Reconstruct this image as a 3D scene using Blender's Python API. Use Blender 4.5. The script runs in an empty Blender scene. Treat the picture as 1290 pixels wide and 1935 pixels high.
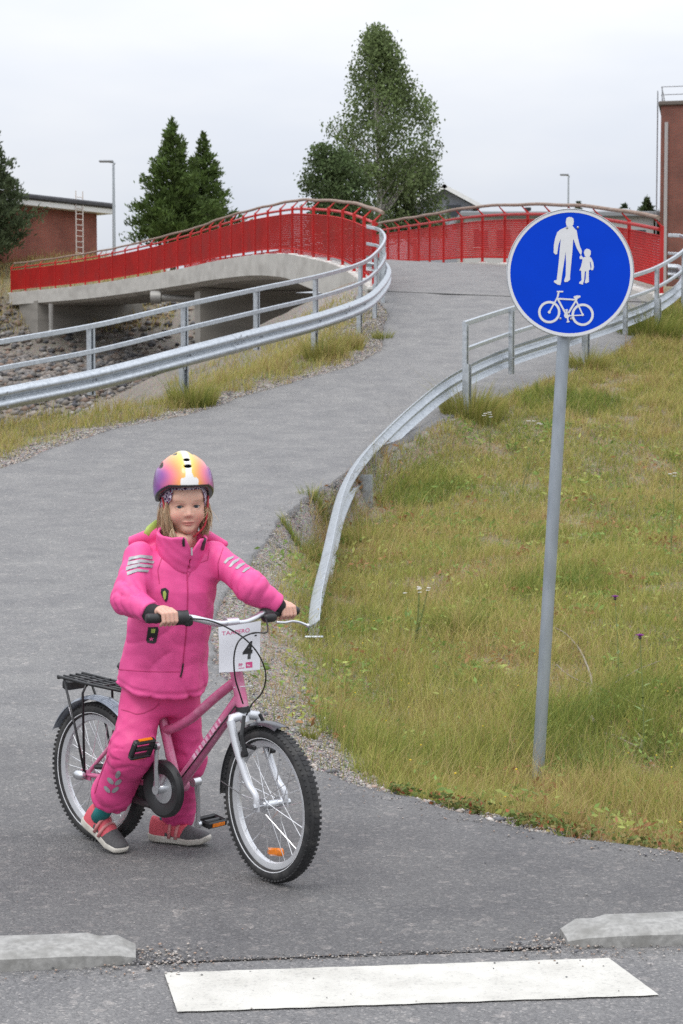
import bpy, bmesh, math, random
import numpy as np
from mathutils import Vector, Matrix
from mathutils.bvhtree import BVHTree

random.seed(7)
rng = np.random.default_rng(7)
R = math.radians
scene = bpy.context.scene
COL = scene.collection

# ------------------------------------------------------------------ camera, sky, sun, exposure
CAM_H = 1.56
F_PX = 3400.0          # focal length in photograph pixels (photograph 1290 x 1935)
PITCH = math.atan(227.5 / F_PX)
cam_d = bpy.data.cameras.new("camera")
cam = bpy.data.objects.new("camera", cam_d)
COL.objects.link(cam)
scene.camera = cam
cam.location = (0, 0, CAM_H)
cam.rotation_euler = (math.pi / 2 - PITCH, 0, 0)
cam_d.sensor_fit = 'VERTICAL'
cam_d.sensor_height = 36.0
cam_d.lens = F_PX / 1935 * 36.0
cam_d.clip_start = 0.05
cam_d.clip_end = 4000
cam_d.dof.use_dof = True
cam_d.dof.focus_distance = 6.1
cam_d.dof.aperture_fstop = 13.0

SUN_EL, SUN_AZ = R(58), R(205)      # azimuth clockwise from +Y (north); behind and left of the camera
world = bpy.data.worlds.new("World")
scene.world = world
world.use_nodes = True
wn = world.node_tree
wn.nodes.clear()
def _n(t, **kw):
    n = wn.nodes.new(t)
    for k, v in kw.items():
        setattr(n, k, v)
    return n
w_out = _n('ShaderNodeOutputWorld')
w_bg = _n('ShaderNodeBackground')
w_sky = _n('ShaderNodeTexSky')
w_sky.sky_type = 'NISHITA'
w_sky.sun_disc = False
w_sky.sun_elevation = SUN_EL
w_sky.sun_rotation = SUN_AZ
w_sky.dust_density = 3.0
w_scale = _n('ShaderNodeVectorMath', operation='SCALE')
w_scale.inputs['Scale'].default_value = 0.10          # the physical sky, brought to scene strength
wn.links.new(w_sky.outputs[0], w_scale.inputs[0])
# cloud deck: CIE overcast luminance (three times brighter overhead than at the horizon) with soft cloud shapes
w_tc = _n('ShaderNodeTexCoord')
w_sep = _n('ShaderNodeSeparateXYZ')
wn.links.new(w_tc.outputs['Generated'], w_sep.inputs[0])
w_max = _n('ShaderNodeMath', operation='MAXIMUM'); w_max.inputs[1].default_value = 0.0
wn.links.new(w_sep.outputs['Z'], w_max.inputs[0])
w_mad = _n('ShaderNodeMath', operation='MULTIPLY_ADD')
w_mad.inputs[1].default_value = 1.75; w_mad.inputs[2].default_value = 0.80
wn.links.new(w_max.outputs[0], w_mad.inputs[0])
w_map = _n('ShaderNodeMapping'); w_map.inputs['Scale'].default_value = (1.0, 1.0, 3.2)
wn.links.new(w_tc.outputs['Generated'], w_map.inputs[0])
w_noise = _n('ShaderNodeTexNoise')
w_noise.inputs['Scale'].default_value = 2.6; w_noise.inputs['Detail'].default_value = 5
wn.links.new(w_map.outputs[0], w_noise.inputs['Vector'])
w_ramp = _n('ShaderNodeValToRGB')
w_ramp.color_ramp.elements[0].position = 0.36
w_ramp.color_ramp.elements[0].color = (0.765, 0.815, 0.915, 1)
w_ramp.color_ramp.elements[1].position = 0.62
w_ramp.color_ramp.elements[1].color = (0.94, 0.957, 0.99, 1)
wn.links.new(w_noise.outputs['Fac'], w_ramp.inputs[0])
w_cl = _n('ShaderNodeVectorMath', operation='SCALE')
wn.links.new(w_ramp.outputs[0], w_cl.inputs[0]); wn.links.new(w_mad.outputs[0], w_cl.inputs['Scale'])
w_mix = _n('ShaderNodeMix', data_type='RGBA')
w_mix.inputs['Factor'].default_value = 0.90
wn.links.new(w_scale.outputs[0], w_mix.inputs[6]); wn.links.new(w_cl.outputs[0], w_mix.inputs[7])
wn.links.new(w_mix.outputs[2], w_bg.inputs['Color'])
w_bg.inputs['Strength'].default_value = 1.0
wn.links.new(w_bg.outputs[0], w_out.inputs[0])

sun_d = bpy.data.lights.new("sun", 'SUN')
sun = bpy.data.objects.new("sun", sun_d)
COL.objects.link(sun)
sun_d.energy = 1.2
sun_d.angle = R(25)
sun_d.color = (1.0, 0.97, 0.92)
_sd = Vector((math.sin(SUN_AZ) * math.cos(SUN_EL), math.cos(SUN_AZ) * math.cos(SUN_EL), math.sin(SUN_EL)))
sun.rotation_euler = _sd.to_track_quat('Z', 'Y').to_euler()
sun.location = (-6, -6, 14)

scene.view_settings.view_transform = 'Standard'
scene.view_settings.look = 'None'
scene.view_settings.exposure = 0.0
scene.view_settings.gamma = 1.0
scene.view_settings.use_curve_mapping = False
scene.render.engine = 'CYCLES'
scene.cycles.use_denoising = False
scene.cycles.max_bounces = 6
scene.cycles.diffuse_bounces = 3
scene.cycles.transparent_max_bounces = 6

# ------------------------------------------------------------------ helpers
_cp, _sp = math.cos(PITCH), math.sin(PITCH)
def W(px, py, Y):
    """point of the world seen at photograph pixel (px, py) at world distance Y"""
    u = (px - 645) / F_PX; v = (967.5 - py) / F_PX
    dy = _cp + v * _sp; dz = -_sp + v * _cp
    k = Y / dy
    return Vector((u * k, Y, CAM_H + dz * k))

def ramp_interp(pts, smooth=0.0):
    xs = np.array([p[0] for p in pts], float); ys = np.array([p[1] for p in pts], float)
    if not smooth:
        return lambda t: np.interp(t, xs, ys)
    g = np.arange(xs[0], xs[-1] + 1e-6, 0.05); v = np.interp(g, xs, ys)
    n = int(smooth / 0.05); k = np.ones(2 * n + 1) / (2 * n + 1)
    for _ in range(2):
        v = np.convolve(np.pad(v, n, mode='edge'), k, 'valid')
    return lambda t: np.interp(t, g, v)

MATS = {}
def nodes_of(name):
    m = bpy.data.materials.new(name); m.use_nodes = True
    nt = m.node_tree; b = nt.nodes['Principled BSDF']
    return m, nt, b
def mat(name, col, rough=0.6, metal=0.0, var=0.12, scale=20.0, bump=0.0, bscale=None, spec=None, dirt=None, dscale=3.0, detail=4, coat=0.0, stretch=None, bdist=0.01):
    """plain procedural surface: base colour with noise variation, optional dirt patches, optional bump"""
    if name in MATS: return MATS[name]
    m, nt, b = nodes_of(name)
    N, L = nt.nodes, nt.links
    tc = N.new('ShaderNodeTexCoord')
    vec = tc.outputs['Object']
    if stretch:
        mp = N.new('ShaderNodeMapping'); mp.inputs['Scale'].default_value = stretch
        L.new(vec, mp.inputs[0]); vec = mp.outputs[0]
    no = N.new('ShaderNodeTexNoise'); no.inputs['Scale'].default_value = scale; no.inputs['Detail'].default_value = detail
    L.new(vec, no.inputs['Vector'])
    r = N.new('ShaderNodeValToRGB')
    r.color_ramp.elements[0].position = 0.3; r.color_ramp.elements[1].position = 0.7
    r.color_ramp.elements[0].color = tuple(c * (1 - var) for c in col[:3]) + (1,)
    r.color_ramp.elements[1].color = tuple(min(1, c * (1 + var)) for c in col[:3]) + (1,)
    L.new(no.outputs['Fac'], r.inputs[0])
    cout = r.outputs[0]
    if dirt:
        n2 = N.new('ShaderNodeTexNoise'); n2.inputs['Scale'].default_value = dscale; n2.inputs['Detail'].default_value = 6
        L.new(vec, n2.inputs['Vector'])
        r2 = N.new('ShaderNodeValToRGB')
        r2.color_ramp.elements[0].position = 0.48; r2.color_ramp.elements[1].position = 0.72
        L.new(n2.outputs['Fac'], r2.inputs[0])
        mx = N.new('ShaderNodeMix'); mx.data_type = 'RGBA'
        L.new(r2.outputs[0], mx.inputs['Factor']); L.new(cout, mx.inputs[6]); mx.inputs[7].default_value = tuple(dirt) + (1,)
        cout = mx.outputs[2]
    L.new(cout, b.inputs['Base Color'])
    b.inputs['Roughness'].default_value = rough; b.inputs['Metallic'].default_value = metal
    if spec is not None: b.inputs['Specular IOR Level'].default_value = spec
    if coat: b.inputs['Coat Weight'].default_value = coat; b.inputs['Coat Roughness'].default_value = 0.15
    if bump:
        n3 = N.new('ShaderNodeTexNoise'); n3.inputs['Scale'].default_value = bscale or scale; n3.inputs['Detail'].default_value = 5
        L.new(vec, n3.inputs['Vector'])
        bp = N.new('ShaderNodeBump'); bp.inputs['Strength'].default_value = bump; bp.inputs['Distance'].default_value = bdist
        L.new(n3.outputs['Fac'], bp.inputs['Height']); L.new(bp.outputs[0], b.inputs['Normal'])
    MATS[name] = m
    return m
def attr_mat(name, rough=0.8, spec=0.3, translucent=0.0, bump=0.0, bscale=60, coat=0.0, sss=0.0):
    """colour from the point attribute 'Col' written with the geometry"""
    if name in MATS: return MATS[name]
    m, nt, b = nodes_of(name)
    N, L = nt.nodes, nt.links
    a = N.new('ShaderNodeAttribute'); a.attribute_name = 'Col'
    L.new(a.outputs['Color'], b.inputs['Base Color'])
    b.inputs['Roughness'].default_value = rough; b.inputs['Specular IOR Level'].default_value = spec
    if coat: b.inputs['Coat Weight'].default_value = coat; b.inputs['Coat Roughness'].default_value = 0.12
    if sss:
        b.inputs['Subsurface Weight'].default_value = sss
        b.inputs['Subsurface Radius'].default_value = (1.0, 0.35, 0.2); b.inputs['Subsurface Scale'].default_value = 0.006
    if bump:
        tc = N.new('ShaderNodeTexCoord')
        n3 = N.new('ShaderNodeTexNoise'); n3.inputs['Scale'].default_value = bscale; n3.inputs['Detail'].default_value = 5
        L.new(tc.outputs['Object'], n3.inputs['Vector'])
        bp = N.new('ShaderNodeBump'); bp.inputs['Strength'].default_value = bump; bp.inputs['Distance'].default_value = 0.01
        L.new(n3.outputs['Fac'], bp.inputs['Height']); L.new(bp.outputs[0], b.inputs['Normal'])
    if translucent:
        t = N.new('ShaderNodeBsdfTranslucent'); L.new(a.outputs['Color'], t.inputs[0])
        mx = N.new('ShaderNodeMixShader'); mx.inputs[0].default_value = translucent
        L.new(b.outputs[0], mx.inputs[1]); L.new(t.outputs[0], mx.inputs[2])
        L.new(mx.outputs[0], nt.nodes['Material Output'].inputs[0])
    MATS[name] = m
    return m

def link(name, me, m=None, parent=None, smooth=False):
    o = bpy.data.objects.new(name, me); COL.objects.link(o)
    if m is not None:
        if isinstance(m, (list, tuple)):
            for q in m: me.materials.append(q)
        else:
            me.materials.append(m)
    if smooth:
        me.polygons.foreach_set('use_smooth', np.ones(len(me.polygons), bool))
    if parent is not None:
        o.parent = parent
        root = parent
        off = Vector((0, 0, 0))
        while root is not None:
            off += root.location if root.type == 'EMPTY' else Vector((0, 0, 0)); root = root.parent
        if parent.type == 'EMPTY':
            o.matrix_parent_inverse = Matrix.Translation(-parent.location)
    return o
def tag(o, label=None, cat=None, group=None, kind=None):
    if label: o['label'] = label
    if cat: o['category'] = cat
    if group: o['group'] = group
    if kind: o['kind'] = kind
    return o
def thing(name, label, cat, loc=(0, 0, 0), group=None):
    o = bpy.data.objects.new(name, None); COL.objects.link(o)
    o.location = loc; o.empty_display_size = 0.2
    return tag(o, label, cat, group)
def np_mesh(name, V, F, C=None):
    """V (n,3); F (m,k) with constant k; C (n,3) colours"""
    me = bpy.data.meshes.new(name)
    V = np.ascontiguousarray(V, np.float32); F = np.ascontiguousarray(F, np.int32)
    me.vertices.add(len(V)); me.vertices.foreach_set('co', V.ravel())
    k = F.shape[1]
    me.loops.add(F.size); me.loops.foreach_set('vertex_index', F.ravel())
    me.polygons.add(len(F)); me.polygons.foreach_set('loop_start', np.arange(0, F.size, k, dtype=np.int32))
    me.polygons.foreach_set('loop_total', np.full(len(F), k, np.int32))
    if C is not None:
        a = me.color_attributes.new('Col', 'FLOAT_COLOR', 'POINT')
        a.data.foreach_set('color', np.concatenate([C, np.ones((len(C), 1))], 1).astype(np.float32).ravel())
    me.update(calc_edges=True); me.validate()
    return me

class MB:
    """collects shapes of one mesh"""
    def __init__(s): s.v = []; s.f = []
    def add(s, vs, fs):
        n = len(s.v); s.v += [tuple(v) for v in vs]; s.f += [tuple(i + n for i in f) for f in fs]; return s
    def box(s, c, size, ax=None):
        c = Vector(c); hx, hy, hz = size[0] / 2, size[1] / 2, size[2] / 2
        X, Y, Z = ax if ax else (Vector((1, 0, 0)), Vector((0, 1, 0)), Vector((0, 0, 1)))
        vs = [c + X * (a * hx) + Y * (b * hy) + Z * (d * hz) for a, b, d in
              ((-1,-1,-1),(1,-1,-1),(1,1,-1),(-1,1,-1),(-1,-1,1),(1,-1,1),(1,1,1),(-1,1,1))]
        return s.add(vs, [(0,3,2,1),(4,5,6,7),(0,1,5,4),(1,2,6,5),(2,3,7,6),(3,0,4,7)])
    def bbox(s, c, size, ax=None, bev=0.01):
        """box with chamfered vertical-axis outline and top edges (an octagonal prism with bevelled ends)"""
        c = Vector(c); X, Y, Z = ax if ax else (Vector((1, 0, 0)), Vector((0, 1, 0)), Vector((0, 0, 1)))
        hx, hy, hz = size[0] / 2, size[1] / 2, size[2] / 2
        b = min(bev, hx * .9, hy * .9, hz * .9)
        rings = []
        for z, i in ((-hz, b), (-hz + b, 0), (hz - b, 0), (hz, b)):
            a, d = hx - i, hy - i; e = b if i == 0 else b * .6
            rings.append([(a - e, -d), (a, -d + e), (a, d - e), (a - e, d), (-a + e, d), (-a, d - e), (-a, -d + e), (-a + e, -d)])
        vs = []
        for (z, i), rg in zip(((-hz, b), (-hz + b, 0), (hz - b, 0), (hz, b)), rings):
            vs += [c + X * p + Y * q + Z * z for p, q in rg]
        fs = [tuple(range(7, -1, -1)), tuple(range(24, 32))]
        for r_ in range(3):
            for i in range(8):
                j = (i + 1) % 8; fs.append((r_ * 8 + i, r_ * 8 + j, r_ * 8 + 8 + j, r_ * 8 + 8 + i))
        return s.add(vs, fs)
    def tube(s, pts, rad, n=8, cap=True, flat=None):
        """tube along points; rad a number or a list; flat = (normal, factor) squashes it"""
        pts = [Vector(p) for p in pts]; m = len(pts)
        rads = rad if isinstance(rad, (list, tuple)) else [rad] * m
        t0 = (pts[1] - pts[0]).normalized()
        ref = Vector((0, 0, 1)) if abs(t0.z) < .9 else Vector((1, 0, 0))
        a = t0.cross(ref).normalized()
        vs = []
        for i, p in enumerate(pts):
            t = (pts[min(i + 1, m - 1)] - pts[max(i - 1, 0)])
            t = t.normalized() if t.length > 1e-9 else t0
            a = (a - t * a.dot(t)).normalized(); b = t.cross(a)
            for k in range(n):
                th = 2 * math.pi * k / n
                d = a * math.cos(th) + b * math.sin(th)
                if flat: d = d - flat[0] * d.dot(flat[0]) * (1 - flat[1])
                vs.append(p + d * rads[i])
        fs = []
        for i in range(m - 1):
            for k in range(n):
                j = (k + 1) % n; fs.append((i * n + k, i * n + j, (i + 1) * n + j, (i + 1) * n + k))
        if cap: fs += [tuple(range(n - 1, -1, -1)), tuple(range((m - 1) * n, m * n))]
        return s.add(vs, fs)
    def sweep(s, path, prof, ups=None, closed=True, cap=True):
        """profile [(side, up)] swept along a path with world up; side is to the right of the travel direction"""
        path = [Vector(p) for p in path]; m = len(path); k = len(prof); vs = []
        for i, p in enumerate(path):
            t = path[min(i + 1, m - 1)] - path[max(i - 1, 0)]; t.z = 0; t.normalize()
            side = Vector((t.y, -t.x, 0)); up = Vector((0, 0, 1)) if ups is None else ups[i]
            if ups is not None:
                side = t.cross(up).normalized()
            vs += [p + side * a + up * b for a, b in prof]
        fs = []
        for i in range(m - 1):
            for j in range(k if closed else k - 1):
                j2 = (j + 1) % k; fs.append((i * k + j, i * k + j2, (i + 1) * k + j2, (i + 1) * k + j))
        if cap and closed: fs += [tuple(range(k - 1, -1, -1)), tuple(range((m - 1) * k, m * k))]
        return s.add(vs, fs)
    def revolve(s, c, axis, d0, prof, n=32, a0=0.0, a1=2 * math.pi, closed_prof=True):
        """profile [(radius, along axis)] turned about axis through c; d0 is the zero direction"""
        c = Vector(c); axis = Vector(axis).normalized(); d0 = Vector(d0).normalized(); d1 = axis.cross(d0)
        full = abs(a1 - a0 - 2 * math.pi) < 1e-6; m = n if full else n + 1; k = len(prof); vs = []
        for i in range(m):
            th = a0 + (a1 - a0) * i / n; d = d0 * math.cos(th) + d1 * math.sin(th)
            vs += [c + d * r_ + axis * h for r_, h in prof]
        fs = []
        for i in range(n):
            i2 = (i + 1) % m
            for j in range(k if closed_prof else k - 1):
                j2 = (j + 1) % k; fs.append((i * k + j, i2 * k + j, i2 * k + j2, i * k + j2))
        if not full and closed_prof: fs += [tuple(range(k)), tuple(range(n * k + k - 1, n * k - 1, -1))]
        return s.add(vs, fs)
    def cyl(s, p, q, r0, r1=None, n=12):
        return s.tube([p, q], [r0, r0 if r1 is None else r1], n)
    def ball(s, c, r, n=10, sc=(1, 1, 1)):
        c = Vector(c); vs = []; fs = []; m = n // 2 + 1
        for i in range(m):
            ph = math.pi * i / (m - 1)
            for k in range(n):
                th = 2 * math.pi * k / n
                vs.append(c + Vector((math.sin(ph) * math.cos(th) * r * sc[0], math.sin(ph) * math.sin(th) * r * sc[1], math.cos(ph) * r * sc[2])))
        for i in range(m - 1):
            for k in range(n):
                j = (k + 1) % n; fs.append((i * n + k, (i + 1) * n + k, (i + 1) * n + j, i * n + j))
        return s.add(vs, fs)
    def prism(s, poly, O, X, Y, N, t):
        """flat polygon [(a,b)] in the plane O,X,Y extruded by t along N"""
        O, X, Y, N = Vector(O), Vector(X), Vector(Y), Vector(N); n = len(poly)
        vs = [O + X * a + Y * b for a, b in poly] + [O + X * a + Y * b + N * t for a, b in poly]
        fs = [tuple(range(n - 1, -1, -1)), tuple(range(n, 2 * n))]
        for i in range(n):
            j = (i + 1) % n; fs.append((i, j, n + j, n + i))
        return s.add(vs, fs)
    def mesh(s, name):
        me = bpy.data.meshes.new(name); me.from_pydata(s.v, [], s.f)
        bm = bmesh.new(); bm.from_mesh(me)
        bmesh.ops.remove_doubles(bm, verts=bm.verts, dist=1e-6)
        bmesh.ops.recalc_face_normals(bm, faces=bm.faces)
        bm.to_mesh(me); bm.free(); me.update()
        return me
    def build(s, name, m, parent=None, smooth=False, auto=None):
        me = s.mesh(name)
        o = link(name, me, m, parent, smooth or auto is not None)
        if auto is not None:
            me.set_sharp_from_angle(angle=R(auto))
        return o

def catmull(pts, n=8):
    P = [np.array(p, float) for p in pts]; out = []
    for i in range(len(P) - 1):
        p0, p1, p2, p3 = P[max(i - 1, 0)], P[i], P[i + 1], P[min(i + 2, len(P) - 1)]
        for k in range(n):
            t = k / n
            out.append(0.5 * ((2 * p1) + (p2 - p0) * t + (2 * p0 - 5 * p1 + 4 * p2 - p3) * t * t + (3 * p1 - p0 - 3 * p2 + p3) * t ** 3))
    out.append(P[-1])
    return [Vector(p) for p in out]
def resample(path, step=None, count=None):
    P = np.array([tuple(p) for p in path]); d = np.r_[0, np.cumsum(np.linalg.norm(np.diff(P, axis=0), axis=1))]
    n = count if count else max(2, int(round(d[-1] / step)) + 1)
    t = np.linspace(0, d[-1], n)
    return [Vector((np.interp(q, d, P[:, 0]), np.interp(q, d, P[:, 1]), np.interp(q, d, P[:, 2]))) for q in t]

def vnoise(x, y, seed=0, octaves=4):
    """cheap smooth noise in about -1..1 (numpy arrays)"""
    r = np.random.default_rng(seed); out = 0; amp = 1; fr = 1; tot = 0
    for _ in range(octaves):
        for _k in range(3):
            a = r.uniform(0, 2 * math.pi); p = r.uniform(0, 6.28); q = r.uniform(.7, 1.3)
            out = out + amp * np.sin((x * math.cos(a) + y * math.sin(a)) * fr * q * 2.2 + p + 1.3 * np.sin((x * math.sin(a) - y * math.cos(a)) * fr * q * 1.7 + p * 1.7))
        tot += amp * 2.0; amp *= .55; fr *= 2.03
    return out / tot
def sstep(a, b, x):
    t = np.clip((x - a) / (b - a), 0, 1); return t * t * (3 - 2 * t)

# ------------------------------------------------------------------ the lie of the land
Pf = ramp_interp([(-40, .0), (4, .0), (5.0, 0), (5.7, -.022), (6.32, -.048), (9, -.06), (12, .02), (15, .16), (18, .36), (21, .62), (24, .95), (27, 1.36),
                  (30, 1.86), (33, 2.43), (36, 3.08), (39, 3.72), (41, 4.05), (45, 4.6), (60, 5.4)], 0.35)
def ground_px(px, py, lo=4.0, hi=42.0):
    """where the sight line through a photograph pixel first meets the path's surface"""
    Ys = np.arange(lo, hi, 0.02)
    u = (px - 645) / F_PX; v = (967.5 - py) / F_PX
    z = CAM_H + (-_sp + v * _cp) / (_cp + v * _sp) * Ys
    d = z - Pf(Ys)
    i = np.argmax(d <= 0) if np.any(d <= 0) else np.argmin(np.abs(d))
    Y = Ys[i]; p = W(px, py, Y)
    return (p.x, Y)

edge_r = [ground_px(*p) for p in ((1480, 1650), (1290, 1617), (1200, 1604), (1050, 1583), (900, 1546), (760, 1509), (640, 1478), (592, 1456), (520, 1395),
          (440, 1320), (400, 1240), (400, 1180), (425, 1118), (474, 1058), (500, 1025), (526, 983), (570, 945), (625, 912), (653, 894))]
edge_r += [(.35, 22.2), (.95, 24.2), (1.55, 25.8), (2.2, 27.2), (3.3, 29.3), (4.3, 31.0), (5.05, 32.6), (5.7, 34.5), (6.2, 36.5), (6.5, 39.2)]
edge_l = [ground_px(*p) for p in ((0, 888), (100, 848), (210, 812), (345, 787), (440, 757), (560, 722), (670, 690), (722, 663))]
edge_l += [(.80, 34.6), (.95, 36.2), (.80, 37.6), (.62, 39.2)]
er = sorted(edge_r, key=lambda p: p[1]); el = sorted(edge_l, key=lambda p: p[1])
xr = ramp_interp([(p[1], p[0]) for p in [(9, 4.2), (3.0, 5.72)] + er + [(6.7, 60)]])
xl = ramp_interp([(p[1], p[0]) for p in [(-60, 4), (-40, 11.0), (-12, 17.6)] + el + [(.6, 60)]])
rail_l_line = [(-13.5, 15.9), (-8.6, 20.0), (-6.4, 22.3), (-4.65, 24.5), (-2.4, 27.2), (-1.34, 29.3), (-.41, 31.6), (.35, 34), (.7, 35.8), (.9, 37.5), (.7, 39.5), (.6, 60)]
xrail = ramp_interp([(p[1], p[0]) for p in [(-80, -10)] + rail_l_line + [(.6, 300)]])
Dmax = ramp_interp([(3, .02), (5.8, .06), (6.6, .14), (7.6, .28), (9, .37), (13, .25), (17, .33), (20, .48), (23.5, .42), (26.5, .1), (34, .12), (60, .12)])
def T(X, Y, raw=False):
    X = np.asarray(X, float); Y = np.asarray(Y, float)
    base = Pf(Y)
    dr = X - xr(Y)
    D = sstep(0, np.interp(Y, [6, 14, 17.5, 24, 27], [1.1, 1.0, .24, .24, 1.1]), dr) * Dmax(Y) + np.clip(dr - 1.0, 0, 20) * .012
    near = base - D
    # ravine on the left, behind the guard rail, and across under the bridge
    dl = (xrail(Y) - X) * .78
    near = near - np.clip(dl - .35, 0, 40) * .62
    near = near - np.clip(Y - 41.4, 0, 60) * .75
    far = np.interp(Y + X * .06, [0, 54, 93, 99.5, 110, 160, 4000], [-.9, -.9, 3.5, 6.9, 7.3, 8.2, 8.2]) + np.interp(X, [-60, -24, -14, -6, 60], [3.2, 2.5, 2.1, 0, 0]) * sstep(96, 108, Y)
    z = np.maximum(near, far)
    if not raw:
        inside = (dr < .0) & (X > xl(Y)) & (Y < 39.5)
        bump = vnoise(X * .9, Y * .9, 3) * .05 + vnoise(X * 3, Y * 3, 5, 3) * .022
        ed = np.minimum(np.abs(dr), np.where(Y > 18, np.abs(X - xl(Y)), 9))
        z = z + np.where(inside, -.05, bump * sstep(0, .6, ed) - .012)
    return z

# ---- ground sheet
def axis(parts):
    out = []
    for a, b, st in parts: out += list(np.arange(a, b - 1e-6, st))
    out.append(parts[-1][1]); return np.array(out)
gx = axis([(-900, -100, 100), (-100, -40, 6), (-40, -12, 1.2), (-12, -6, .35), (-6, 8, .14), (8, 14, .4), (14, 40, 1.5), (40, 100, 6), (100, 900, 100)])
gy = axis([(-60, 0, 6), (0, 4.4, .6), (4.4, 16, .11), (16, 30, .18), (30, 46, .3), (46, 110, 1.0), (110, 160, 5), (160, 400, 40), (400, 2400, 250)])
GX, GY = np.meshgrid(gx, gy, indexing='ij')
GZ = T(GX, GY)
nx_, ny_ = GX.shape
idx = np.arange(nx_ * ny_).reshape(nx_, ny_)
F4 = np.stack([idx[:-1, :-1], idx[1:, :-1], idx[1:, 1:], idx[:-1, 1:]], -1).reshape(-1, 4)
V3 = np.stack([GX, GY, GZ], -1).reshape(-1, 3)
X_, Y_ = V3[:, 0], V3[:, 1]
# what covers the ground: gravel shoulders, bare rocky slope, thatch under the grass
drr = X_ - xr(Y_); dll = xl(Y_) - X_; rl = xrail(Y_) - X_
nz = vnoise(X_ * 2.2, Y_ * 2.2, 11)
w_r = np.interp(Y_, [5, 6.2, 7.0, 8.5, 10.5, 13, 16, 20, 24, 30, 40], [.10, .12, .25, .55, .68, .55, .4, .12, .08, .2, .4])
g_r = np.where(drr > -.3, 1 - sstep(w_r * .6, w_r * 1.15 + .05, drr + nz * .12), 0)
g_l = np.where((Y_ > 17) & (dll > -.3) & (Y_ < 42), 1 - sstep(.2, .75, dll + nz * .2), 0)
g_l = np.maximum(g_l, np.where((Y_ > 33.2) & (Y_ < 41) & (rl > -1.2) & (rl < 3), 1, 0))
rocky = np.where((rl > .8) & (Y_ < 100) & (Y_ > 14), sstep(.8, 2.2, rl + nz * .5), 0)
rocky = np.maximum(rocky, np.where((Y_ > 43) & (Y_ < 99), 1, 0))
grav = np.clip(np.maximum(g_r, g_l), 0, 1)
C_soil = np.stack([.235 + .05 * nz, .20 + .04 * nz, .115 + .02 * nz], -1)
C_grav = np.stack([.30 + .03 * nz, .275 + .03 * nz, .25 + .03 * nz], -1)
C_rock = np.stack([.22 + .04 * nz, .195 + .03 * nz, .165 + .02 * nz], -1)
C_far = np.array([.25, .22, .10])
CC = C_soil * (1 - grav[:, None]) + C_grav * grav[:, None]
CC = CC * (1 - rocky[:, None]) + C_rock * rocky[:, None]
fw = sstep(98, 102, Y_)[:, None]
CC = CC * (1 - fw) + C_far * fw
m_ground, nt, b = nodes_of('ground_cover')
N, L = nt.nodes, nt.links
a = N.new('ShaderNodeAttribute'); a.attribute_name = 'Col'
tc = N.new('ShaderNodeTexCoord')
n1 = N.new('ShaderNodeTexNoise'); n1.inputs['Scale'].default_value = 45; n1.inputs['Detail'].default_value = 8
vo = N.new('ShaderNodeTexVoronoi'); vo.inputs['Scale'].default_value = 55
L.new(tc.outputs['Object'], n1.inputs['Vector']); L.new(tc.outputs['Object'], vo.inputs['Vector'])
rp = N.new('ShaderNodeValToRGB'); rp.color_ramp.elements[0].position = .3; rp.color_ramp.elements[1].position = .72
rp.color_ramp.elements[0].color = (.5, .48, .45, 1); rp.color_ramp.elements[1].color = (1.45, 1.4, 1.35, 1)
L.new(n1.outputs['Fac'], rp.inputs[0])
mx = N.new('ShaderNodeMix'); mx.data_type = 'RGBA'; mx.blend_type = 'MULTIPLY'; mx.inputs['Factor'].default_value = 1
L.new(a.outputs['Color'], mx.inputs[6]); L.new(rp.outputs[0], mx.inputs[7])
mx2 = N.new('ShaderNodeMix'); mx2.data_type = 'RGBA'; mx2.blend_type = 'OVERLAY'; mx2.inputs['Factor'].default_value = .35
L.new(mx.outputs[2], mx2.inputs[6]); L.new(vo.outputs['Color'], mx2.inputs[7])
hs = N.new('ShaderNodeHueSaturation'); hs.inputs['Saturation'].default_value = .8; L.new(mx2.outputs[2], hs.inputs['Color'])
L.new(hs.outputs[0], b.inputs['Base Color']); b.inputs['Roughness'].default_value = .95; b.inputs['Specular IOR Level'].default_value = .15
bp = N.new('ShaderNodeBump'); bp.inputs['Strength'].default_value = .8; bp.inputs['Distance'].default_value = .02
L.new(vo.outputs['Distance'], bp.inputs['Height']); L.new(bp.outputs[0], b.inputs['Normal'])
ground = link('ground', np_mesh('ground', V3, F4, CC), m_ground, smooth=True)
tag(ground, 'soil, gravel shoulders and rocky ravine beneath the grass', kind='structure')

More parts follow.
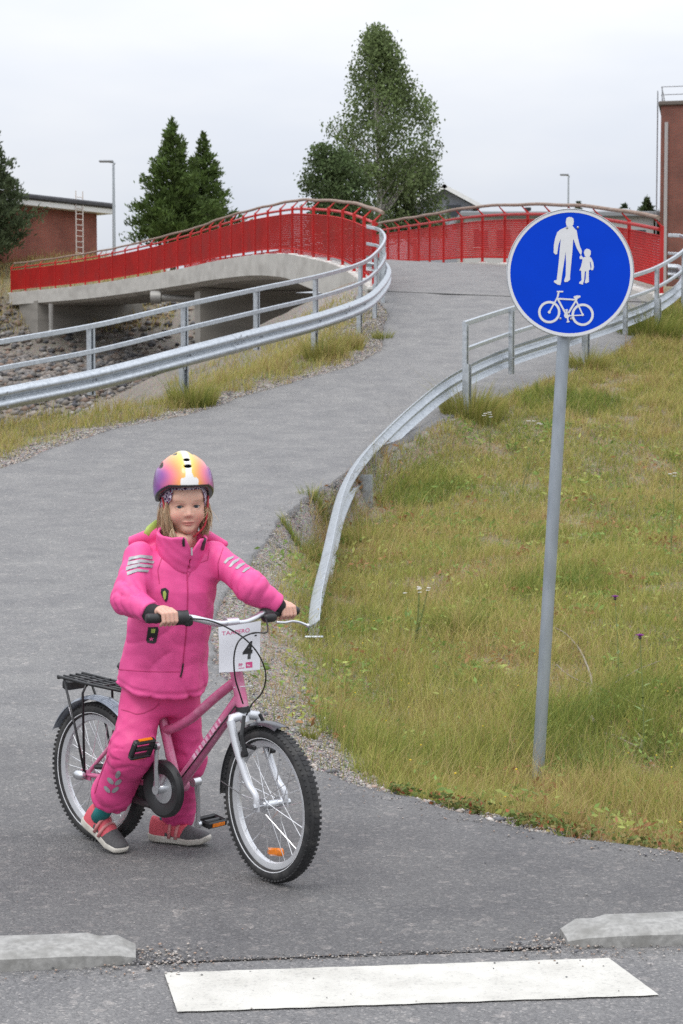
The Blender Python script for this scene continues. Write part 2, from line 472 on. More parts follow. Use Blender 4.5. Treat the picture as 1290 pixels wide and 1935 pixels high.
# ---- asphalt
def asphalt_mat(name, dark, light, y0, y1, crack=True):
    m, nt, b = nodes_of(name); N, L = nt.nodes, nt.links
    tc = N.new('ShaderNodeTexCoord'); ob = tc.outputs['Object']
    sp = N.new('ShaderNodeSeparateXYZ'); L.new(ob, sp.inputs[0])
    big = N.new('ShaderNodeTexNoise'); big.inputs['Scale'].default_value = .9; big.inputs['Detail'].default_value = 6; L.new(ob, big.inputs['Vector'])
    # newer dark mix near the street, old bleached mix beyond, with a ragged seam
    ad = N.new('ShaderNodeMath'); ad.operation = 'MULTIPLY_ADD'; ad.inputs[1].default_value = 3.0; L.new(big.outputs['Fac'], ad.inputs[0]); L.new(sp.outputs['Y'], ad.inputs[2])
    mr = N.new('ShaderNodeMapRange'); mr.inputs['From Min'].default_value = y0 + 1.5; mr.inputs['From Max'].default_value = y1 + 1.5; L.new(ad.outputs[0], mr.inputs[0])
    mx = N.new('ShaderNodeMix'); mx.data_type = 'RGBA'; mx.inputs[6].default_value = dark + (1,); mx.inputs[7].default_value = light + (1,); L.new(mr.outputs[0], mx.inputs['Factor'])
    # patchy wear
    n2 = N.new('ShaderNodeTexNoise'); n2.inputs['Scale'].default_value = 2.3; n2.inputs['Detail'].default_value = 8; n2.inputs['Roughness'].default_value = .65; L.new(ob, n2.inputs['Vector'])
    r2 = N.new('ShaderNodeValToRGB'); r2.color_ramp.elements[0].position = .3; r2.color_ramp.elements[1].position = .75
    r2.color_ramp.elements[0].color = (.80, .80, .82, 1); r2.color_ramp.elements[1].color = (1.18, 1.17, 1.15, 1); L.new(n2.outputs['Fac'], r2.inputs[0])
    m2 = N.new('ShaderNodeMix'); m2.data_type = 'RGBA'; m2.blend_type = 'MULTIPLY'; m2.inputs['Factor'].default_value = 1; L.new(mx.outputs[2], m2.inputs[6]); L.new(r2.outputs[0], m2.inputs[7])
    # stones of the mix
    vo = N.new('ShaderNodeTexVoronoi'); vo.inputs['Scale'].default_value = 150; L.new(ob, vo.inputs['Vector'])
    hs = N.new('ShaderNodeSeparateColor'); L.new(vo.outputs['Color'], hs.inputs[0])
    r3 = N.new('ShaderNodeValToRGB'); e = r3.color_ramp.elements
    e[0].position = 0; e[0].color = (.55, .55, .56, 1); e[1].position = 1; e[1].color = (2.3, 2.2, 2.1, 1)
    q = e.new(.45); q.color = (.95, .95, .96, 1); q = e.new(.86); q.color = (1.12, 1.11, 1.1, 1)
    L.new(hs.outputs[0], r3.inputs[0])
    m3 = N.new('ShaderNodeMix'); m3.data_type = 'RGBA'; m3.blend_type = 'MULTIPLY'; m3.inputs['Factor'].default_value = .5; L.new(m2.outputs[2], m3.inputs[6]); L.new(r3.outputs[0], m3.inputs[7])
    vo2 = N.new('ShaderNodeTexVoronoi'); vo2.inputs['Scale'].default_value = 38; L.new(ob, vo2.inputs['Vector'])
    h2 = N.new('ShaderNodeSeparateColor'); L.new(vo2.outputs['Color'], h2.inputs[0])
    r4 = N.new('ShaderNodeValToRGB'); e = r4.color_ramp.elements; e[0].position = .90; e[0].color = (1, 1, 1, 1); e[1].position = .97; e[1].color = (1.7, 1.62, 1.55, 1); L.new(h2.outputs[1], r4.inputs[0])
    m4 = N.new('ShaderNodeMix'); m4.data_type = 'RGBA'; m4.blend_type = 'MULTIPLY'; m4.inputs['Factor'].default_value = .5; L.new(m3.outputs[2], m4.inputs[6]); L.new(r4.outputs[0], m4.inputs[7])
    out = m4.outputs[2]
    # pale dried scuffs
    n5 = N.new('ShaderNodeTexNoise'); n5.inputs['Scale'].default_value = 1.6; n5.inputs['Detail'].default_value = 10; n5.inputs['Roughness'].default_value = .7; n5.inputs['Distortion'].default_value = 1.4; L.new(ob, n5.inputs['Vector'])
    r5 = N.new('ShaderNodeValToRGB'); r5.color_ramp.elements[0].position = .60; r5.color_ramp.elements[1].position = .74; r5.color_ramp.elements[1].color = (.30, .30, .30, 1); L.new(n5.outputs['Fac'], r5.inputs[0])
    m5 = N.new('ShaderNodeMix'); m5.data_type = 'RGBA'; L.new(r5.outputs[0], m5.inputs['Factor']); L.new(out, m5.inputs[6]); m5.inputs[7].default_value = (.30, .285, .265, 1)
    vc = N.new('ShaderNodeTexVoronoi'); vc.feature = 'DISTANCE_TO_EDGE'; vc.inputs['Scale'].default_value = .42
    nd = N.new('ShaderNodeTexNoise'); nd.inputs['Scale'].default_value = 3.5; nd.inputs['Detail'].default_value = 6; L.new(ob, nd.inputs['Vector'])
    va = N.new('ShaderNodeVectorMath'); va.operation = 'MULTIPLY_ADD'; va.inputs[1].default_value = (.35, .35, .0); L.new(nd.outputs['Color'], va.inputs[0]); L.new(ob, va.inputs[2]); L.new(va.outputs[0], vc.inputs['Vector'])
    rc = N.new('ShaderNodeValToRGB'); rc.color_ramp.elements[0].position = .0025; rc.color_ramp.elements[0].color = (1, 1, 1, 1); rc.color_ramp.elements[1].position = .006; rc.color_ramp.elements[1].color = (0, 0, 0, 1); L.new(vc.outputs['Distance'], rc.inputs[0])
    rm = N.new('ShaderNodeValToRGB'); rm.color_ramp.elements[0].position = .50; rm.color_ramp.elements[1].position = .58; rm.color_ramp.elements[1].color = (.18, .18, .18, 1); L.new(big.outputs['Fac'], rm.inputs[0])
    mk = N.new('ShaderNodeMath'); mk.operation = 'MULTIPLY'; L.new(rc.outputs[0], mk.inputs[0]); L.new(rm.outputs[0], mk.inputs[1])
    m6 = N.new('ShaderNodeMix'); m6.data_type = 'RGBA'; L.new(mk.outputs[0], m6.inputs['Factor']); L.new(m5.outputs[2], m6.inputs[6]); m6.inputs[7].default_value = (.045, .044, .044, 1)
    L.new(m6.outputs[2], b.inputs['Base Color'])
    b.inputs['Roughness'].default_value = .88; b.inputs['Specular IOR Level'].default_value = .3
    bp = N.new('ShaderNodeBump'); bp.inputs['Strength'].default_value = .9; bp.inputs['Distance'].default_value = .006
    nn = N.new('ShaderNodeTexNoise'); nn.inputs['Scale'].default_value = 120; nn.inputs['Detail'].default_value = 4; L.new(ob, nn.inputs['Vector'])
    mm = N.new('ShaderNodeMath'); mm.operation = 'SUBTRACT'; L.new(nn.outputs['Fac'], mm.inputs[0]); L.new(vo.outputs['Distance'], mm.inputs[1])
    L.new(mm.outputs[0], bp.inputs['Height']); L.new(bp.outputs[0], b.inputs['Normal'])
    return m
m_path = asphalt_mat('path_asphalt', (.146, .143, .142), (.216, .213, .210), 6.2, 9.5)
m_street = asphalt_mat('street_asphalt', (.20, .197, .195), (.20, .197, .195), -50, -49)

def plane_px(px, py, z=.004):
    q = W(px, py, 1.0) - Vector((0, 0, CAM_H)); return Vector((0, 0, CAM_H)) + q * ((z - CAM_H) / q.z)
KA, KB = plane_px(0, 1836), plane_px(1290, 1787)          # foot of the kerb line
KA.z = KB.z = 0; kdir = (KB - KA).normalized(); kn = Vector((-kdir.y, kdir.x, 0))     # along the street; away from the camera
def kerb_y(x): return KA.y + (x - KA.x) * kdir.y / kdir.x

def sheet(name, fx0, fx1, ys, nx, zf, m, label, jag=0.0, seed=1):
    """a strip of ground between two edges given as functions of Y, with turned-down ragged rims"""
    V = []; k = nx + 3
    for j, y in enumerate(ys):
        a, b_ = float(fx0(y)), float(fx1(y))
        ja = jag * float(vnoise(np.array(y * 5.0), np.array(1.3), seed)); jb = jag * float(vnoise(np.array(y * 5.0), np.array(7.3), seed + 1))
        a += ja; b_ += jb
        V.append((a - .012, y, zf(a, y) - .06))
        for i in range(nx + 1):
            x = a + (b_ - a) * i / nx; V.append((x, y, zf(x, y)))
        V.append((b_ + .012, y, zf(b_, y) - .06))
    V = np.array(V); rows = len(ys); id_ = np.arange(rows * k).reshape(rows, k)
    F = np.stack([id_[:-1, :-1], id_[:-1, 1:], id_[1:, 1:], id_[1:, :-1]], -1).reshape(-1, 4)
    o = link(name, np_mesh(name, V, F), m, smooth=True)
    return tag(o, label, kind='structure')
ys = np.concatenate([np.arange(4.2, 12, .06), np.arange(12, 39.05, .15)])
def path_z(x, y): return float(Pf(y)) + .012 * float(vnoise(np.array(x * 1.1), np.array(y * 1.1), 21, 2)) * (1 if y > 6.6 else .25)
# the near rows are cut back to the street edge
def plx(y): return xl(y)
def prx(y): return xr(y)
V = []; nx = 64
rows = []
for y in ys:
    a, b_ = float(max(xl(y), -26)), float(min(xr(y), 12))
    b_ += .035 * float(vnoise(np.array(y * 6.0), np.array(7.3), 4)); a += .03 * float(vnoise(np.array(y * 3.0), np.array(2.3), 5))
    ts = np.linspace(0, 1, nx + 1)
    xs = a + (b_ - a) * (1 - (1 - ts) ** 1.6)
    row = []
    for i, x in enumerate(xs):
        yy = max(y, kerb_y(x) + .02 + .018 * math.sin(x * 23) * math.sin(x * 7.1 + 1))
        row.append((x, yy, path_z(x, yy) + .006))
    row = [(row[0][0] - .02, row[0][1], row[0][2] - .07)] + row + [(row[-1][0] + .02, row[-1][1], row[-1][2] - .07)]
    rows.append(row)
k = len(rows[0]); V = np.array(rows).reshape(-1, 3); id_ = np.arange(len(V)).reshape(len(rows), k)
F = np.stack([id_[:-1, :-1], id_[:-1, 1:], id_[1:, 1:], id_[1:, :-1]], -1).reshape(-1, 4)
path = link('path', np_mesh('path', V, F), m_path, smooth=True)
tag(path, 'grey asphalt cycle path climbing to the bridge', kind='structure')
# the street the camera stands on
sv = [(-60, -12, .004), (60, -12, .004)]
q0 = KA + kdir * -60 + kn * .10; q1 = KA + kdir * 60 + kn * .10
me = bpy.data.meshes.new('street'); me.from_pydata([(-60, -14, .004), (60, -14, .004), (q1.x, q1.y, .004), (q0.x, q0.y, .004)], [], [(0, 1, 2, 3)])
street = tag(link('street', me, m_street), 'worn grey asphalt street in the foreground', kind='structure')

# painted crossing block
st = []
for p in ((310, 1838), (1150, 1810), (1245, 1880), (335, 1912)):
    q = W(p[0], p[1], 1.0); d = q - Vector((0, 0, CAM_H)); t = (0.0085 - CAM_H) / d.z; st.append(Vector((0, 0, CAM_H)) + d * t)
def stripe_mesh():
    V = []; n = 60; m_ = 8
    for j in range(m_ + 1):
        v = j / m_
        for i in range(n + 1):
            u = i / n
            p = (st[0] * (1 - u) + st[1] * u) * (1 - v) + (st[3] * (1 - u) + st[2] * u) * v
            if j in (0, m_): p = p + Vector((0, .0013 * math.sin(u * 90) + .001 * math.sin(u * 37 + 1), 0))
            if i in (0, n): p = p + Vector((.0015 * math.sin(v * 25 + i), 0, 0))
            V.append(p)
    id_ = np.arange(len(V)).reshape(m_ + 1, n + 1)
    F = np.stack([id_[:-1, :-1], id_[:-1, 1:], id_[1:, 1:], id_[1:, :-1]], -1).reshape(-1, 4)
    return np_mesh('road_marking', np.array(V), F)
m_paint, nt, b = nodes_of('road_paint'); N, L = nt.nodes, nt.links
tc = N.new('ShaderNodeTexCoord'); na = N.new('ShaderNodeTexNoise'); na.inputs['Scale'].default_value = 5; na.inputs['Detail'].default_value = 9; na.inputs['Roughness'].default_value = .65; L.new(tc.outputs['Object'], na.inputs['Vector'])
ra = N.new('ShaderNodeValToRGB'); e = ra.color_ramp.elements; e[0].position = .32; e[0].color = (.44, .425, .385, 1); e[1].position = .62; e[1].color = (.57, .555, .51, 1); L.new(na.outputs['Fac'], ra.inputs[0])
nb = N.new('ShaderNodeTexNoise'); nb.inputs['Scale'].default_value = 90; nb.inputs['Detail'].default_value = 6; L.new(tc.outputs['Object'], nb.inputs['Vector'])
nc = N.new('ShaderNodeMath'); nc.operation = 'MULTIPLY_ADD'; nc.inputs[1].default_value = .45; L.new(na.outputs['Fac'], nc.inputs[0]); L.new(nb.outputs['Fac'], nc.inputs[2])
rb = N.new('ShaderNodeValToRGB'); e = rb.color_ramp.elements; e[0].position = .55; e[0].color = (.35, .35, .35, 1); e[1].position = .64; e[1].color = (0, 0, 0, 1); L.new(nc.outputs[0], rb.inputs[0])
mx = N.new('ShaderNodeMix'); mx.data_type = 'RGBA'; L.new(rb.outputs[0], mx.inputs['Factor']); L.new(ra.outputs[0], mx.inputs[6]); mx.inputs[7].default_value = (.24, .235, .225, 1); L.new(mx.outputs[2], b.inputs['Base Color'])
b.inputs['Roughness'].default_value = .85
bp = N.new('ShaderNodeBump'); bp.inputs['Strength'].default_value = .5; bp.inputs['Distance'].default_value = .004; L.new(nb.outputs['Fac'], bp.inputs['Height']); L.new(bp.outputs[0], b.inputs['Normal'])
tag(link('road_marking', stripe_mesh(), m_paint), 'white painted crossing block on the street', kind='structure')

# kerb stones
m_kerb = mat('kerb_concrete', (.29, .285, .27), rough=.92, var=.22, scale=60, bump=.3, bscale=160, dirt=(.20, .195, .18), dscale=16, bdist=.002)
def kerb(p0, along, L_, taper_end, label):
    prof = [(0, -.02), (0, .033), (.006, .037), (.030, .046), (.14, .056), (.155, .050), (.158, -.02)]   # (depth, height)
    rows = []
    n = 26
    ts = list(np.linspace(0, L_ - .10, n)) + [L_ - .05, L_]
    for i, t in enumerate(ts):
        k_ = 1 if t < L_ - .1 else (.86 if t < L_ - .01 else .45)
        inset = 0 if t < L_ - .1 else (.012 if t < L_ - .01 else .035)
        row = []
        for d, h in prof:
            hh = h * k_ if h > 0 else h
            dd = .079 + (d - .079) * (1 - inset / .09)
            wob = .0006 * math.sin(t * 17 + d * 30)
            row.append(p0 + along * t + kn * (dd + wob) + Vector((0, 0, hh + wob * .8)))
        rows.append(row)
    mb = MB(); k = len(prof); vs = [v for r_ in rows for v in r_]; fs = []
    for i in range(len(rows) - 1):
        for j in range(k):
            j2 = (j + 1) % k; fs.append((i * k + j, i * k + j2, (i + 1) * k + j2, (i + 1) * k + j))
    fs += [tuple(range(k)), tuple(range(len(vs) - 1, len(vs) - k - 1, -1))]
    mb.add(vs, fs)
    return tag(mb.build('kerb_stone', m_kerb, auto=30), label, 'kerb', 'low kerb stones either side of the path mouth')
xk = plane_px(256, 1828).x; pl = Vector((xk, kerb_y(xk), .004)); kerb(pl - kdir * 1.0, kdir, 1.0, 1, 'low grey concrete kerb stone left of the white crossing block')
xk = plane_px(1078, 1796).x; pr = Vector((xk, kerb_y(xk), .004)); kerb(pr + kdir * 1.0, -kdir, 1.0, 1, 'low grey concrete kerb stone with chipped whitish end, right of the path mouth')

# ------------------------------------------------------------------ bridge
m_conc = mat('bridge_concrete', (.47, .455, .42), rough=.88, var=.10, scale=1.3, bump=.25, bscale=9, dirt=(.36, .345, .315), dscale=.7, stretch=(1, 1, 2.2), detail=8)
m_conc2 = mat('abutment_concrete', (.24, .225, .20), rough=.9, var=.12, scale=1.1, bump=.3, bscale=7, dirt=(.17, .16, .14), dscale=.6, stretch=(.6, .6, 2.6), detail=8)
EL = [(697, 541, 39), (664, 516, 43), (628, 498, 46.5), (571, 485, 51), (537, 479.5, 55), (471, 483, 61), (400, 495, 68), (352, 506, 73.5), (250, 525, 82), (150, 540, 90), (18, 553, 99)]
ER = [(1258, 556, 37.4), (1156, 527, 41), (1065, 508, 45), (983, 499, 49), (903, 496.5, 53), (830, 500, 57.5), (723, 503, 68.5)]
Lp = catmull([W(*p) for p in EL], 8)
Rr = [W(*p) for p in ER] + [Vector((-1.3, 78, 6.62)), Vector((-5.0, 86.5, 6.8)), Vector((-9.6, 94, 6.95)), Vector((-14.8, 103, 7.1))]
Rp = catmull(Rr, 8)
Ls = resample(Lp, count=61); Rs = resample(Rp, count=61)
bridge = thing('bridge', 'curved pale concrete footbridge with red railings crossing the ravine', 'bridge', (2.5, 39, 3.0))
mb = MB(); vs = []; fs = []
for i in range(61):
    a, b_ = Ls[i], Rs[i]; t = i / 60
    w_ = (b_ - a).normalized()
    thick = .95 - .28 * float(sstep(0, .35, t))
    da = a + w_ * .42; db = b_ - w_ * .42
    z0 = -.10 - .16 * float(1 - sstep(3, 9, i))
    vs += [da + Vector((0, 0, z0)), (a + b_) / 2 + Vector((0, 0, z0 + .04)), db + Vector((0, 0, z0)), db + Vector((0, 0, -thick - .12)), (a + b_) / 2 + Vector((0, 0, -thick - .2)), da + Vector((0, 0, -thick - .12))]
for i in range(60):
    for j in range(6):
        j2 = (j + 1) % 6; fs.append((i * 6 + j, i * 6 + j2, i * 6 + 6 + j2, i * 6 + 6 + j))
fs += [tuple(range(6)), tuple(range(365, 359, -1))]
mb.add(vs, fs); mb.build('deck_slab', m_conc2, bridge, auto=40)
for nm, E, O in (('edge_beam', Ls, Rs), ('edge_beam', Rs, Ls)):
    mb = MB(); vs = []; fs = []
    for i in range(61):
        a = E[i]; w_ = (O[i] - a).normalized(); t = i / 60
        thick = .95 - .28 * float(sstep(0, .35, t))
        out = -w_ * .06
        vs += [a + out, a + w_ * .40 + Vector((0, 0, .0)), a + w_ * .425 + Vector((0, 0, -.14)), a + w_ * .43 + Vector((0, 0, -thick - .1)), a + out * .5 + Vector((0, 0, -thick))]
    for i in range(60):
        for j in range(5):
            j2 = (j + 1) % 5; fs.append((i * 5 + j, i * 5 + j2, i * 5 + 5 + j2, i * 5 + 5 + j))
    fs += [tuple(range(5)), tuple(range(304, 299, -1))]
    mb.add(vs, fs); mb.build(nm, m_conc, bridge, auto=40)
# running surface on the deck
mb = MB(); vs = []
for i in range(61):
    a, b_ = Ls[i], Rs[i]; w_ = (b_ - a).normalized()
    for q in (0, .25, .5, .75, 1):
        p = (a + w_ * .45) * (1 - q) + (b_ - w_ * .45) * q
        k_ = float(sstep(0, 7, i)); zz_ = (float(Pf(p.y)) + .016) * (1 - k_) + (p.z - .055 + .03 * (1 - abs(q - .5) * 2)) * k_
        vs.append(Vector((p.x, p.y, zz_)))
mb.add(vs, [(i * 5 + j, i * 5 + j + 1, i * 5 + 6 + j, i * 5 + 5 + j) for i in range(60) for j in range(4)])
mb.build('deck_surface', m_path, bridge, smooth=True)
# expansion joint: dark rubber strip where path meets deck
mb = MB(); jp = [Ls[0].lerp(Rs[0], q) for q in np.linspace(.06, .94, 12)]; mb.tube([Vector((p.x, p.y - .03, float(Pf(p.y - .03)) + .004)) for p in jp], .022, 6)
mb.build('expansion_joint', mat('joint_rubber', (.03, .03, .03), rough=.8), bridge)
# near abutment and wing under the deck's near end
mb = MB()
a, b_ = Ls[2], Rs[2]; dr_ = (Ls[6] - Ls[2]); dr_.z = 0; dr_.normalize(); w_ = (b_ - a).normalized()
ax = (w_, dr_, Vector((0, 0, 1)))
mb.box((a + b_) / 2 + Vector((0, 0, -2.4)) + dr_ * .3, ((b_ - a).length - .2, 2.6, 3.2), ax)
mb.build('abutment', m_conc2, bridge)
# far abutment
mb = MB(); A = Vector((-16.0, 95.2, 0)); axd = Vector((-.46, .89, 0)).normalized(); axw = Vector((.89, .46, 0)).normalized()
mb.box(A + axw * 2.95 + axd * 1.6 + Vector((0, 0, 4.2)), (5.9, 3.2, 4.3), (axw, axd, Vector((0, 0, 1))))
mb.build('abutment', m_conc2, bridge)
# crosswise pier wall under the middle
mb = MB()
i_ = 33; a, b_ = Ls[i_], Rs[i_]; w_ = b_ - a; w_.z = 0; w_.normalize(); d_ = Vector((-w_.y, w_.x, 0))
c_ = (a + b_) / 2; c_.z = 2.3
mb.box(c_ + w_ * .1, ((b_ - a).length - .5, .9, 6.6), (w_, d_, Vector((0, 0, 1))))
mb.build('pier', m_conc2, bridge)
# drain pipes below the deck
m_galv = mat('galvanised_steel', (.50, .53, .56), rough=.42, metal=.75, var=.16, scale=26, dirt=(.40, .43, .46), dscale=14, bump=.06, bscale=60, detail=6)
m_galv_pole = mat('galvanised_pole', (.34, .38, .42), rough=.5, metal=.6, var=.14, scale=18, dirt=(.42, .46, .5), dscale=9, detail=6, stretch=(1, 1, .25))
m_dpipe = mat('drain_pipe_steel', (.30, .29, .27), rough=.5, metal=.3)
mb = MB()
p0 = W(300, 562, 78); mb.tube([p0, p0 + Vector((1.6, -.4, -.1)), p0 + Vector((3.0, -.8, -.15))], .16, 10); mb.tube([p0 + Vector((-.35, 0, .0)), p0 + Vector((.1, 0, 0))], .28, 12)
mb.build('drain_pipe', m_dpipe, bridge, auto=40)
mb = MB(); p0 = W(96, 574, 92); mb.tube([p0, p0 + Vector((0, 0, -1.4))], .12, 8); mb.tube([p0 + Vector((0, 0, -1.4)), p0 + Vector((0.05, -.3, -1.75))], .16, 8)
mb.build('drain_pipe', m_dpipe, bridge, auto=40)

# ------------------------------------------------------------------ red railings on the bridge
m_red = mat('red_paint', (.46, .022, .020), rough=.5, var=.12, scale=3.0, dirt=(.38, .03, .028), dscale=2.4, spec=.25)
m_redpanel = mat('red_panel', (.44, .022, .020), rough=.7, var=.12, scale=1.2, dirt=(.36, .032, .03), dscale=.9, spec=.12)
m_wood = mat('weathered_wood', (.24, .165, .125), rough=.8, var=.3, scale=6, stretch=(1, 1, 6), bump=.2, bscale=30, dirt=(.31, .25, .21), dscale=4)
m_grout = mat('grout_pad', (.62, .61, .58), rough=.9, var=.1)
def red_railing(E, O, n, label, fill_):
    root = thing('bridge_railing', label, 'railing', tuple(E[0]), 'red railings along the bridge')
    P = resample(E, count=n); Q = resample(O, count=n)
    top = []; hand = []
    up = Vector((0, 0, 1))
    for i in range(n):
        p = P[i]; t = (P[min(i + 1, n - 1)] - P[max(i - 1, 0)]); slope = t.normalized(); t.z = 0; t.normalize()
        w_ = Vector((t.y, -t.x, 0)); w_ = w_ if w_.dot(Q[i] - p) > 0 else -w_
        c = p + w_ * .10
        mb = MB()
        mb.box(c + up * .70, (.075, .035, 1.40), (w_, t, up))
        mb.box(c + up * .012, (.16, .16, .025), (w_, t, up))
        # slanting bracket that carries the wooden handrail on the walking side
        b0 = c + up * 1.38; b1 = c + w_ * .17 + up * 1.55
        mb.tube([b0, c + w_ * .06 + up * 1.44, b1], [.03, .022, .016], 5)
        po = mb.build('post', m_red, root)
        mb = MB(); mb.bbox(c + up * -.045, (.30, .34, .11), (w_, t, up), .03); mb.build('base_pad', m_grout, po)
        top.append(c + up * 1.33 + w_ * .06); hand.append(b1 + up * .035)
        if i < n - 1:
            p2 = P[i + 1]; t2 = (P[min(i + 2, n - 1)] - P[i]); t2.z = 0; t2.normalize(); w2 = Vector((t2.y, -t2.x, 0)); w2 = w2 if w2.dot(Q[i + 1] - p2) > 0 else -w2
            c2 = p2 + w2 * .10
            mb = MB()
            # framed panel of narrow louvre slats
            s_ = (c2 - c); Ls_ = s_.length; sd = s_.normalized(); wn_ = ((w_ + w2) / 2).normalized(); off = -wn_ * .0
            e0 = c + sd * .02 + off; e1 = c2 - sd * .02 + off
            ns = 18
            for k_ in range(ns):
                z0 = .17 + k_ * (1.0 / ns); z1 = z0 + 1.0 / ns * fill_
                mb.add([e0 + up * z0 + wn_ * .004, e1 + up * z0 + wn_ * .004, e1 + up * z1 - wn_ * .010, e0 + up * z1 - wn_ * .010,
                        e0 + up * z0 + wn_ * .010, e1 + up * z0 + wn_ * .010, e1 + up * z1 - wn_ * .004, e0 + up * z1 - wn_ * .004],
                       [(0, 1, 2, 3), (7, 6, 5, 4), (0, 4, 5, 1), (3, 2, 6, 7)])
            for z0 in (.155, 1.185):
                mb.tube([e0 + up * z0, e1 + up * z0], .018, 4)
            pn = mb.build('panel', m_redpanel, root)
    mb = MB(); mb.tube(catmull(top, 3), .038, 8); mb.build('top_rail', m_red, root, auto=50)
    hh = catmull(hand, 3); mb = MB()
    for i, h in enumerate(hh): h.z += .010 * math.sin(i * 1.1) + .008 * math.sin(i * .37)
    h0 = hh[0] + (hh[0] - hh[1]).normalized() * .25
    mb.tube([h0] + hh, .043, 10); mb.build('handrail', m_wood, root, auto=50)
    return root
red_railing(Lp, Rp, 30, 'red louvred railing on the left edge of the bridge, rising over the arch', .95)
Rv = [p for p in Rp if p.y < 92]
red_railing(Rv, Lp, 27, 'red louvred railing on the right edge of the bridge, partly behind the round blue sign', .90)

# ------------------------------------------------------------------ galvanised guard rails
def w_profile():
    """W-beam section (depth towards the traffic, height), thin steel, 0.31 m tall"""
    pts = [(.0, .0), (.010, .012), (.072, .050), (.080, .066), (.080, .090), (.072, .106), (.012, .142), (.006, .155)]
    front = pts + [(d, .31 - h) for d, h in reversed(pts[:-1])]
    back = [(d - .006, h) for d, h in reversed(front)]
    return front + back
def steel_post(mb, c, h, t, w_, size=(.10, .06), th=.008):
    """C-section post"""
    up = Vector((0, 0, 1)); a, b_ = size
    mb.box(c + up * h / 2 - w_ * (b_ / 2), (a, th, h), (t, w_, up))
    for s in (-1, 1): mb.box(c + up * h / 2 + t * (s * (a / 2 - th / 2)) + w_ * .003, (th, b_, h - .002), (t, w_, up))
    mb.box(c + up * h / 2 + t * (a / 2 - .02) + w_ * (b_ / 2), (.028, th, h - .004), (t, w_, up))
    mb.box(c + up * h / 2 - t * (a / 2 - .02) + w_ * (b_ / 2), (.028, th, h - .004), (t, w_, up))
def rail_tools(path, step=.25): return resample(catmull(path, 10), step=step)
up = Vector((0, 0, 1))
# --- left
gl_pts = [(-1500, 905, 17.8), (-1180, 845, 19.0), (-890, 795, 20.2), (-600, 747, 21.3), (-370, 707, 22.3), (-180, 673, 23.4), (0, 640.6, 24.5), (183, 609, 25.8), (345, 572, 27.2), (490, 541, 29.3), (601, 518, 31.6), (680, 495, 34.0), (712, 473, 35.8), (727, 450, 37.4), (721, 434, 38.5), (706, 427, 38.95), (692, 425, 38.9)]
gl_top = [W(*p) for p in gl_pts]
gl = thing('guard_rail', 'galvanised guard rail with two handrails curving up the left side of the path', 'guard rail', tuple(W(345, 760, 27.2)))
topline = rail_tools(gl_top)
def side_of(path, i):
    t = path[min(i + 1, len(path) - 1)] - path[max(i - 1, 0)]; t.z = 0; t.normalize(); return t, Vector((t.y, -t.x, 0))
def box_rail(path, dz, name, parent, m, w_=.05, h=.075, off=0.0):
    mb = MB(); b_ = .008
    prof = [(-w_ / 2 + b_, -h / 2), (w_ / 2 - b_, -h / 2), (w_ / 2, -h / 2 + b_), (w_ / 2, h / 2 - b_), (w_ / 2 - b_, h / 2), (-w_ / 2 + b_, h / 2), (-w_ / 2, h / 2 - b_), (-w_ / 2, -h / 2 + b_)]
    prof = [(a + off, c) for a, c in prof]
    mb.sweep([p + up * dz for p in path], prof)
    return mb.build(name, m, parent, auto=35)
box_rail(topline, -.04, 'top_rail', gl, m_galv)
box_rail(topline, -.40, 'middle_rail', gl, m_galv, h=.07)
wp = w_profile()
mb = MB(); mb.sweep([p - up * (1.4 - .44) for p in topline], [(a + .055, h) for a, h in wp]); mb.build('w_beam', m_galv, gl, auto=35)
# splice laps and bolts in the beam
m_bolt = mat('bolt_steel', (.30, .31, .33), rough=.5, metal=.6)
# posts at the control points
def nearest(path, p): return min(range(len(path)), key=lambda i: (path[i] - p).length)
for k_, p in enumerate(gl_top[:-2]):
    i = nearest(topline, p); t, w_ = side_of(topline, i); q = topline[i]
    mb = MB()
    c = q - w_ * .02
    full = k_ in (0, 2, 4, 6, 8, 10, 11, 12, 13, 14)
    zb = float(T(c.x, c.y)) - .15
    steel_post(mb, Vector((c.x, c.y, q.z - 1.02)) , .98, t, w_, (.11, .055))
    if full:
        steel_post(mb, Vector((c.x, c.y, zb)) - w_ * .02, q.z - .66 - zb, t, w_, (.15, .07))
    po = mb.build('post', m_galv, gl)
    mb = MB()
    for s in (-1, 1): mb.cyl(q + w_ * .058 + t * (s * .03) - up * .80, q + w_ * .078 + t * (s * .03) - up * .80, .012, n=8)
    mb.build('bolt', m_bolt, po)
def splices(line, off, sgn, parent, idxs):
    for i in idxs:
        seg = [line[i], line[i + 1], line[i + 2]]
        mb = MB(); mb.sweep(seg, [(sgn * (a + off + .004), h * 1.012 - .002) for a, h in wp]); o = mb.build('splice', m_galv, parent, auto=35)
        t, w_ = side_of(line, i + 1); 
        for ds in (-.1, .1):
            for hz in (.055, .13, .18, .255):
                mb = MB(); c = line[i + 1] + t * ds + up * hz + w_ * (sgn * (off + (.083 if hz in (.055, .255) else .03))); mb.cyl(c, c + w_ * (sgn * .012), .013, n=8); mb.build('bolt', m_bolt, o)
wl_line = [p - up * (1.4 - .44) for p in topline]
splices(wl_line, .055, 1, gl, [nearest(topline, W(2, 640, 24.5)) - 1, nearest(topline, W(430, 555, 28.4)), nearest(topline, W(640, 508, 32.7))])
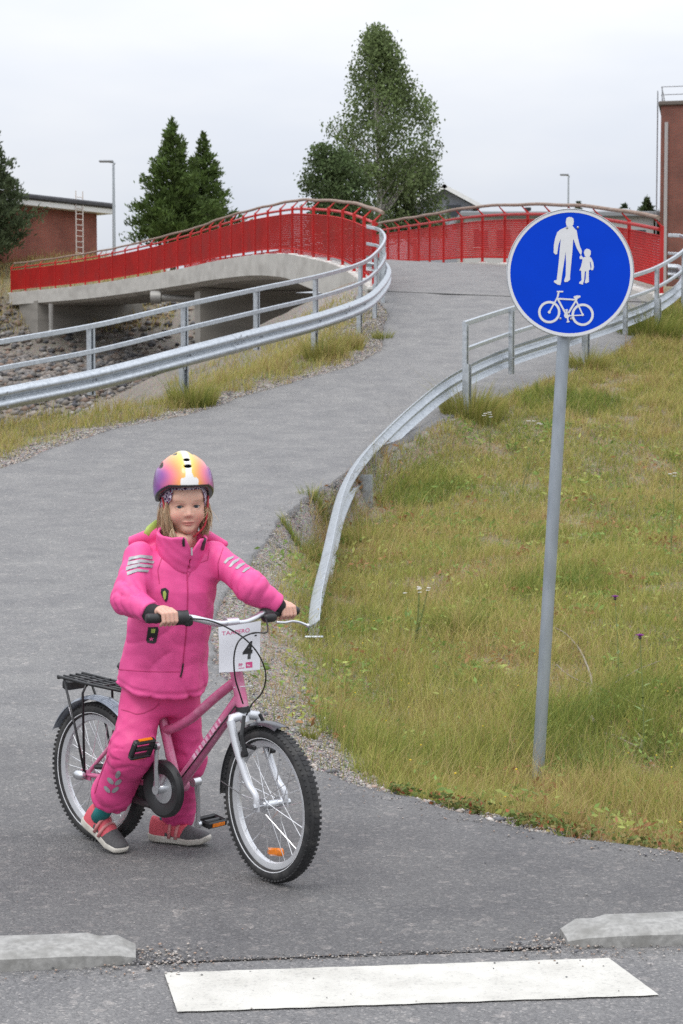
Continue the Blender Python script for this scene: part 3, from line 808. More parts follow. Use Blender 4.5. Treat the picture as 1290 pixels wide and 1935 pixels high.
# --- right
gr_top = [W(876, 607, 26.2), W(966, 579, 28.3), W(1107, 541, 30.9), W(1180, 522, 32.8), W(1240, 502, 34.6), W(1287, 474, 36.2), W(1300, 455, 37.4), W(1290, 443, 38.1), W(1262, 441, 38.2)]
gr = thing('guard_rail', 'galvanised guard rail behind the sign, its beam bending down into the grass', 'guard rail', tuple(W(885, 785, 26.5)))
tr = rail_tools(gr_top)
box_rail(tr, -.04, 'top_rail', gr, m_galv)
box_rail(tr, -.42, 'middle_rail', gr, m_galv, h=.06)
# beam: comes round from the bridge, runs along the path, then dives into the turf
bt = [p - up * .64 for p in gr_top]      # its top edge
dive = [W(799, 754, 24.7), W(734, 813, 23.0), W(684, 866, 21.3), W(653, 916, 19.5), W(633, 975, 17.4), W(616, 1046, 15.2), W(600, 1114, 13.5), W(594, 1172, 12.5)]
full = list(reversed(dive)) + [W(868, 703, 26.2)] + bt[1:]
bl = resample(catmull(full, 8), step=.25)
twist = []
tot = len(bl)
dist = np.r_[0, np.cumsum([(bl[i + 1] - bl[i]).length for i in range(tot - 1)])]
ups = []
for i, p in enumerate(bl):
    t, w_ = side_of(bl, i)
    a = 0.0     # the beam lies over towards the turf as it dives
    ups.append((up * math.cos(a) - w_ * math.sin(a)).normalized())
mb = MB()
# on the right-hand rail the traffic side is to the left of the travel direction (towards the bridge)
vs_ = []; kk = len(wp)
for i, p in enumerate(bl):
    t, w_ = side_of(bl, i); u_ = ups[i]; sd_ = (bl[min(i + 1, tot - 1)] - bl[max(i - 1, 0)]).normalized().cross(u_).normalized()
    q = float(sstep(3.0, 14.0, dist[i]))
    vs_ += [p + sd_ * (-(a - .03 * (1 - q) + .055 * q)) + u_ * (h - .31) for a, h in wp]
mb.add(vs_, [(i * kk + j, i * kk + (j + 1) % kk, (i + 1) * kk + (j + 1) % kk, (i + 1) * kk + j) for i in range(tot - 1) for j in range(kk)])
mb.build('w_beam', m_galv, gr, auto=35)
ends = [(gr_top[0], True, True), (gr_top[1], True, False), (gr_top[2], True, True), (gr_top[3], True, False), (gr_top[4], True, True), (gr_top[5], True, True), (gr_top[6], True, True)]
for p, upper, low in ends:
    i = nearest(tr, p); t, w_ = side_of(tr, i); q = tr[i]; c = q + w_ * .03
    mb = MB(); zb = float(T(c.x, c.y)) - .15
    steel_post(mb, Vector((c.x, c.y, q.z - 1.05)), 1.01, t, w_, (.11, .055))
    if low: steel_post(mb, Vector((c.x, c.y, zb)) + w_ * .03, q.z - .62 - zb, t, w_, (.15, .075))
    po = mb.build('post', m_galv, gr)
    mb = MB()
    for s in (-1, 1): mb.cyl(q + w_ * .05 + t * (s * .03) - up * .80, q + w_ * .075 + t * (s * .03) - up * .80, .012, n=8)
    mb.build('bolt', m_bolt, po)
# low post carrying the dive, and the foot plate at its end
p = W(692, 897, 21.2); zb = float(T(p.x, p.y)) - .12
mb = MB(); steel_post(mb, Vector((p.x, p.y, zb)), p.z - zb, Vector((.3, .95, 0)).normalized(), Vector((.95, -.3, 0)), (.06, .14)); mb.build('post', m_galv, gr)
p = W(593, 1180, 12.4); mb = MB(); mb.bbox(Vector((p.x, p.y, float(T(p.x, p.y)) + .05)), (.13, .05, .012), None, .004); mb.build('foot_plate', m_galv, gr)

# ------------------------------------------------------------------ buildings behind
def brick_mat(name, c1, c2, mortar, scale):
    m, nt, b = nodes_of(name); N, L = nt.nodes, nt.links
    tc = N.new('ShaderNodeTexCoord'); mp = N.new('ShaderNodeMapping'); mp.inputs['Rotation'].default_value = (math.pi / 2, 0, 0)
    L.new(tc.outputs['Object'], mp.inputs[0])
    br = N.new('ShaderNodeTexBrick'); br.inputs['Scale'].default_value = scale
    br.inputs['Color1'].default_value = c1 + (1,); br.inputs['Color2'].default_value = c2 + (1,); br.inputs['Mortar'].default_value = mortar + (1,)
    br.inputs['Mortar Size'].default_value = .018; br.inputs['Brick Width'].default_value = .27; br.inputs['Row Height'].default_value = .078
    L.new(mp.outputs[0], br.inputs['Vector'])
    no = N.new('ShaderNodeTexNoise'); no.inputs['Scale'].default_value = .7; no.inputs['Detail'].default_value = 8; L.new(tc.outputs['Object'], no.inputs['Vector'])
    r = N.new('ShaderNodeValToRGB'); r.color_ramp.elements[0].position = .3; r.color_ramp.elements[1].position = .7
    r.color_ramp.elements[0].color = (.75, .75, .75, 1); r.color_ramp.elements[1].color = (1.2, 1.2, 1.2, 1); L.new(no.outputs['Fac'], r.inputs[0])
    mx = N.new('ShaderNodeMix'); mx.data_type = 'RGBA'; mx.blend_type = 'MULTIPLY'; mx.inputs['Factor'].default_value = 1
    L.new(br.outputs['Color'], mx.inputs[6]); L.new(r.outputs[0], mx.inputs[7]); L.new(mx.outputs[2], b.inputs['Base Color'])
    b.inputs['Roughness'].default_value = .9
    bp = N.new('ShaderNodeBump'); bp.inputs['Strength'].default_value = .5; bp.inputs['Distance'].default_value = .02; bp.invert = True
    L.new(br.outputs['Fac'], bp.inputs['Height']); L.new(bp.outputs[0], b.inputs['Normal'])
    return m
m_brick = brick_mat('red_brick', (.34, .080, .050), (.275, .060, .040), (.20, .11, .085), 1.0)
m_brick2 = brick_mat('brown_brick', (.27, .072, .046), (.21, .055, .038), (.15, .10, .08), 1.0)
m_trim = mat('white_trim', (.70, .70, .68), rough=.6, var=.05, scale=3)
m_roof = mat('roof_felt', (.06, .06, .065), rough=.9, var=.2, scale=4)
m_ladder = mat('ladder_paint', (.62, .56, .52), rough=.6, var=.08)

bl_a, bl_b = Vector((-24.0, 99.0, 0)), Vector((-14.9, 110.5, 0))       # front wall of the left building
d_ = (bl_b - bl_a).normalized(); n_ = Vector((-d_.y, d_.x, 0)); n_ = n_ if n_.y > 0 else -n_
hb = thing('brick_building', 'low red brick building with dark flat roof and white eaves, beyond the bridge', 'building', (-19, 106, 9.5))
Lw = (bl_b - bl_a).length; zt = 12.35; zb = 5.5
mb = MB(); mb.box((bl_a + bl_b) / 2 + n_ * 4 + Vector((0, 0, (zt + zb) / 2)), (Lw, 8, zt - zb), (d_, n_, Vector((0, 0, 1)))); mb.build('wall', m_brick, hb)
mb = MB(); mb.box((bl_a + bl_b) / 2 + n_ * 4 + Vector((0, 0, zt + .16)), (Lw + 1.5, 9.4, .30), (d_, n_, Vector((0, 0, 1)))); mb.build('eaves', m_trim, hb)
mb = MB(); mb.bbox((bl_a + bl_b) / 2 + n_ * 4 + Vector((0, 0, zt + .48)), (Lw + 1.7, 9.7, .34), (d_, n_, Vector((0, 0, 1))), .1); mb.build('roof', m_roof, hb)
lb = bl_b - d_ * 2.15 - n_ * .75
ld = MB()
for s in (-.28, .28): ld.tube([lb + d_ * s + Vector((0, 0, 9.3)), lb + d_ * s + Vector((0, 0, 13.5))], .035, 5)
ldo = ld.build('ladder', m_ladder, hb)
for k in range(12):
    mb = MB(); z = 9.5 + k * .33; mb.tube([lb - d_ * .28 + Vector((0, 0, z)), lb + d_ * .28 + Vector((0, 0, z))], .024, 4); mb.build('rung', m_ladder, ldo)

# tower at the right
tw = thing('brick_tower', 'tall brown brick tower with roof railing at the right edge', 'tower', (22, 105, 5))
tl = W(1249, 199, 105)
mb = MB(); mb.box((tl.x + 4, 109, (tl.z + 2) / 2), (8, 8, tl.z - 2)); mb.build('wall', m_brick2, tw)
mb = MB(); mb.bbox((tl.x + 4, 109, tl.z + .10), (8.3, 8.3, .25), None, .05); mb.build('parapet', mat('tower_cap', (.12, .10, .085), rough=.8), tw)
m_trail = mat('roof_rail_steel', (.33, .34, .36), rough=.6, metal=.3)
mb = MB()
for x in np.arange(tl.x + .05, tl.x + 8, 1.3):
    for yy in (105.0, 113.0): mb.tube([(x, yy, tl.z + .2), (x, yy, tl.z + 1.05)], .028, 4)
for z in (.6, 1.05):
    mb.tube([(tl.x + .02, 105, tl.z + z), (tl.x + 8, 105, tl.z + z)], .028, 4); mb.tube([(tl.x + .02, 113, tl.z + z), (tl.x + 8, 113, tl.z + z)], .028, 4)
    mb.tube([(tl.x + .02, 105, tl.z + z), (tl.x + .02, 113, tl.z + z)], .028, 4)
mb.build('roof_railing', m_trail, tw)
mb = MB(); mb.tube([(tl.x + .32, 104.86, 3), (tl.x + .32, 104.86, tl.z - 1.0)], .11, 6); mb.build('downpipe', mat('downpipe_grey', (.36, .34, .33), rough=.6), tw)
mb = MB()
for s in (0, .4): mb.tube([(tl.x - .22, 105.4 + s, 3), (tl.x - .22, 105.4 + s, tl.z + .9)], .03, 4)
for z in np.arange(3.2, tl.z, .35): mb.tube([(tl.x - .22, 105.4, z), (tl.x - .22, 105.8, z)], .018, 3)
mb.build('ladder', m_trail, tw)

for ch in [o for o in COL.objects if o.parent is tw]:
    M_t = Matrix.Translation(Vector((tl.x, 105, 0))) @ Matrix.Rotation(-R(12.0), 4, 'Z') @ Matrix.Translation(Vector((-tl.x, -105, 0)))
    ch.data.transform(M_t)
# grey gabled house behind the birch
m_grey = mat('grey_cladding', (.34, .36, .40), rough=.8, var=.08, scale=3, stretch=(6, 6, .3))
m_win = mat('window_glass', (.03, .04, .05), rough=.1, var=.1)
hs = thing('gabled_house', 'grey clad house with white gable edge, half hidden behind the birch', 'house', (6.5, 116, 7.5))
ap = W(838, 356, 116); ev = W(903, 391, 116); wl = 2 * ap.x - ev.x
mb = MB()
poly = [(wl, 6.5), (ev.x - .35, 6.5), (ev.x - .35, ev.z + .10), (ap.x, ap.z - .03), (wl + .35, ev.z + .10)]
mb.prism(poly, (0, 116.0, 0), (1, 0, 0), (0, 0, 1), (0, 1, 0), 9.0); mb.build('wall', m_grey, hs)
for s, nm in ((1, 'roof'), (-1, 'roof')):
    e = Vector((ev.x if s > 0 else wl, 0, ev.z)); a_ = Vector((ap.x, 0, ap.z)); mb = MB()
    dd = (e - a_).normalized(); nn = Vector((-dd.z, 0, dd.x)); nn = nn if nn.z > 0 else -nn
    mb.box((a_ + e) / 2 + Vector((0, 120.3, 0)) + nn * .10, ((e - a_).length + .3, 10.2, .12), (dd, Vector((0, 1, 0)), nn)); r_ = mb.build('roof', m_roof, hs)
    mb = MB(); mb.box((a_ + e) / 2 + Vector((0, 115.15, 0)) + nn * .02, ((e - a_).length + .3, .1, .26), (dd, Vector((0, 1, 0)), nn)); mb.build('gable_board', m_trim, r_)
wv = W(857, 398, 115.9)
mb = MB(); mb.box(wv + Vector((0, 0, 0)), (.9, .12, .7)); mb.build('window', m_win, hs)
# low annex with vents on its roof
an = thing('low_building', 'low pale building with grey roof and roof vents, glimpsed behind the right railing', 'building', (12, 104, 7))
a0 = W(880, 408, 106); a1 = W(1236, 410, 106)
mb = MB(); mb.box(((a0.x + a1.x) / 2, 110, (a0.z + 5.2) / 2), (a1.x - a0.x, 7.6, a0.z - 5.2)); mb.build('wall', mat('pale_render', (.46, .46, .45), rough=.85, var=.06), an)
mb = MB(); mb.bbox(((a0.x + a1.x) / 2, 110, a0.z + .1), (a1.x - a0.x + .7, 8.4, .32), None, .06); mb.build('roof', mat('grey_roof_sheet', (.22, .23, .24), rough=.6, var=.1), an)
for k in range(8):
    x = a0.x + .9 + k * 1.32
    mb = MB(); mb.box((x, 106.17, a0.z - 1.3), (.8, .1, 1.0)); w_o = mb.build('window', m_win, an)
    mb = MB(); mb.box((x, 106.14, a0.z - 1.86), (.95, .16, .1)); mb.build('sill', m_trim, w_o)
v0 = W(1181, 413, 107); mb = MB(); mb.bbox(v0 + Vector((0, 0, .25)), (.72, .7, .62), None, .12); mb.tube([v0 + Vector((0, 0, -.5)), v0], .3, 10); mb.build('roof_vent', mat('vent_sheet', (.42, .44, .46), rough=.4, metal=.4), an)
v1 = W(997, 404, 107); mb = MB(); mb.tube([v1 - Vector((0, 0, .7)), v1 + Vector((0, 0, .2))], .14, 10); mb.tube([v1 + Vector((0, 0, .2)), v1 + Vector((0, 0, .36))], .2, 10); mb.build('flue', mat('flue_black', (.02, .02, .022), rough=.5), an)

# ------------------------------------------------------------------ street lamps
m_lamp = mat('lamp_steel', (.40, .43, .45), rough=.45, metal=.5, var=.08)
def lamp(px, py, Y, arm, rad, label):
    p = W(px, py, Y); zg = float(T(p.x, p.y))
    root = thing('street_lamp', label, 'street lamp', (p.x, p.y, zg), 'street lamps beyond the bridge')
    mb = MB(); mb.tube([(p.x, p.y, zg - .2), (p.x, p.y, zg + 2), (p.x, p.y, p.z - .1)], [rad * 1.25, rad * 1.1, rad * .8], 8); mb.build('pole', m_lamp, root, auto=40)
    mb = MB(); q = p + Vector((arm, 0, .12))
    mb.tube([p + Vector((.1, 0, -.08)), p, q.lerp(p, .6)], [rad * .7] * 3, 6); mb.build('arm', m_lamp, root)
    mb = MB(); mb.bbox(q.lerp(p, .45), (abs(arm) * 1.1, .3, .12), None, .04); hd = mb.build('lamp_head', mat('lamp_head_grey', (.25, .26, .27), rough=.5), root)
    mb = MB(); mb.box(q.lerp(p, .3) + Vector((0, 0, -.066)), (abs(arm) * .6, .22, .02)); mb.build('lens', mat('lamp_lens', (.55, .55, .52), rough=.3), hd)
lamp(214, 307, 104, -.75, .085, 'tall grey street lamp left of the dark conifers')
lamp(1074, 332, 128, -.55, .075, 'grey street lamp showing above the round blue sign')

# ------------------------------------------------------------------ trees
def leaf_cloud(P, D, S, wd, C, r, flat=.5):
    """rhombic leaves: centres P, directions D, lengths S, relative width wd"""
    n = len(P); D = D / np.linalg.norm(D, axis=1, keepdims=True)
    rv = r.normal(size=(n, 3)); side = np.cross(D, rv); side /= np.linalg.norm(side, axis=1, keepdims=True) + 1e-9
    L_ = (S / 2)[:, None]; w_ = (S * wd / 2)[:, None]
    V = np.stack([P - D * L_, P + side * w_, P + D * L_, P - side * w_], 1).reshape(-1, 3)
    F = np.arange(4 * n).reshape(n, 4)
    CC = np.repeat(C, 4, axis=0)
    return V, F, CC
m_leaf = attr_mat('foliage', rough=.65, spec=.25, translucent=.38)
m_bark_b = mat('birch_bark', (.50, .48, .44), rough=.85, var=.25, scale=6, dirt=(.08, .07, .06), dscale=7, stretch=(1, 1, 2.5))
m_bark = mat('dark_bark', (.10, .075, .055), rough=.95, var=.3, scale=9, bump=.5)
def conifer(px_top, py_top, Y, half_px, base_py, label, seed, name='spruce_tree', n=9000, open_=0.0, cols=None, lean=0.0):
    r = np.random.default_rng(seed); top = W(px_top, py_top, Y); base = W(px_top, base_py, Y)
    H = top.z - base.z; Rm = half_px * Y / F_PX
    zg = float(T(top.x, top.y))
    root = thing(name, label, 'tree', (top.x, top.y, zg), 'conifers beyond the bridge')
    mb = MB(); mb.tube([(top.x, top.y, zg - .3), (top.x, top.y, (zg + top.z) / 2), tuple(top)], [.22, .13, .02], 7)
    # boughs
    nb = 130; B = []
    for i in range(nb):
        t = (i + r.uniform()) / nb; t = t ** 1.15
        z = top.z - H * (t * .97 + .02); a = i * 2.39996 + r.uniform(-.3, .3)
        rad = Rm * (min(1.0, t * 1.12 + .015)) ** 1.05 * (1 - .30 * max(0, t - .80) / .20) * r.uniform(.66, 1.16)
        B.append((z, a, rad, t))
        if rad > .5 and i % 2 == 0: mb.tube([(top.x, top.y, z - .15), (top.x + math.cos(a) * rad * .8, top.y + math.sin(a) * rad * .8, z + .1)], [.04, .01], 4)
    tr_ = mb.build('trunk', m_bark, root)
    w_ = np.array([b_[2] ** 1.35 + .05 for b_ in B]); w_ /= w_.sum()
    pick = r.choice(nb, n, p=w_); u = r.uniform(0, 1, n) ** .55
    z = np.array([b_[0] for b_ in B])[pick]; a = np.array([b_[1] for b_ in B])[pick]; rd = np.array([b_[2] for b_ in B])[pick]
    rr = rd * u; sp = .15 * rd + .09
    spread = r.normal(size=(n, 3)) * np.stack([sp, sp, sp * .62], 1) * (1 - u * .45)[:, None]
    P = np.stack([top.x + np.cos(a) * rr, top.y + np.sin(a) * rr, z + rr * .20 + .0 * rr], 1) + spread
    D = np.stack([np.cos(a) * .8, np.sin(a) * .8, np.full(n, .75)], 1) + r.normal(size=(n, 3)) * .55
    S = r.uniform(.22, .46, n); cl = np.array([.0, 0, 0]) + (np.array([.078, .122, .034]) if cols is None else np.array(cols))
    clump = (1 + .35 * np.sin(P[:, 0] * 3.1 + P[:, 2] * 2.3) * np.sin(P[:, 1] * 2.7 + P[:, 2] * 1.9))[:, None]
    C = cl * clump * r.uniform(.65, 1.4, (n, 1)) + np.array([.012, .012, 0]) * r.uniform(0, 1, (n, 1))
    V, F, CC = leaf_cloud(P, D, S, .30, C, r)
    link('crown', np_mesh('crown', V, F, CC), m_leaf, root)
    return root
conifer(325, 218, 116, 96, 470, 'taller of the two dark green conifers behind the bridge', 1, n=15000)
conifer(383, 246, 119, 78, 470, 'shorter dark green conifer, right of its taller neighbour', 2, n=12000)
conifer(-30, 165, 102, 100, 490, 'grey green pine at the left edge in front of the brick building', 3, 'pine_tree', n=11000, cols=(.070, .095, .048))
conifer(1222, 372, 112, 34, 455, 'small pine close to the brick tower', 4, 'pine_tree', n=3000, cols=(.05, .075, .03))
conifer(1180, 384, 118, 26, 455, 'small distant pine behind the roof vent', 5, 'pine_tree', n=2200, cols=(.05, .075, .035))
conifer(1093, 380, 135, 16, 440, 'tiny tree top just above the wooden handrail behind the sign', 6, 'pine_tree', n=900, cols=(.06, .085, .045))

def broadleaf(name, label, px, Y, top_py, base_py, outline, seed, n_leaf, leaf, col, bark, hang=.5, n_limb=46, cl_n=260, cl_r=.42, fill=1.0):
    """outline: [(py, left px, right px)] silhouette of the crown"""
    r = np.random.default_rng(seed); s = Y / F_PX
    c0 = W(px, top_py, Y); zg = float(T(c0.x, c0.y))
    zo = np.array([W(px, o[0], Y).z for o in outline]); xl_ = np.array([W(o[1], o[0], Y).x for o in outline]); xr_ = np.array([W(o[2], o[0], Y).x for o in outline])
    order = np.argsort(zo); zo, xl_, xr_ = zo[order], xl_[order], xr_[order]
    root = thing(name, label, 'tree', (c0.x, Y, zg))
    mb = MB(); tx = lambda z: c0.x + .15 * math.sin(z * .5 + seed)
    zz = np.linspace(zg - .3, c0.z - .2, 12); mb.tube([(tx(z), Y, z) for z in zz], [float(np.interp(z, [zg, c0.z], [.24, .02])) for z in zz], 8)
    ctr = []
    for i in range(cl_n):
        z = r.uniform(zo[0], zo[-1]); wl_ = np.interp(z, zo, xl_); wr_ = np.interp(z, zo, xr_)
        cx = (wl_ + wr_) / 2; hw = max(.1, (wr_ - wl_) / 2)
        a = r.uniform(0, 2 * math.pi); q = r.uniform(.05, 1) ** .5 * fill
        q = min(q, .96)
        ctr.append((cx + math.cos(a) * hw * q, Y + math.sin(a) * hw * q, z, q, a))
    for k in range(n_limb):
        c = ctr[r.integers(len(ctr))]; z0 = max(zo[0] - .5, c[2] - abs(c[0] - tx(c[2])) * .9 - .5); z0 = max(zg + 1.0, z0)
        mid = (tx(z0) * .45 + c[0] * .55, Y * .45 + c[1] * .55, z0 * .35 + c[2] * .65 + .1)
        mb.tube([(tx(z0), Y, z0), mid, (c[0], c[1], c[2] - .1)], [.055, .03, .008], 5)
    mb.build('trunk', bark, root)
    ctr = np.array(ctr); pick = r.integers(0, len(ctr), n_leaf)
    off = r.normal(size=(n_leaf, 3)) * np.array([cl_r, cl_r, cl_r * .85])
    off[:, 2] -= np.abs(r.normal(size=n_leaf)) * hang * .5
    P = ctr[pick, :3] + off
    # leaves that stray past the silhouette are pulled back
    wl_ = np.interp(P[:, 2], zo, xl_, left=np.nan, right=np.nan); wr_ = np.interp(P[:, 2], zo, xr_, left=np.nan, right=np.nan)
    lim = .10 + .22 * np.clip(vnoise(P[:, 2] * 1.6, P[:, 1] * 1.1 + np.sign(P[:, 0] - c0.x) * 3, seed, 3), -.6, 1)
    keep = ~(np.isnan(wl_)) & (P[:, 0] > wl_ - lim - r.exponential(.12, n_leaf)) & (P[:, 0] < wr_ + lim + r.exponential(.12, n_leaf))
    P = P[keep]; pk = pick[keep]; m_ = len(P)
    D = r.normal(size=(m_, 3)) * .7 + np.array([0, 0, -hang])
    tone = r.uniform(.6, 1.3, len(ctr))[pk][:, None] * r.uniform(.7, 1.3, (m_, 1))
    C = np.array(col) * tone + np.array([.012, .010, .002]) * r.uniform(0, 1, (m_, 1))
    V, F, CC = leaf_cloud(P, D, r.uniform(.7, 1.3, m_) * leaf, .62, C, r)
    link('crown', np_mesh('crown', V, F, CC), m_leaf, root)
    return root
broadleaf('birch_tree', 'tall slender birch with airy crown rising behind the bridge', 712, 88, 47, 470,
          [(44, 703, 716), (70, 690, 735), (100, 674, 755), (140, 660, 770), (175, 660, 808), (215, 648, 822), (228, 612, 826), (255, 622, 834), (285, 650, 832), (320, 640, 820), (350, 620, 832), (400, 610, 845), (450, 600, 830)],
          21, 29000, .15, (.140, .190, .074), m_bark_b, hang=.75, cl_n=260, cl_r=.31, n_limb=90)
broadleaf('willow_bush', 'dense round dark green bush at the foot of the birch', 640, 84, 275, 470,
          [(272, 598, 618), (285, 590, 650), (310, 582, 672), (340, 574, 690), (380, 573, 700), (430, 580, 700), (460, 590, 700)],
          22, 15000, .15, (.085, .128, .05), m_bark, hang=.2, cl_n=150, cl_r=.32, n_limb=24)
broadleaf('willow_bush', 'dark green shrub behind the birch, beside the grey house', 780, 91, 300, 470,
          [(300, 745, 800), (330, 725, 826), (370, 715, 836), (420, 712, 842), (450, 715, 840)],
          23, 9000, .16, (.08, .115, .05), m_bark, hang=.2, cl_n=110, cl_r=.36, n_limb=20)

# ------------------------------------------------------------------ round blue sign
SY = 9.07
base = W(1020, 1462, SY); sc_ = W(1077, 516, SY)
sign = thing('road_sign', 'round blue shared path sign on a leaning grey steel pole', 'road sign', tuple(base))
mu = SY / F_PX / 2.867
def S(zx, zy, n=0.0): return Vector((sc_.x + (zx - 679.5) * mu, SY - n, sc_.z - (zy - 1020.6) * mu))
pdir = (W(1067, 640, SY) - W(1019, 1450, SY)).normalized()
pb = W(1019, 1450, SY) - pdir * .35; pt = pb + pdir * 2.85
mb = MB()
n_p = 40; mb.tube([pb + Vector((0, .048, 0)), pt + Vector((0, .048, 0))], .032, 24)
mb.build('pole', m_galv_pole, sign, auto=40)
mb = MB(); mb.ball(pt + Vector((0, .048, 0)), .033, 12, (1, 1, .5)); mb.build('pole_cap', mat('cap_plastic', (.05, .05, .055)), sign, smooth=True)
Rs_ = .320
Xs, Zs, Ns = Vector((1, 0, 0)), Vector((0, 0, 1)), Vector((0, -1, 0))
m_alu = mat('sign_backing', (.50, .52, .54), rough=.45, metal=.4)
mb = MB(); mb.revolve(sc_, Ns, Xs, [(0.0, -.012), (Rs_ - .004, -.012), (Rs_, -.006), (Rs_, .008), (Rs_ - .002, .010), (Rs_ - .004, .004), (0.0, .002)], 96, closed_prof=False)
pl_ = mb.build('plate', m_alu, sign, auto=40)
mb = MB(); mb.revolve(sc_, Ns, Xs, [(Rs_ - .0045, .0065), (Rs_ - .0195, .0065), (Rs_ - .0195, .0045), (Rs_ - .0045, .0045)], 96)
m_signw = mat('sign_white', (.66, .67, .69), rough=.35, var=.03, scale=30)
mb.build('white_border', m_signw, pl_)
m_signb = mat('sign_blue', (.000, .048, .56), rough=.5, var=.04, scale=5, spec=.10)
mb = MB(); mb.revolve(sc_, Ns, Xs, [(0.0, .0055), (Rs_ - .0190, .0055), (Rs_ - .0190, .004), (0.0, .004)], 96, closed_prof=False); mb.build('blue_face', m_signb, pl_)
def picto(name, polys, rings=(), bars=(), discs=()):
    mb = MB()
    for k, pg in enumerate(polys):
        mb.prism([(a, -b_) for a, b_ in pg], S(0, 0, .0062 + .0002 * k), Xs * mu, Zs * mu, Ns, .0012)
    for c, r0, r1 in rings:
        mb.revolve(S(c[0], c[1]), Ns, Xs, [(r0 * mu, .0062), (r1 * mu, .0062), (r1 * mu, .0075), (r0 * mu, .0075)], 48)
    for k, (p, q, w_) in enumerate(bars):
        d = Vector((q[0] - p[0], q[1] - p[1])).normalized(); n2 = Vector((-d.y, d.x)) * w_ / 2
        pg = [(p[0] + n2.x, p[1] + n2.y), (q[0] + n2.x, q[1] + n2.y), (q[0] - n2.x, q[1] - n2.y), (p[0] - n2.x, p[1] - n2.y)]
        mb.prism([(a, -b_) for a, b_ in pg], S(0, 0, .0063 + .00012 * k), Xs * mu, Zs * mu, Ns, .0013)
    for c, r_ in discs:
        mb.prism([(c[0] + r_ * math.cos(i * .2618), -(c[1] + r_ * math.sin(i * .2618))) for i in range(24)], S(0, 0, .0068), Xs * mu, Zs * mu, Ns, .0014)
    return mb.build(name, m_signw, pl_)
adult_head = [(657, 728), (668, 722), (684, 723), (694, 731), (696, 748), (693, 764), (684, 773), (667, 774), (656, 766), (653, 748)]
adult = [(660, 772), (690, 770), (700, 783), (712, 795), (719, 835), (730, 878), (741, 903), (737, 926), (728, 914), (713, 888), (699, 852), (694, 838), (690, 900), (684, 970), (678, 1040), (679, 1056), (664, 1068), (648, 1069), (647, 1060), (655, 1035), (656, 960), (653, 908), (646, 960), (637, 1020), (631, 1066), (627, 1085), (612, 1083), (592, 1070), (593, 1061), (607, 1058), (613, 1000), (618, 950), (622, 890), (627, 838), (614, 872), (611, 900), (608, 920), (598, 922), (589, 912), (590, 870), (598, 830), (608, 803), (624, 789), (645, 780)]
kid_head = [(756, 898), (766, 891), (779, 893), (788, 902), (789, 920), (782, 934), (765, 936), (755, 926), (752, 910)]
kid = [(762, 933), (784, 934), (795, 945), (803, 966), (806, 990), (802, 1004), (794, 1007), (790, 1000), (793, 985), (788, 962), (784, 962), (789, 1001), (779, 1006), (779, 1045), (780, 1068), (766, 1076), (757, 1072), (763, 1050), (764, 1012), (758, 1012), (754, 1060), (747, 1083), (728, 1077), (728, 1070), (740, 1060), (738, 1008), (728, 1007), (737, 985), (743, 958), (744, 946), (730, 947), (728, 935), (736, 925), (748, 938)]
picto('adult_figure', [adult, adult_head]); picto('child_figure', [kid, kid_head])
picto('bicycle_figure', [[(698, 1146), (718, 1140), (734, 1142), (736, 1149), (722, 1158), (711, 1162), (700, 1154)]],
      rings=[((568, 1230), 47, 60), ((748, 1244), 47, 60)],
      bars=[((568, 1230), (612, 1150), 8), ((612, 1150), (618, 1122), 9), ((608, 1120), (642, 1120), 8), ((612, 1158), (716, 1164), 9), ((612, 1158), (662, 1248), 10), ((716, 1160), (666, 1244), 10), ((708, 1160), (748, 1244), 8), ((666, 1250), (748, 1246), 6), ((661, 1218), (670, 1282), 8), ((653, 1219), (668, 1217), 6), ((661, 1283), (678, 1281), 6)],
      discs=[((663, 1248), 15), ((568, 1230), 8), ((748, 1244), 7)])
m_rivet = mat('rivet_steel', (.38, .38, .40), rough=.4, metal=.7)
for zx, zy in ((660, 779), (718, 778), (628, 1265), (686, 1266)):
    mb = MB(); mb.ball(S(zx, zy, .007), .0068, 10, (1, .6, 1)); mb.build('rivet', m_rivet, pl_, smooth=True)
for dz in (.21, -.23):
    c = sc_ + Vector((0, .03, dz)) ; pp = pb + pdir * ((c.z - pb.z) / pdir.z) + Vector((0, .048, 0))
    mb = MB(); mb.revolve(pp, pdir, Xs, [(.0325, -.012), (.038, -.012), (.038, .012), (.0325, .012)], 24); mb.box(pp + Vector((0, -.037, 0)), (.10, .012, .024)); mb.build('clamp', m_alu, sign)

# ------------------------------------------------------------------ the bicycle
m_pink = mat('pink_frame_paint', (.52, .115, .24), rough=.32, var=.10, scale=16, dirt=(.56, .22, .33), dscale=22, coat=.35)
m_silver = mat('brushed_alloy', (.62, .63, .65), rough=.28, metal=.85, var=.06, scale=40)
m_white_al = mat('silver_paint', (.62, .63, .66), rough=.3, metal=.35, var=.05, scale=20, coat=.3)
m_black = mat('black_plastic', (.018, .018, .019), rough=.45, var=.15, scale=30)
m_rubber = mat('tyre_rubber', (.022, .022, .023), rough=.8, var=.2, scale=60, dirt=(.06, .058, .055), dscale=18)
m_spoke = mat('spoke_steel', (.72, .72, .73), rough=.25, metal=.9, var=.02)
m_amber = mat('amber_reflector', (.75, .20, .01), rough=.2, var=.25, scale=160, coat=.6)
m_fend = mat('fender_grey', (.22, .25, .30), rough=.25, metal=.3, var=.1, scale=12, coat=.4)
m_cable = mat('cable_black', (.012, .012, .012), rough=.5)
RC = W(188, 1459, 6.32); FC = W(512, 1520, 5.71)
bd = (FC - RC); bd.z = 0; WB = bd.length; bd.normalize(); br = Vector((bd.y, -bd.x, 0)); UZ = Vector((0, 0, 1))
def B(s, off, z): return Vector((RC.x, RC.y, 0)) + bd * s + br * off + UZ * z
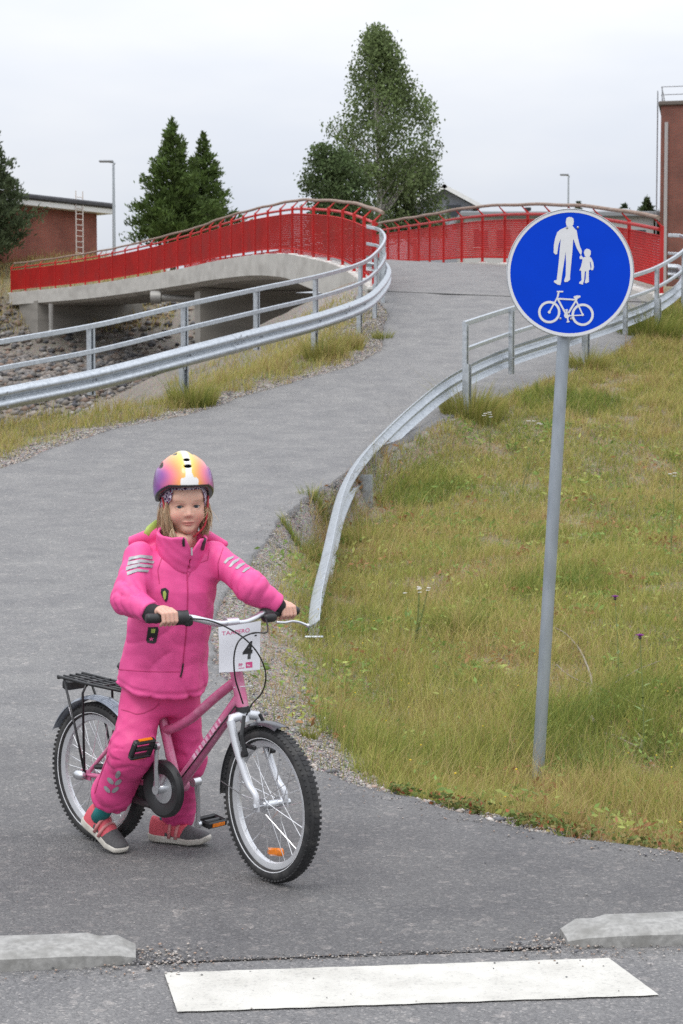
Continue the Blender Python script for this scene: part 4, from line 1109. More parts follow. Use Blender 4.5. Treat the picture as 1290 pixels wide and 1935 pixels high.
bike = thing('bicycle', "pink girl's bicycle with number plate 4 on the handlebar, held by the child", 'bicycle', (RC.x, RC.y, RC.z - .25))
fa = R(-53.3); fd = Vector((math.cos(fa), math.sin(fa), 0)); fn = Vector((fd.y, -fd.x, 0))

def wheel(C, d, n, front):
    Rt, rt = .2265, .0235
    mb = MB()
    prof = [(Rt + rt * math.cos(a), rt * 1.02 * math.sin(a)) for a in np.linspace(0, 2 * math.pi, 14, endpoint=False)]
    mb.revolve(C, n, d, prof, 64)
    tyre = mb.build('wheel', m_rubber, bike, smooth=True); tyre['label'] = 'front wheel with knobbly tyre' if front else 'rear wheel with knobbly tyre'
    d1 = n.cross(d)
    mb = MB(); nk = 84
    for i in range(nk):
        for row, (la, w_, h_) in enumerate(((-.017, .011, .008), (0, .012, .008), (.017, .011, .008))):
            th = 2 * math.pi * (i + (.5 if row == 1 else 0)) / nk
            rad = d * math.cos(th) + d1 * math.sin(th); tg = -d * math.sin(th) + d1 * math.cos(th)
            rr = Rt + math.sqrt(max(0, rt * rt - la * la)) - .0014
            if row == 1: mb.box(C + rad * rr + n * la, (.0105, .015, .005), (tg, n, rad))
            else: mb.box(C + rad * rr + n * la, (.0090, .012, .006), (tg, n, (rad + n * (la / .017) * .7).normalized()))
    mb.build('tread', m_rubber, tyre)
    mb = MB()
    for s in (-1, 1):
        mb.revolve(C, n, d, [(.2135 + q, s * h) for q, h in ((0, .0208), (.0030, .0224), (.0030, .0229), (0, .0214))], 64)
    mb.build('sidewall_line', mat('reflective_line', (.62, .63, .64), rough=.4), tyre, smooth=True)
    mb = MB(); mb.revolve(C, n, d, [(.207, -.013), (.203, -.0125), (.188, -.009), (.185, 0), (.188, .009), (.203, .0125), (.207, .013), (.200, .010), (.200, -.010)], 64)
    mb.build('rim', mat('rim_alloy', (.66, .67, .69), rough=.35, metal=.6, var=.05, scale=30), tyre, auto=35)
    mb = MB(); mb.tube([C - n * .036, C + n * .036], .014 if front else .026, 14)
    for s in (-1, 1): mb.revolve(C + n * s * .03, n, d, [(.0, -.002), (.024, -.002), (.024, .002), (0, .002)], 20, closed_prof=False)
    mb.tube([C - n * .062, C + n * .062], .005, 8)
    mb.build('hub', m_silver, tyre, auto=40)
    ns = 28
    for i in range(ns):
        side = 1 if i % 2 else -1; th = 2 * math.pi * i / ns; sw = .9 if (i // 2) % 2 else -.9
        p = C + n * (side * .029) + (d * math.cos(th + sw) + d1 * math.sin(th + sw)) * .021
        q = C + (d * math.cos(th) + d1 * math.sin(th)) * .187 + n * side * .003
        mb = MB(); mb.tube([p, q], .00125, 4, cap=False); mb.build('spoke', m_spoke, tyre)
    # amber reflector between the spokes
    for ang in ((R(-80),) if front else (R(-38),)):
        rad = d * math.cos(ang) + d1 * math.sin(ang); tg = -d * math.sin(ang) + d1 * math.cos(ang)
        rad, tg = (rad, tg)
        mb = MB(); mb.bbox(C + rad * .152, (.085, .026, .016), (tg, rad, n), .006); mb.build('reflector', m_amber, tyre, auto=40)
    return tyre
wheel(RC, bd, br, False); wheel(FC, fd, fn, True)

# frame
BBc = B(.42, 0, .226); St = B(.325, 0, .505); Hb = B(.745, 0, .541); Ht = B(.7155, 0, .652)
frame = MB()
frame.tube([BBc, St], [.0175, .0165], 14)
tt = catmull([B(.722, 0, .622), B(.62, 0, .555), B(.50, 0, .470), B(.435, 0, .435), B(.385, 0, .415), B(.352, 0, .412)], 6)
frame.tube(tt, .0165, 14)
frame.tube([B(.737, 0, .565), BBc + bd * .005], [.0215, .0205], 14)
frame.tube([Hb - (Ht - Hb) * .05, Ht], .0205, 16)
frame.tube([BBc - br * .036, BBc + br * .036], .024, 16)
for s in (-1, 1):
    frame.tube([BBc + br * s * .022, B(.30, s * .045, .225), RC + br * s * .058], [.011, .010, .008], 10)
    frame.tube([St - UZ * .03 + br * s * .012, B(.20, s * .045, .40), RC + br * s * .058], [.008, .008, .007], 10)
    frame.box(RC + br * s * .060, (.05, .005, .035), (bd, br, UZ))
fr = frame.build('frame', m_pink, bike, auto=40)
# worn pale lettering strip on the down tube
mb = MB()
m_dec = mat('worn_decal', (.62, .36, .47), rough=.4, var=.3, scale=50)
for k in range(9):
    t = .25 + k * .05; c = B(.737, 0, .565).lerp(BBc, t) + br * .0205; ax_ = (BBc - B(.737, 0, .565)).normalized(); ay_ = br.cross(ax_)
    mb.box(c, (.008 + .004 * (k % 3), .0025, .016), (ax_, br, ay_))
mb.build('decal', m_dec, fr)
# head set rings, seat clamp
mb = MB(); mb.revolve(Hb - (Ht - Hb) * .12, (Ht - Hb).normalized(), bd, [(.010, -.006), (.024, -.006), (.024, .010), (.010, .010)], 20); mb.build('headset', m_black, bike)
mb = MB(); mb.revolve(Ht + (Ht - Hb) * .04, (Ht - Hb).normalized(), bd, [(.01, -.004), (.022, -.004), (.02, .008), (.01, .008)], 20); mb.build('headset', m_black, bike)
sd_ = (St - BBc).normalized()
mb = MB(); mb.tube([St - sd_ * .02, St + sd_ * .10], .0127, 12); mb.build('seat_post', m_silver, bike, smooth=True)
# saddle
mb = MB(); sp = St + sd_ * .105; vs = []; fs = []
secs = [(-.11, .066, .022), (-.07, .072, .026), (-.02, .052, .024), (.04, .030, .020), (.10, .020, .017), (.125, .010, .010)]
for s_, hw, hh in secs:
    c = sp + bd * s_
    for k in range(12):
        a = 2 * math.pi * k / 12; vs.append(c + br * (hw * math.cos(a)) + UZ * (hh * math.sin(a) + .012))
for i in range(len(secs) - 1):
    for k in range(12): j = (k + 1) % 12; fs.append((i * 12 + k, i * 12 + j, i * 12 + 12 + j, i * 12 + 12 + k))
fs += [tuple(range(11, -1, -1)), tuple(range(60, 72))]
mb.add(vs, fs); mb.build('saddle', m_black, bike, smooth=True)
# fork
sa = (Ht - Hb).normalized()
crown = Hb - sa * .035
mb = MB()
mb.tube([Hb, crown - sa * .02], .016, 12)
mb.tube([crown + fn * .055 - sa * .02, crown + fn * .05 - sa * .004, crown + sa * .004, crown - fn * .05 - sa * .004, crown - fn * .055 - sa * .02], [.013, .0155, .016, .0155, .013], 12)
for s in (-1, 1):
    e = FC + fn * s * .056
    pts = catmull([crown + fn * s * .055 - sa * .01, crown.lerp(FC, .35) + fn * s * .056 - fd * .012, crown.lerp(FC, .72) + fn * s * .056 - fd * .010, FC + fn * s * .056 + UZ * .035 - fd * .006, e], 5)
    mb.tube(pts, [.0145 - .005 * i / (len(pts) - 1) for i in range(len(pts))], 12)
    mb.box(e, (.026, .006, .03), (fd, fn, UZ))
fk = mb.build('fork', m_white_al, bike, auto=50)
mb = MB()
for s in (-1, 1): mb.tube([FC + fn * s * .058, FC + fn * s * .072], .0095, 8)
mb.build('axle_nut', m_silver, fk)
# front rim brake
mb = MB()
for s in (-1, 1):
    b0 = crown.lerp(FC, .40) + fn * s * .050 + fd * .02; b1 = crown - sa * .0 + fn * s * .030 + fd * .045 + UZ * .01
    mb.tube([b0, b0.lerp(b1, .5) + fn * s * .012, b1], [.008, .007, .006], 8)
    mb.bbox(b0 - fn * s * .022 + UZ * .02, (.05, .012, .014), (fd, fn, UZ), .003)
    mb.tube([b0 - fn * s * .005, b0 + fn * s * .012], .011, 8)
mb.build('front_brake', m_black, bike)
# mudguards
def guard(C, d, n, a0, a1, Rg, hw, m, stay):
    mb = MB(); prof = [(Rg - .012, -hw), (Rg - .003, -hw * .72), (Rg, 0), (Rg - .003, hw * .72), (Rg - .012, hw), (Rg - .0135, hw * .95), (Rg - .005, hw * .68), (Rg - .002, 0), (Rg - .005, -hw * .68), (Rg - .0135, -hw * .95)]
    mb.revolve(C, n, d, prof, 30, a0, a1); o = mb.build('mudguard', m, bike, auto=60)
    d1 = n.cross(d); mb = MB()
    for s in (-1, 1):
        q = d * math.cos(stay) + d1 * math.sin(stay); mb.tube([C + n * s * .05, C + q * (Rg - .01) + n * s * hw * .9], .0018, 5)
    mb.build('stay', m_spoke, o)
FD1 = fn.cross(fd)
sgn = 1 if FD1.z > 0 else -1
guard(FC, fd, fn, sgn * R(76), sgn * R(182), .270, .030, mat('dark_mudguard', (.035, .036, .042), rough=.3, coat=.4), sgn * R(172))
sg2 = 1 if br.cross(bd).z > 0 else -1
guard(RC, bd, br, sg2 * R(30), sg2 * R(152), .276, .031, m_fend, sg2 * R(122))
# cranks, chain case, pedals
cc = BBc + br * .062
mb = MB(); mb.revolve(cc, br, bd, [(.050, -.014), (.088, -.016), (.098, -.008), (.098, .006), (.088, .014), (.060, .012), (.050, .006)], 48)
mb.tube([cc - bd * .06 + UZ * .066, RC + br * .055 + UZ * .035 + bd * .05], [.014, .010], 8); mb.tube([cc - bd * .06 - UZ * .066, RC + br * .055 - UZ * .035 + bd * .05], [.014, .010], 8)
chain = mb.build('chain_case', m_black, bike, auto=40)
mb = MB(); mb.revolve(cc, br, bd, [(.0, .010), (.020, .009), (.040, .005), (.052, .004), (.052, -.01), (0, -.01)], 40, closed_prof=False); mb.build('chain_disc', m_silver, chain, auto=50)
def crank(side, ang, L_=.152):
    c = BBc + br * side * .088; e = c + (UZ * math.cos(ang) + bd * math.sin(ang)) * L_ + br * side * .012
    mb = MB(); mb.tube([c, c.lerp(e, .5) + br * side * .004, e], [.013, .009, .010], 10, flat=(br, .75)); mb.tube([c - br * side * .02, c + br * side * .010], .016, 12); mb.tube([e - br * .006, e + br * .006], .014, 12)
    return e, mb.build('crank', m_silver, bike, auto=50)
def pedal(e, side, tilt):
    py = (bd * math.cos(tilt) + UZ * math.sin(tilt)).normalized(); pz = br.cross(py)
    c = e + br * side * .062
    mb = MB()
    for s in (-1, 1):
        mb.bbox(c + py * s * .030, (.088, .013, .024), (br, py, pz), .005)
        mb.bbox(c + br * s * .039, (.012, .058, .022), (br, py, pz), .005)
    mb.tube([e, c + br * side * .04], .009, 8); mb.bbox(c, (.07, .016, .014), (br, py, pz), .003)
    o = mb.build('pedal', m_black, bike, auto=40)
    for s in (-1, 1):
        mb = MB(); mb.box(c + py * s * .0372, (.055, .004, .012), (br, py, pz)); mb.build('pedal_reflector', m_amber, o)
e1, c1 = crank(1, R(4)); pedal(e1, 1, R(62))
e2, c2 = crank(-1, R(183)); pedal(e2, -1, R(-8))
# rear rack
m_rack = mat('rack_black', (.014, .014, .015), rough=.4)
mb = MB(); zt_ = .530
for off in (-.055, -.028, 0, .028, .055): mb.tube([B(-.165, off, zt_ + .012), B(.0, off, zt_ + .004), B(.20, off, zt_)], .0038 if abs(off) < .05 else .0055, 6)
for s in (-.165, -.08, .0, .09): mb.tube([B(s, -.055, zt_ + .006), B(s, .055, zt_ + .006)], .005, 6)
for sd in (-1, 1):
    mb.tube([B(-.13, sd * .055, zt_ + .01), B(-.045, sd * .068, .36), RC + br * sd * .066], .0048, 6)
    mb.tube([B(.0, sd * .055, zt_ + .002), B(-.008, sd * .066, .50), RC + br * sd * .068 + UZ * .01], .0048, 6)
    mb.tube([B(.20, sd * .055, zt_), B(.27, sd * .012, .49)], .0045, 6)
rk = mb.build('rear_rack', m_rack, bike, smooth=True)
mb = MB(); mb.bbox(B(-.135, 0, zt_ - .018), (.045, .09, .034), (bd, br, UZ), .006); mb.build('rack_plate', m_black, rk)
# rear hub cover and nut at drive side
mb = MB(); mb.bbox(RC + br * .080 - bd * .012, (.055, .03, .034), (bd, br, UZ), .010); mb.build('hub_cover', m_silver, bike, auto=50)
# stem and handlebar
Hc = B(.694, 0, .806)
mb = MB(); mb.tube([Ht, Ht + sa * .10, Hc - fd * .035 + UZ * -.012, Hc], [.0125, .0125, .013, .015], 12); mb.tube([Hc - fn * .022, Hc + fn * .022], .018, 14); mb.build('stem', m_silver, bike, auto=50)
def HB(l, f, z): return Hc + fn * l + fd * f + UZ * (z + l * .03)
hb_pts = [HB(.285, -.055, .022), HB(.20, -.042, .022), HB(.14, -.026, .021), HB(.095, -.006, .010), HB(.05, .002, .0), HB(0, 0, 0), HB(-.05, .002, .0), HB(-.095, -.006, .010), HB(-.14, -.026, .021), HB(-.20, -.042, .022), HB(-.298, -.058, .022)]
mb = MB(); mb.tube(catmull(hb_pts, 6), .0112, 12); hbar = mb.build('handlebar', m_silver, bike, smooth=True)
for l0 in (1, -1.05):
    mb = MB(); mb.tube([HB(l0 * .288, -.0555, .022), HB(l0 * .28, -.054, .022), HB(l0 * .20, -.042, .022), HB(l0 * .165, -.034, .0215)], [.014, .0165, .0155, .017], 14); mb.build('grip', m_black, hbar, smooth=True)
mb = MB(); mb.tube([HB(.198, -.0415, .022), HB(.192, -.040, .022), HB(.165, -.034, .0215), HB(.15, -.030, .021), HB(.146, -.028, .021)], [.018, .025, .024, .026, .016], 16); mb.bbox(HB(.152, -.02, .012), (.03, .02, .035), (fn, fd, UZ), .006); mb.build('gear_shifter', m_black, hbar, auto=50)
mb = MB(); mb.bbox(HB(-.158, -.012, .010), (.05, .035, .03), (fn, fd, UZ), .008); mb.tube([HB(-.170, -.036, .021), HB(-.145, -.028, .021)], .019, 14); mb.build('lever_mount', m_black, hbar, auto=50)
mb = MB(); mb.tube(catmull([HB(-.172, .010, -.004), HB(-.20, .018, -.006), HB(-.235, .012, -.004), HB(-.268, .010, -.010), HB(-.292, .018, -.020)], 5), [.006] * 21, 8, flat=(UZ, .7)); mb.ball(HB(-.294, .019, -.021), .0075, 8); mb.build('brake_lever', m_silver, hbar, smooth=True)
# cables
mb = MB()
def Kp(px, py, Y): return W(px, py, Y)
mb.tube(catmull([HB(.15, -.01, .02), Kp(392, 1172, 5.70), Kp(425, 1184, 5.69), Kp(462, 1207, 5.69), Kp(489, 1238, 5.71), Kp(502, 1275, 5.74), Kp(495, 1308, 5.77), Kp(476, 1330, 5.77), Kp(465, 1352, 5.77)], 6), .0026, 6)
mb.tube(catmull([HB(-.135, .0, .012), Kp(505, 1194, 5.80), Kp(478, 1196, 5.72), Kp(452, 1210, 5.68), Kp(442, 1240, 5.67), Kp(444, 1280, 5.70), Kp(452, 1308, 5.74), Kp(459, 1330, 5.76)], 6), .0026, 6)
mb.tube([B(.735, .022, .54), B(.60, .022, .40), B(.47, .024, .265)], .0024, 5)
mb.build('cable', m_cable, bike, smooth=True)
mb = MB(); mb.tube([B(.728, .022, .60), B(.728, .022, .60) + Vector((.06, -.01, .008))], .0014, 4); mb.build('cable_tie', m_signw, bike)
# number plate: a thin, slightly bowed plastic card
pc = [Kp(412, 1185, 5.742), Kp(492, 1173, 5.815), Kp(490.5, 1265, 5.805), Kp(414, 1271, 5.735)]
pn_ = (pc[1] - pc[0]).cross(pc[3] - pc[0]).normalized(); pn_ = pn_ if pn_.y < 0 else -pn_
def PL(u, v, h=0.0):
    p = (pc[0] * (1 - u) + pc[1] * u) * (1 - v) + (pc[3] * (1 - u) + pc[2] * u) * v
    return p + pn_ * (h + .010 * math.sin(math.pi * u) + .002 * math.sin(5 * v + 2 * u))
m_card = mat('white_card', (.66, .66, .70), rough=.4, var=.03, scale=8, coat=.2)
V = []; nu, nv = 16, 12
for lay in (0, .0016):
    for j in range(nv + 1):
        for i in range(nu + 1):
            u, v = i / nu, j / nv
            V.append(PL(u, v, lay))
id_ = np.arange((nu + 1) * (nv + 1)).reshape(nv + 1, nu + 1); M_ = (nu + 1) * (nv + 1)
F = [tuple(q) for q in np.stack([id_[:-1, :-1], id_[:-1, 1:], id_[1:, 1:], id_[1:, :-1]], -1).reshape(-1, 4)]
F = F + [tuple(i + M_ for i in reversed(f)) for f in F]
rim_ = list(id_[0, :]) + list(id_[1:, -1]) + list(id_[-1, -2::-1]) + list(id_[-2:0:-1, 0])
F += [(rim_[i], rim_[(i + 1) % len(rim_)], rim_[(i + 1) % len(rim_)] + M_, rim_[i] + M_) for i in range(len(rim_))]
mb = MB(); mb.add(V, [tuple(int(q) for q in f) for f in F]); card = mb.build('number_plate', m_card, bike, auto=40)
def text_on(txt, u, v, hgt, m, name, bold=0.0, width=None, shear=0.0):
    """lettering laid on the card; u,v = left baseline in card coordinates"""
    c = bpy.data.curves.new('txt', 'FONT'); c.body = txt; c.size = 1.0; c.shear = shear; c.offset = bold; c.resolution_u = 3
    o = bpy.data.objects.new('txt', c); COL.objects.link(o)
    dg = bpy.context.evaluated_depsgraph_get(); me = bpy.data.meshes.new_from_object(o.evaluated_get(dg))
    bpy.data.objects.remove(o); 
    H_ = (pc[3] - pc[0]).length; W_ = (pc[1] - pc[0]).length
    xs = [w_.co.x for w_ in me.vertices]; k = hgt / .70; kx = (width * W_ / max(1e-6, (max(xs) - min(xs)))) if width else k
    for w_ in me.vertices:
        uu = u + w_.co.x * kx / W_; vv = v - w_.co.y * k / H_; w_.co = PL(uu, vv, .0024)
    me.name = name
    return link(name, me, m, card)
m_ink = mat('black_ink', (.015, .015, .016), rough=.5); m_ink_p = mat('pink_ink', (.55, .05, .19), rough=.5); m_ink_b = mat('blue_ink', (.06, .20, .42), rough=.5)
text_on('TAAPERO', .06, .19, .0125, m_ink_p, 'lettering', width=.64)
text_on('4', .54, .74, .050, m_ink, 'numeral', bold=.035, shear=.12)
text_on('PP', .44, .90, .010, m_ink_p, 'lettering', bold=.02)
for (u0, u1, v0, v1, m__) in ((.62, .79, .82, .94, m_ink_p), (.44, .58, .925, .94, m_ink_p), (.78, .92, .215, .245, m_ink), (.84, .90, .27, .30, m_ink)):
    me = bpy.data.meshes.new('print_block'); me.from_pydata([tuple(PL(u0, v1, .0022)), tuple(PL(u1, v1, .0022)), tuple(PL(u1, v0, .0022)), tuple(PL(u0, v0, .0022))], [], [(0, 1, 2, 3)])
    link('print_block', me, m__, card)
text_on('Rau', .645, .905, .006, m_card, 'lettering', bold=.02)

# ------------------------------------------------------------------ the child: shapes from smooth distance fields
def surface(fn, lo, hi, h):
    """naive surface nets on a regular grid"""
    lo = np.array(lo, float); n = np.ceil((np.array(hi, float) - lo) / h).astype(int) + 1
    ax_ = [lo[i] + h * np.arange(n[i]) for i in range(3)]
    x, y, z = np.meshgrid(*ax_, indexing='ij', sparse=False)
    D = fn(x, y, z).astype(np.float32); del x, y, z
    ins = D < 0
    c = [(i, j, k) for i in (0, 1) for j in (0, 1) for k in (0, 1)]
    sl = lambda o: tuple(slice(o[a], n[a] - 1 + o[a]) for a in range(3))
    cnt = np.zeros(n - 1, np.int8); acc = np.zeros(tuple(n - 1) + (3,), np.float32)
    allin = np.ones(n - 1, bool); anyin = np.zeros(n - 1, bool)
    for o in c:
        allin &= ins[sl(o)]; anyin |= ins[sl(o)]
    act = np.argwhere(anyin & ~allin)
    idx_ = -np.ones(n - 1, np.int64); idx_[act[:, 0], act[:, 1], act[:, 2]] = np.arange(len(act))
    pos = np.zeros((len(act), 3)); ct = np.zeros(len(act))
    for a in range(8):
        for b_ in range(a + 1, 8):
            oa, ob = np.array(c[a]), np.array(c[b_])
            if np.abs(oa - ob).sum() != 1: continue
            pa, pb_ = act + oa, act + ob
            da = D[pa[:, 0], pa[:, 1], pa[:, 2]]; db = D[pb_[:, 0], pb_[:, 1], pb_[:, 2]]
            m_ = (da < 0) != (db < 0); t = np.where(m_, da / np.where(m_, da - db, 1), 0)
            pos += np.where(m_[:, None], pa + (pb_ - pa) * t[:, None], 0); ct += m_
    V = lo + (pos / ct[:, None]) * h
    Fs = []
    for a in range(3):
        b_, d_ = (a + 1) % 3, (a + 2) % 3
        s0 = [slice(None)] * 3; s1 = [slice(None)] * 3; s0[a] = slice(0, -1); s1[a] = slice(1, None)
        ch = ins[tuple(s0)] != ins[tuple(s1)]
        e = np.argwhere(ch); e = e[(e[:, b_] > 0) & (e[:, d_] > 0) & (e[:, b_] < n[b_] - 1) & (e[:, d_] < n[d_] - 1)]
        q = []
        for ob, od in ((-1, -1), (0, -1), (0, 0), (-1, 0)):
            g = e.copy(); g[:, b_] += ob; g[:, d_] += od; q.append(idx_[g[:, 0], g[:, 1], g[:, 2]])
        q = np.stack(q, 1); fl = ~ins[e[:, 0], e[:, 1], e[:, 2]]; q[fl] = q[fl][:, ::-1]
        Fs.append(q)
    F = np.concatenate(Fs); F = F[(F >= 0).all(1)]
    return V, F
def smin(a, b_, k):
    h = np.clip(.5 + .5 * (b_ - a) / k, 0, 1); return b_ + (a - b_) * h - k * h * (1 - h)
def smax(a, b_, k): return -smin(-a, -b_, k)
def cone(x, y, z, p, q, r0, r1):
    """capsule whose radius goes from r0 to r1"""
    px, py, pz = p; dx, dy, dz = q[0] - px, q[1] - py, q[2] - pz
    L2 = dx * dx + dy * dy + dz * dz
    t = np.clip(((x - px) * dx + (y - py) * dy + (z - pz) * dz) / L2, 0, 1)
    return np.sqrt((x - px - t * dx) ** 2 + (y - py - t * dy) ** 2 + (z - pz - t * dz) ** 2) - (r0 + (r1 - r0) * t)
def ell(x, y, z, c, r):
    k0 = np.sqrt(((x - c[0]) / r[0]) ** 2 + ((y - c[1]) / r[1]) ** 2 + ((z - c[2]) / r[2]) ** 2)
    return (k0 - 1) * min(r)
def folds(x, y, z, k, seed, sharp=1.6):
    """soft creases: ridged warped waves"""
    r = np.random.default_rng(seed); out = 0
    for i in range(3):
        v = r.normal(size=3); v /= np.linalg.norm(v); w_ = r.normal(size=3); w_ /= np.linalg.norm(w_)
        ph = (x * v[0] + y * v[1] + z * v[2]) * k * (1 + .45 * i) + 1.5 * np.sin((x * w_[0] + y * w_[1] + z * w_[2]) * k * .55 + r.uniform(0, 6)) + r.uniform(0, 6)
        out = out + (1 - np.abs(np.sin(ph)) ** sharp) * (.7 ** i)
    return out / 2.2 - .35
def ring_folds(x, y, z, p, q, pitch, seed):
    """creases running round a limb from p to q"""
    d = Vector(q) - Vector(p); L_ = d.length; d.normalize()
    t = (x - p[0]) * d.x + (y - p[1]) * d.y + (z - p[2]) * d.z
    ref = d.cross(Vector((.3, .5, .8))).normalized(); r2 = d.cross(ref)
    a = (x - p[0]) * ref.x + (y - p[1]) * ref.y + (z - p[2]) * ref.z; b_ = (x - p[0]) * r2.x + (y - p[1]) * r2.y + (z - p[2]) * r2.z
    ph = t / pitch * math.pi + a * 22 + 1.3 * np.sin(b_ * 30 + seed) + 1.1 * np.sin(a * 45 + t * 20 + seed * 2.1)
    return np.abs(np.sin(ph)) ** .55 - .72, t / L_
def frame_of(origin, f, u):
    u = Vector(u).normalized(); f = Vector(f); f = (f - u * f.dot(u)).normalized(); l = u.cross(f)
    return Vector(origin), l, f, u
def local(x, y, z, fr_):
    o, l, f, u = fr_; a, b_, c = x - o.x, y - o.y, z - o.z
    return a * l.x + b_ * l.y + c * l.z, a * f.x + b_ * f.y + c * f.z, a * u.x + b_ * u.y + c * u.z
def to_world(fr_, p): o, l, f, u = fr_; return o + l * p[0] + f * p[1] + u * p[2]
def loft(q, s, t, prof, k_end=.02):
    """elliptic sections: prof rows (t, half width, half depth, centre lateral, centre front)"""
    P_ = np.array(prof, float); a = np.interp(t, P_[:, 0], P_[:, 1]); b_ = np.interp(t, P_[:, 0], P_[:, 2]); cx = np.interp(t, P_[:, 0], P_[:, 3]); cy = np.interp(t, P_[:, 0], P_[:, 4])
    d = (np.sqrt(((q - cx) / a) ** 2 + ((s - cy) / b_) ** 2) - 1) * np.minimum(a, b_)
    return smax(d, np.maximum(P_[0, 0] - t, t - P_[-1, 0]), k_end)

# joints
P0 = W(303, 1302, 6.10); P1 = W(343, 1010, 6.00)
tf = Vector((math.sin(R(27)), -math.cos(R(27)), 0))
TF = frame_of(P0, tf, P1 - P0); HT = (P1 - P0).length
shR = W(262, 1052, 5.97); shL = W(404, 1050, 6.06)
elR = W(240, 1132, 5.87); elL = W(474, 1110, 5.97)
gripR = HB(.222, -.045, .022); gripL = HB(-.248, -.049, .022)
wrR = W(284, 1158, 5.80); wrL = W(522, 1144, 6.0)
hipR = W(268, 1326, 6.07); knR = W(249, 1420, 6.01); anR = W(207, 1512, 6.14)
hipL = W(338, 1322, 6.13); knL = W(352, 1430, 6.17); anL = W(334, 1548, 6.34)
person = thing('person', "child in bright pink rain suit and rainbow helmet standing astride the bicycle", 'person', (P0.x, P0.y, -.03))
v3 = lambda p: (p[0], p[1], p[2])

m_jacket = mat('pink_rain_jacket', (.76, .088, .29), rough=.5, var=.05, scale=30, bump=.2, bscale=13, spec=.35, bdist=.012)
m_pants = mat('pink_rain_trousers', (.68, .066, .235), rough=.5, var=.05, scale=30, bump=.22, bscale=13, spec=.35, bdist=.012)
# --- jacket
def sdf_jacket(x, y, z):
    q, s, t = local(x, y, z, TF)
    body = loft(q, s, t, [(.012, .160, .134, -.002, .008), (.05, .156, .128, 0, .006), (.11, .148, .116, 0, .003), (.20, .146, .107, 0, .003), (.30, .146, .104, 0, .004), (.38, .146, .096, 0, 0), (.425, .135, .082, 0, -.004), (.46, .105, .070, 0, -.004), (.485, .074, .062, 0, -.002), (.50, .062, .058, 0, 0)], .02)
    # hem drawn in a little, with a rolled edge
    body = body + .004 * sstep(.012, .0, np.abs(t - .034)) 
    d = body
    for sh, el_, wr in ((shR, elR, wrR), (shL, elL, wrL)):
        a = cone(x, y, z, v3(sh), v3(el_), .050, .048); b_ = cone(x, y, z, v3(el_), v3(wr), .048, .038)
        arm = smin(a, b_, .03); ad = (wr - el_).normalized(); tw_ = (x - wr.x) * ad.x + (y - wr.y) * ad.y + (z - wr.z) * ad.z
        arm = smax(arm, np.where(cone(x, y, z, v3(wr), v3(wr + ad * .06), .07, .07) < 0, tw_, -1), .006); d = smin(d, arm, .045)
    # creases gather at the elbows, under the arms and above the hem
    f1 = folds(x, y, z, 34, 5); f2 = folds(x, y, z, 62, 9)
    amp = .006 + .003 * np.sin(x * 11 + z * 7)
    eR = np.sqrt((x - elR.x) ** 2 + (y - elR.y) ** 2 + (z - elR.z) ** 2); eL = np.sqrt((x - elL.x) ** 2 + (y - elL.y) ** 2 + (z - elL.z) ** 2)
    el_a = np.exp(-(eR / .09) ** 2) + np.exp(-(eL / .09) ** 2)
    low = sstep(.22, .02, t)
    f3 = folds(x * 1.0, y, z * .45, 46, 12, 1.0)
    d = d - f1 * (amp * .55 + .004 * el_a + .002 * low) - f2 * (.0010 + .002 * el_a) - f3 * (.003 + .003 * low)
    for sh, el_, wr, sd in ((shR, elR, wrR, 1.0), (shL, elL, wrL, 4.0)):
        g, u = ring_folds(x, y, z, v3(sh), v3(el_), .058, sd); near = np.exp(-((cone(x, y, z, v3(sh), v3(el_), .05, .05)) / .02) ** 2)
        d = d - g * near * (.002 + .0055 * sstep(.3, 1.0, u)) * (u < 1.15)
        g, u = ring_folds(x, y, z, v3(el_), v3(wr), .044, sd + 1); near = np.exp(-((cone(x, y, z, v3(el_), v3(wr), .05, .04)) / .02) ** 2)
        d = d - g * near * (.0065 - .0035 * sstep(.2, .6, u) + .002 * sstep(.7, 1.0, u)) * (u > -.2)
    # long drags from the shoulders and across the belly
    dg = np.abs(np.sin(q * 34 + t * 15 * np.sign(q) + 1.4 * np.sin(t * 17 + q * 6))) ** .5 - .74
    d = d - dg * (.0030 + .0065 * sstep(.38, .05, t)) * sstep(.10, .13, np.abs(q) + .09) 
    hz_ = np.abs(np.sin(t * 42 + 2.0 * np.sin(q * 14) + 1.2 * np.sin(q * 31 + 2))) ** .7 - .68
    d = d - hz_ * .0022 * sstep(.04, .10, t) * sstep(.30, .18, t)
    # opening round the neck
    q2 = np.sqrt((q / .052) ** 2 + ((s - .004) / .050) ** 2)
    d = smax(d, -(np.maximum((q2 - 1) * .05, .465 - t)), .006)
    return d
V, F = surface(sdf_jacket, (-.83, 5.62, .44), (-.10, 6.32, 1.13), .0050)
jk = link('jacket', np_mesh('jacket', V, F), m_jacket, person, smooth=True)
bvh_j = BVHTree.FromPolygons([tuple(v) for v in V], [tuple(int(i) for i in f) for f in F])
eye = Vector((0, 0, CAM_H))
def cast(bvh, px, py):
    d = (W(px, py, 5.0) - eye).normalized(); h = bvh.ray_cast(eye, d)
    return (h[0], h[1]) if h[0] is not None else (None, None)
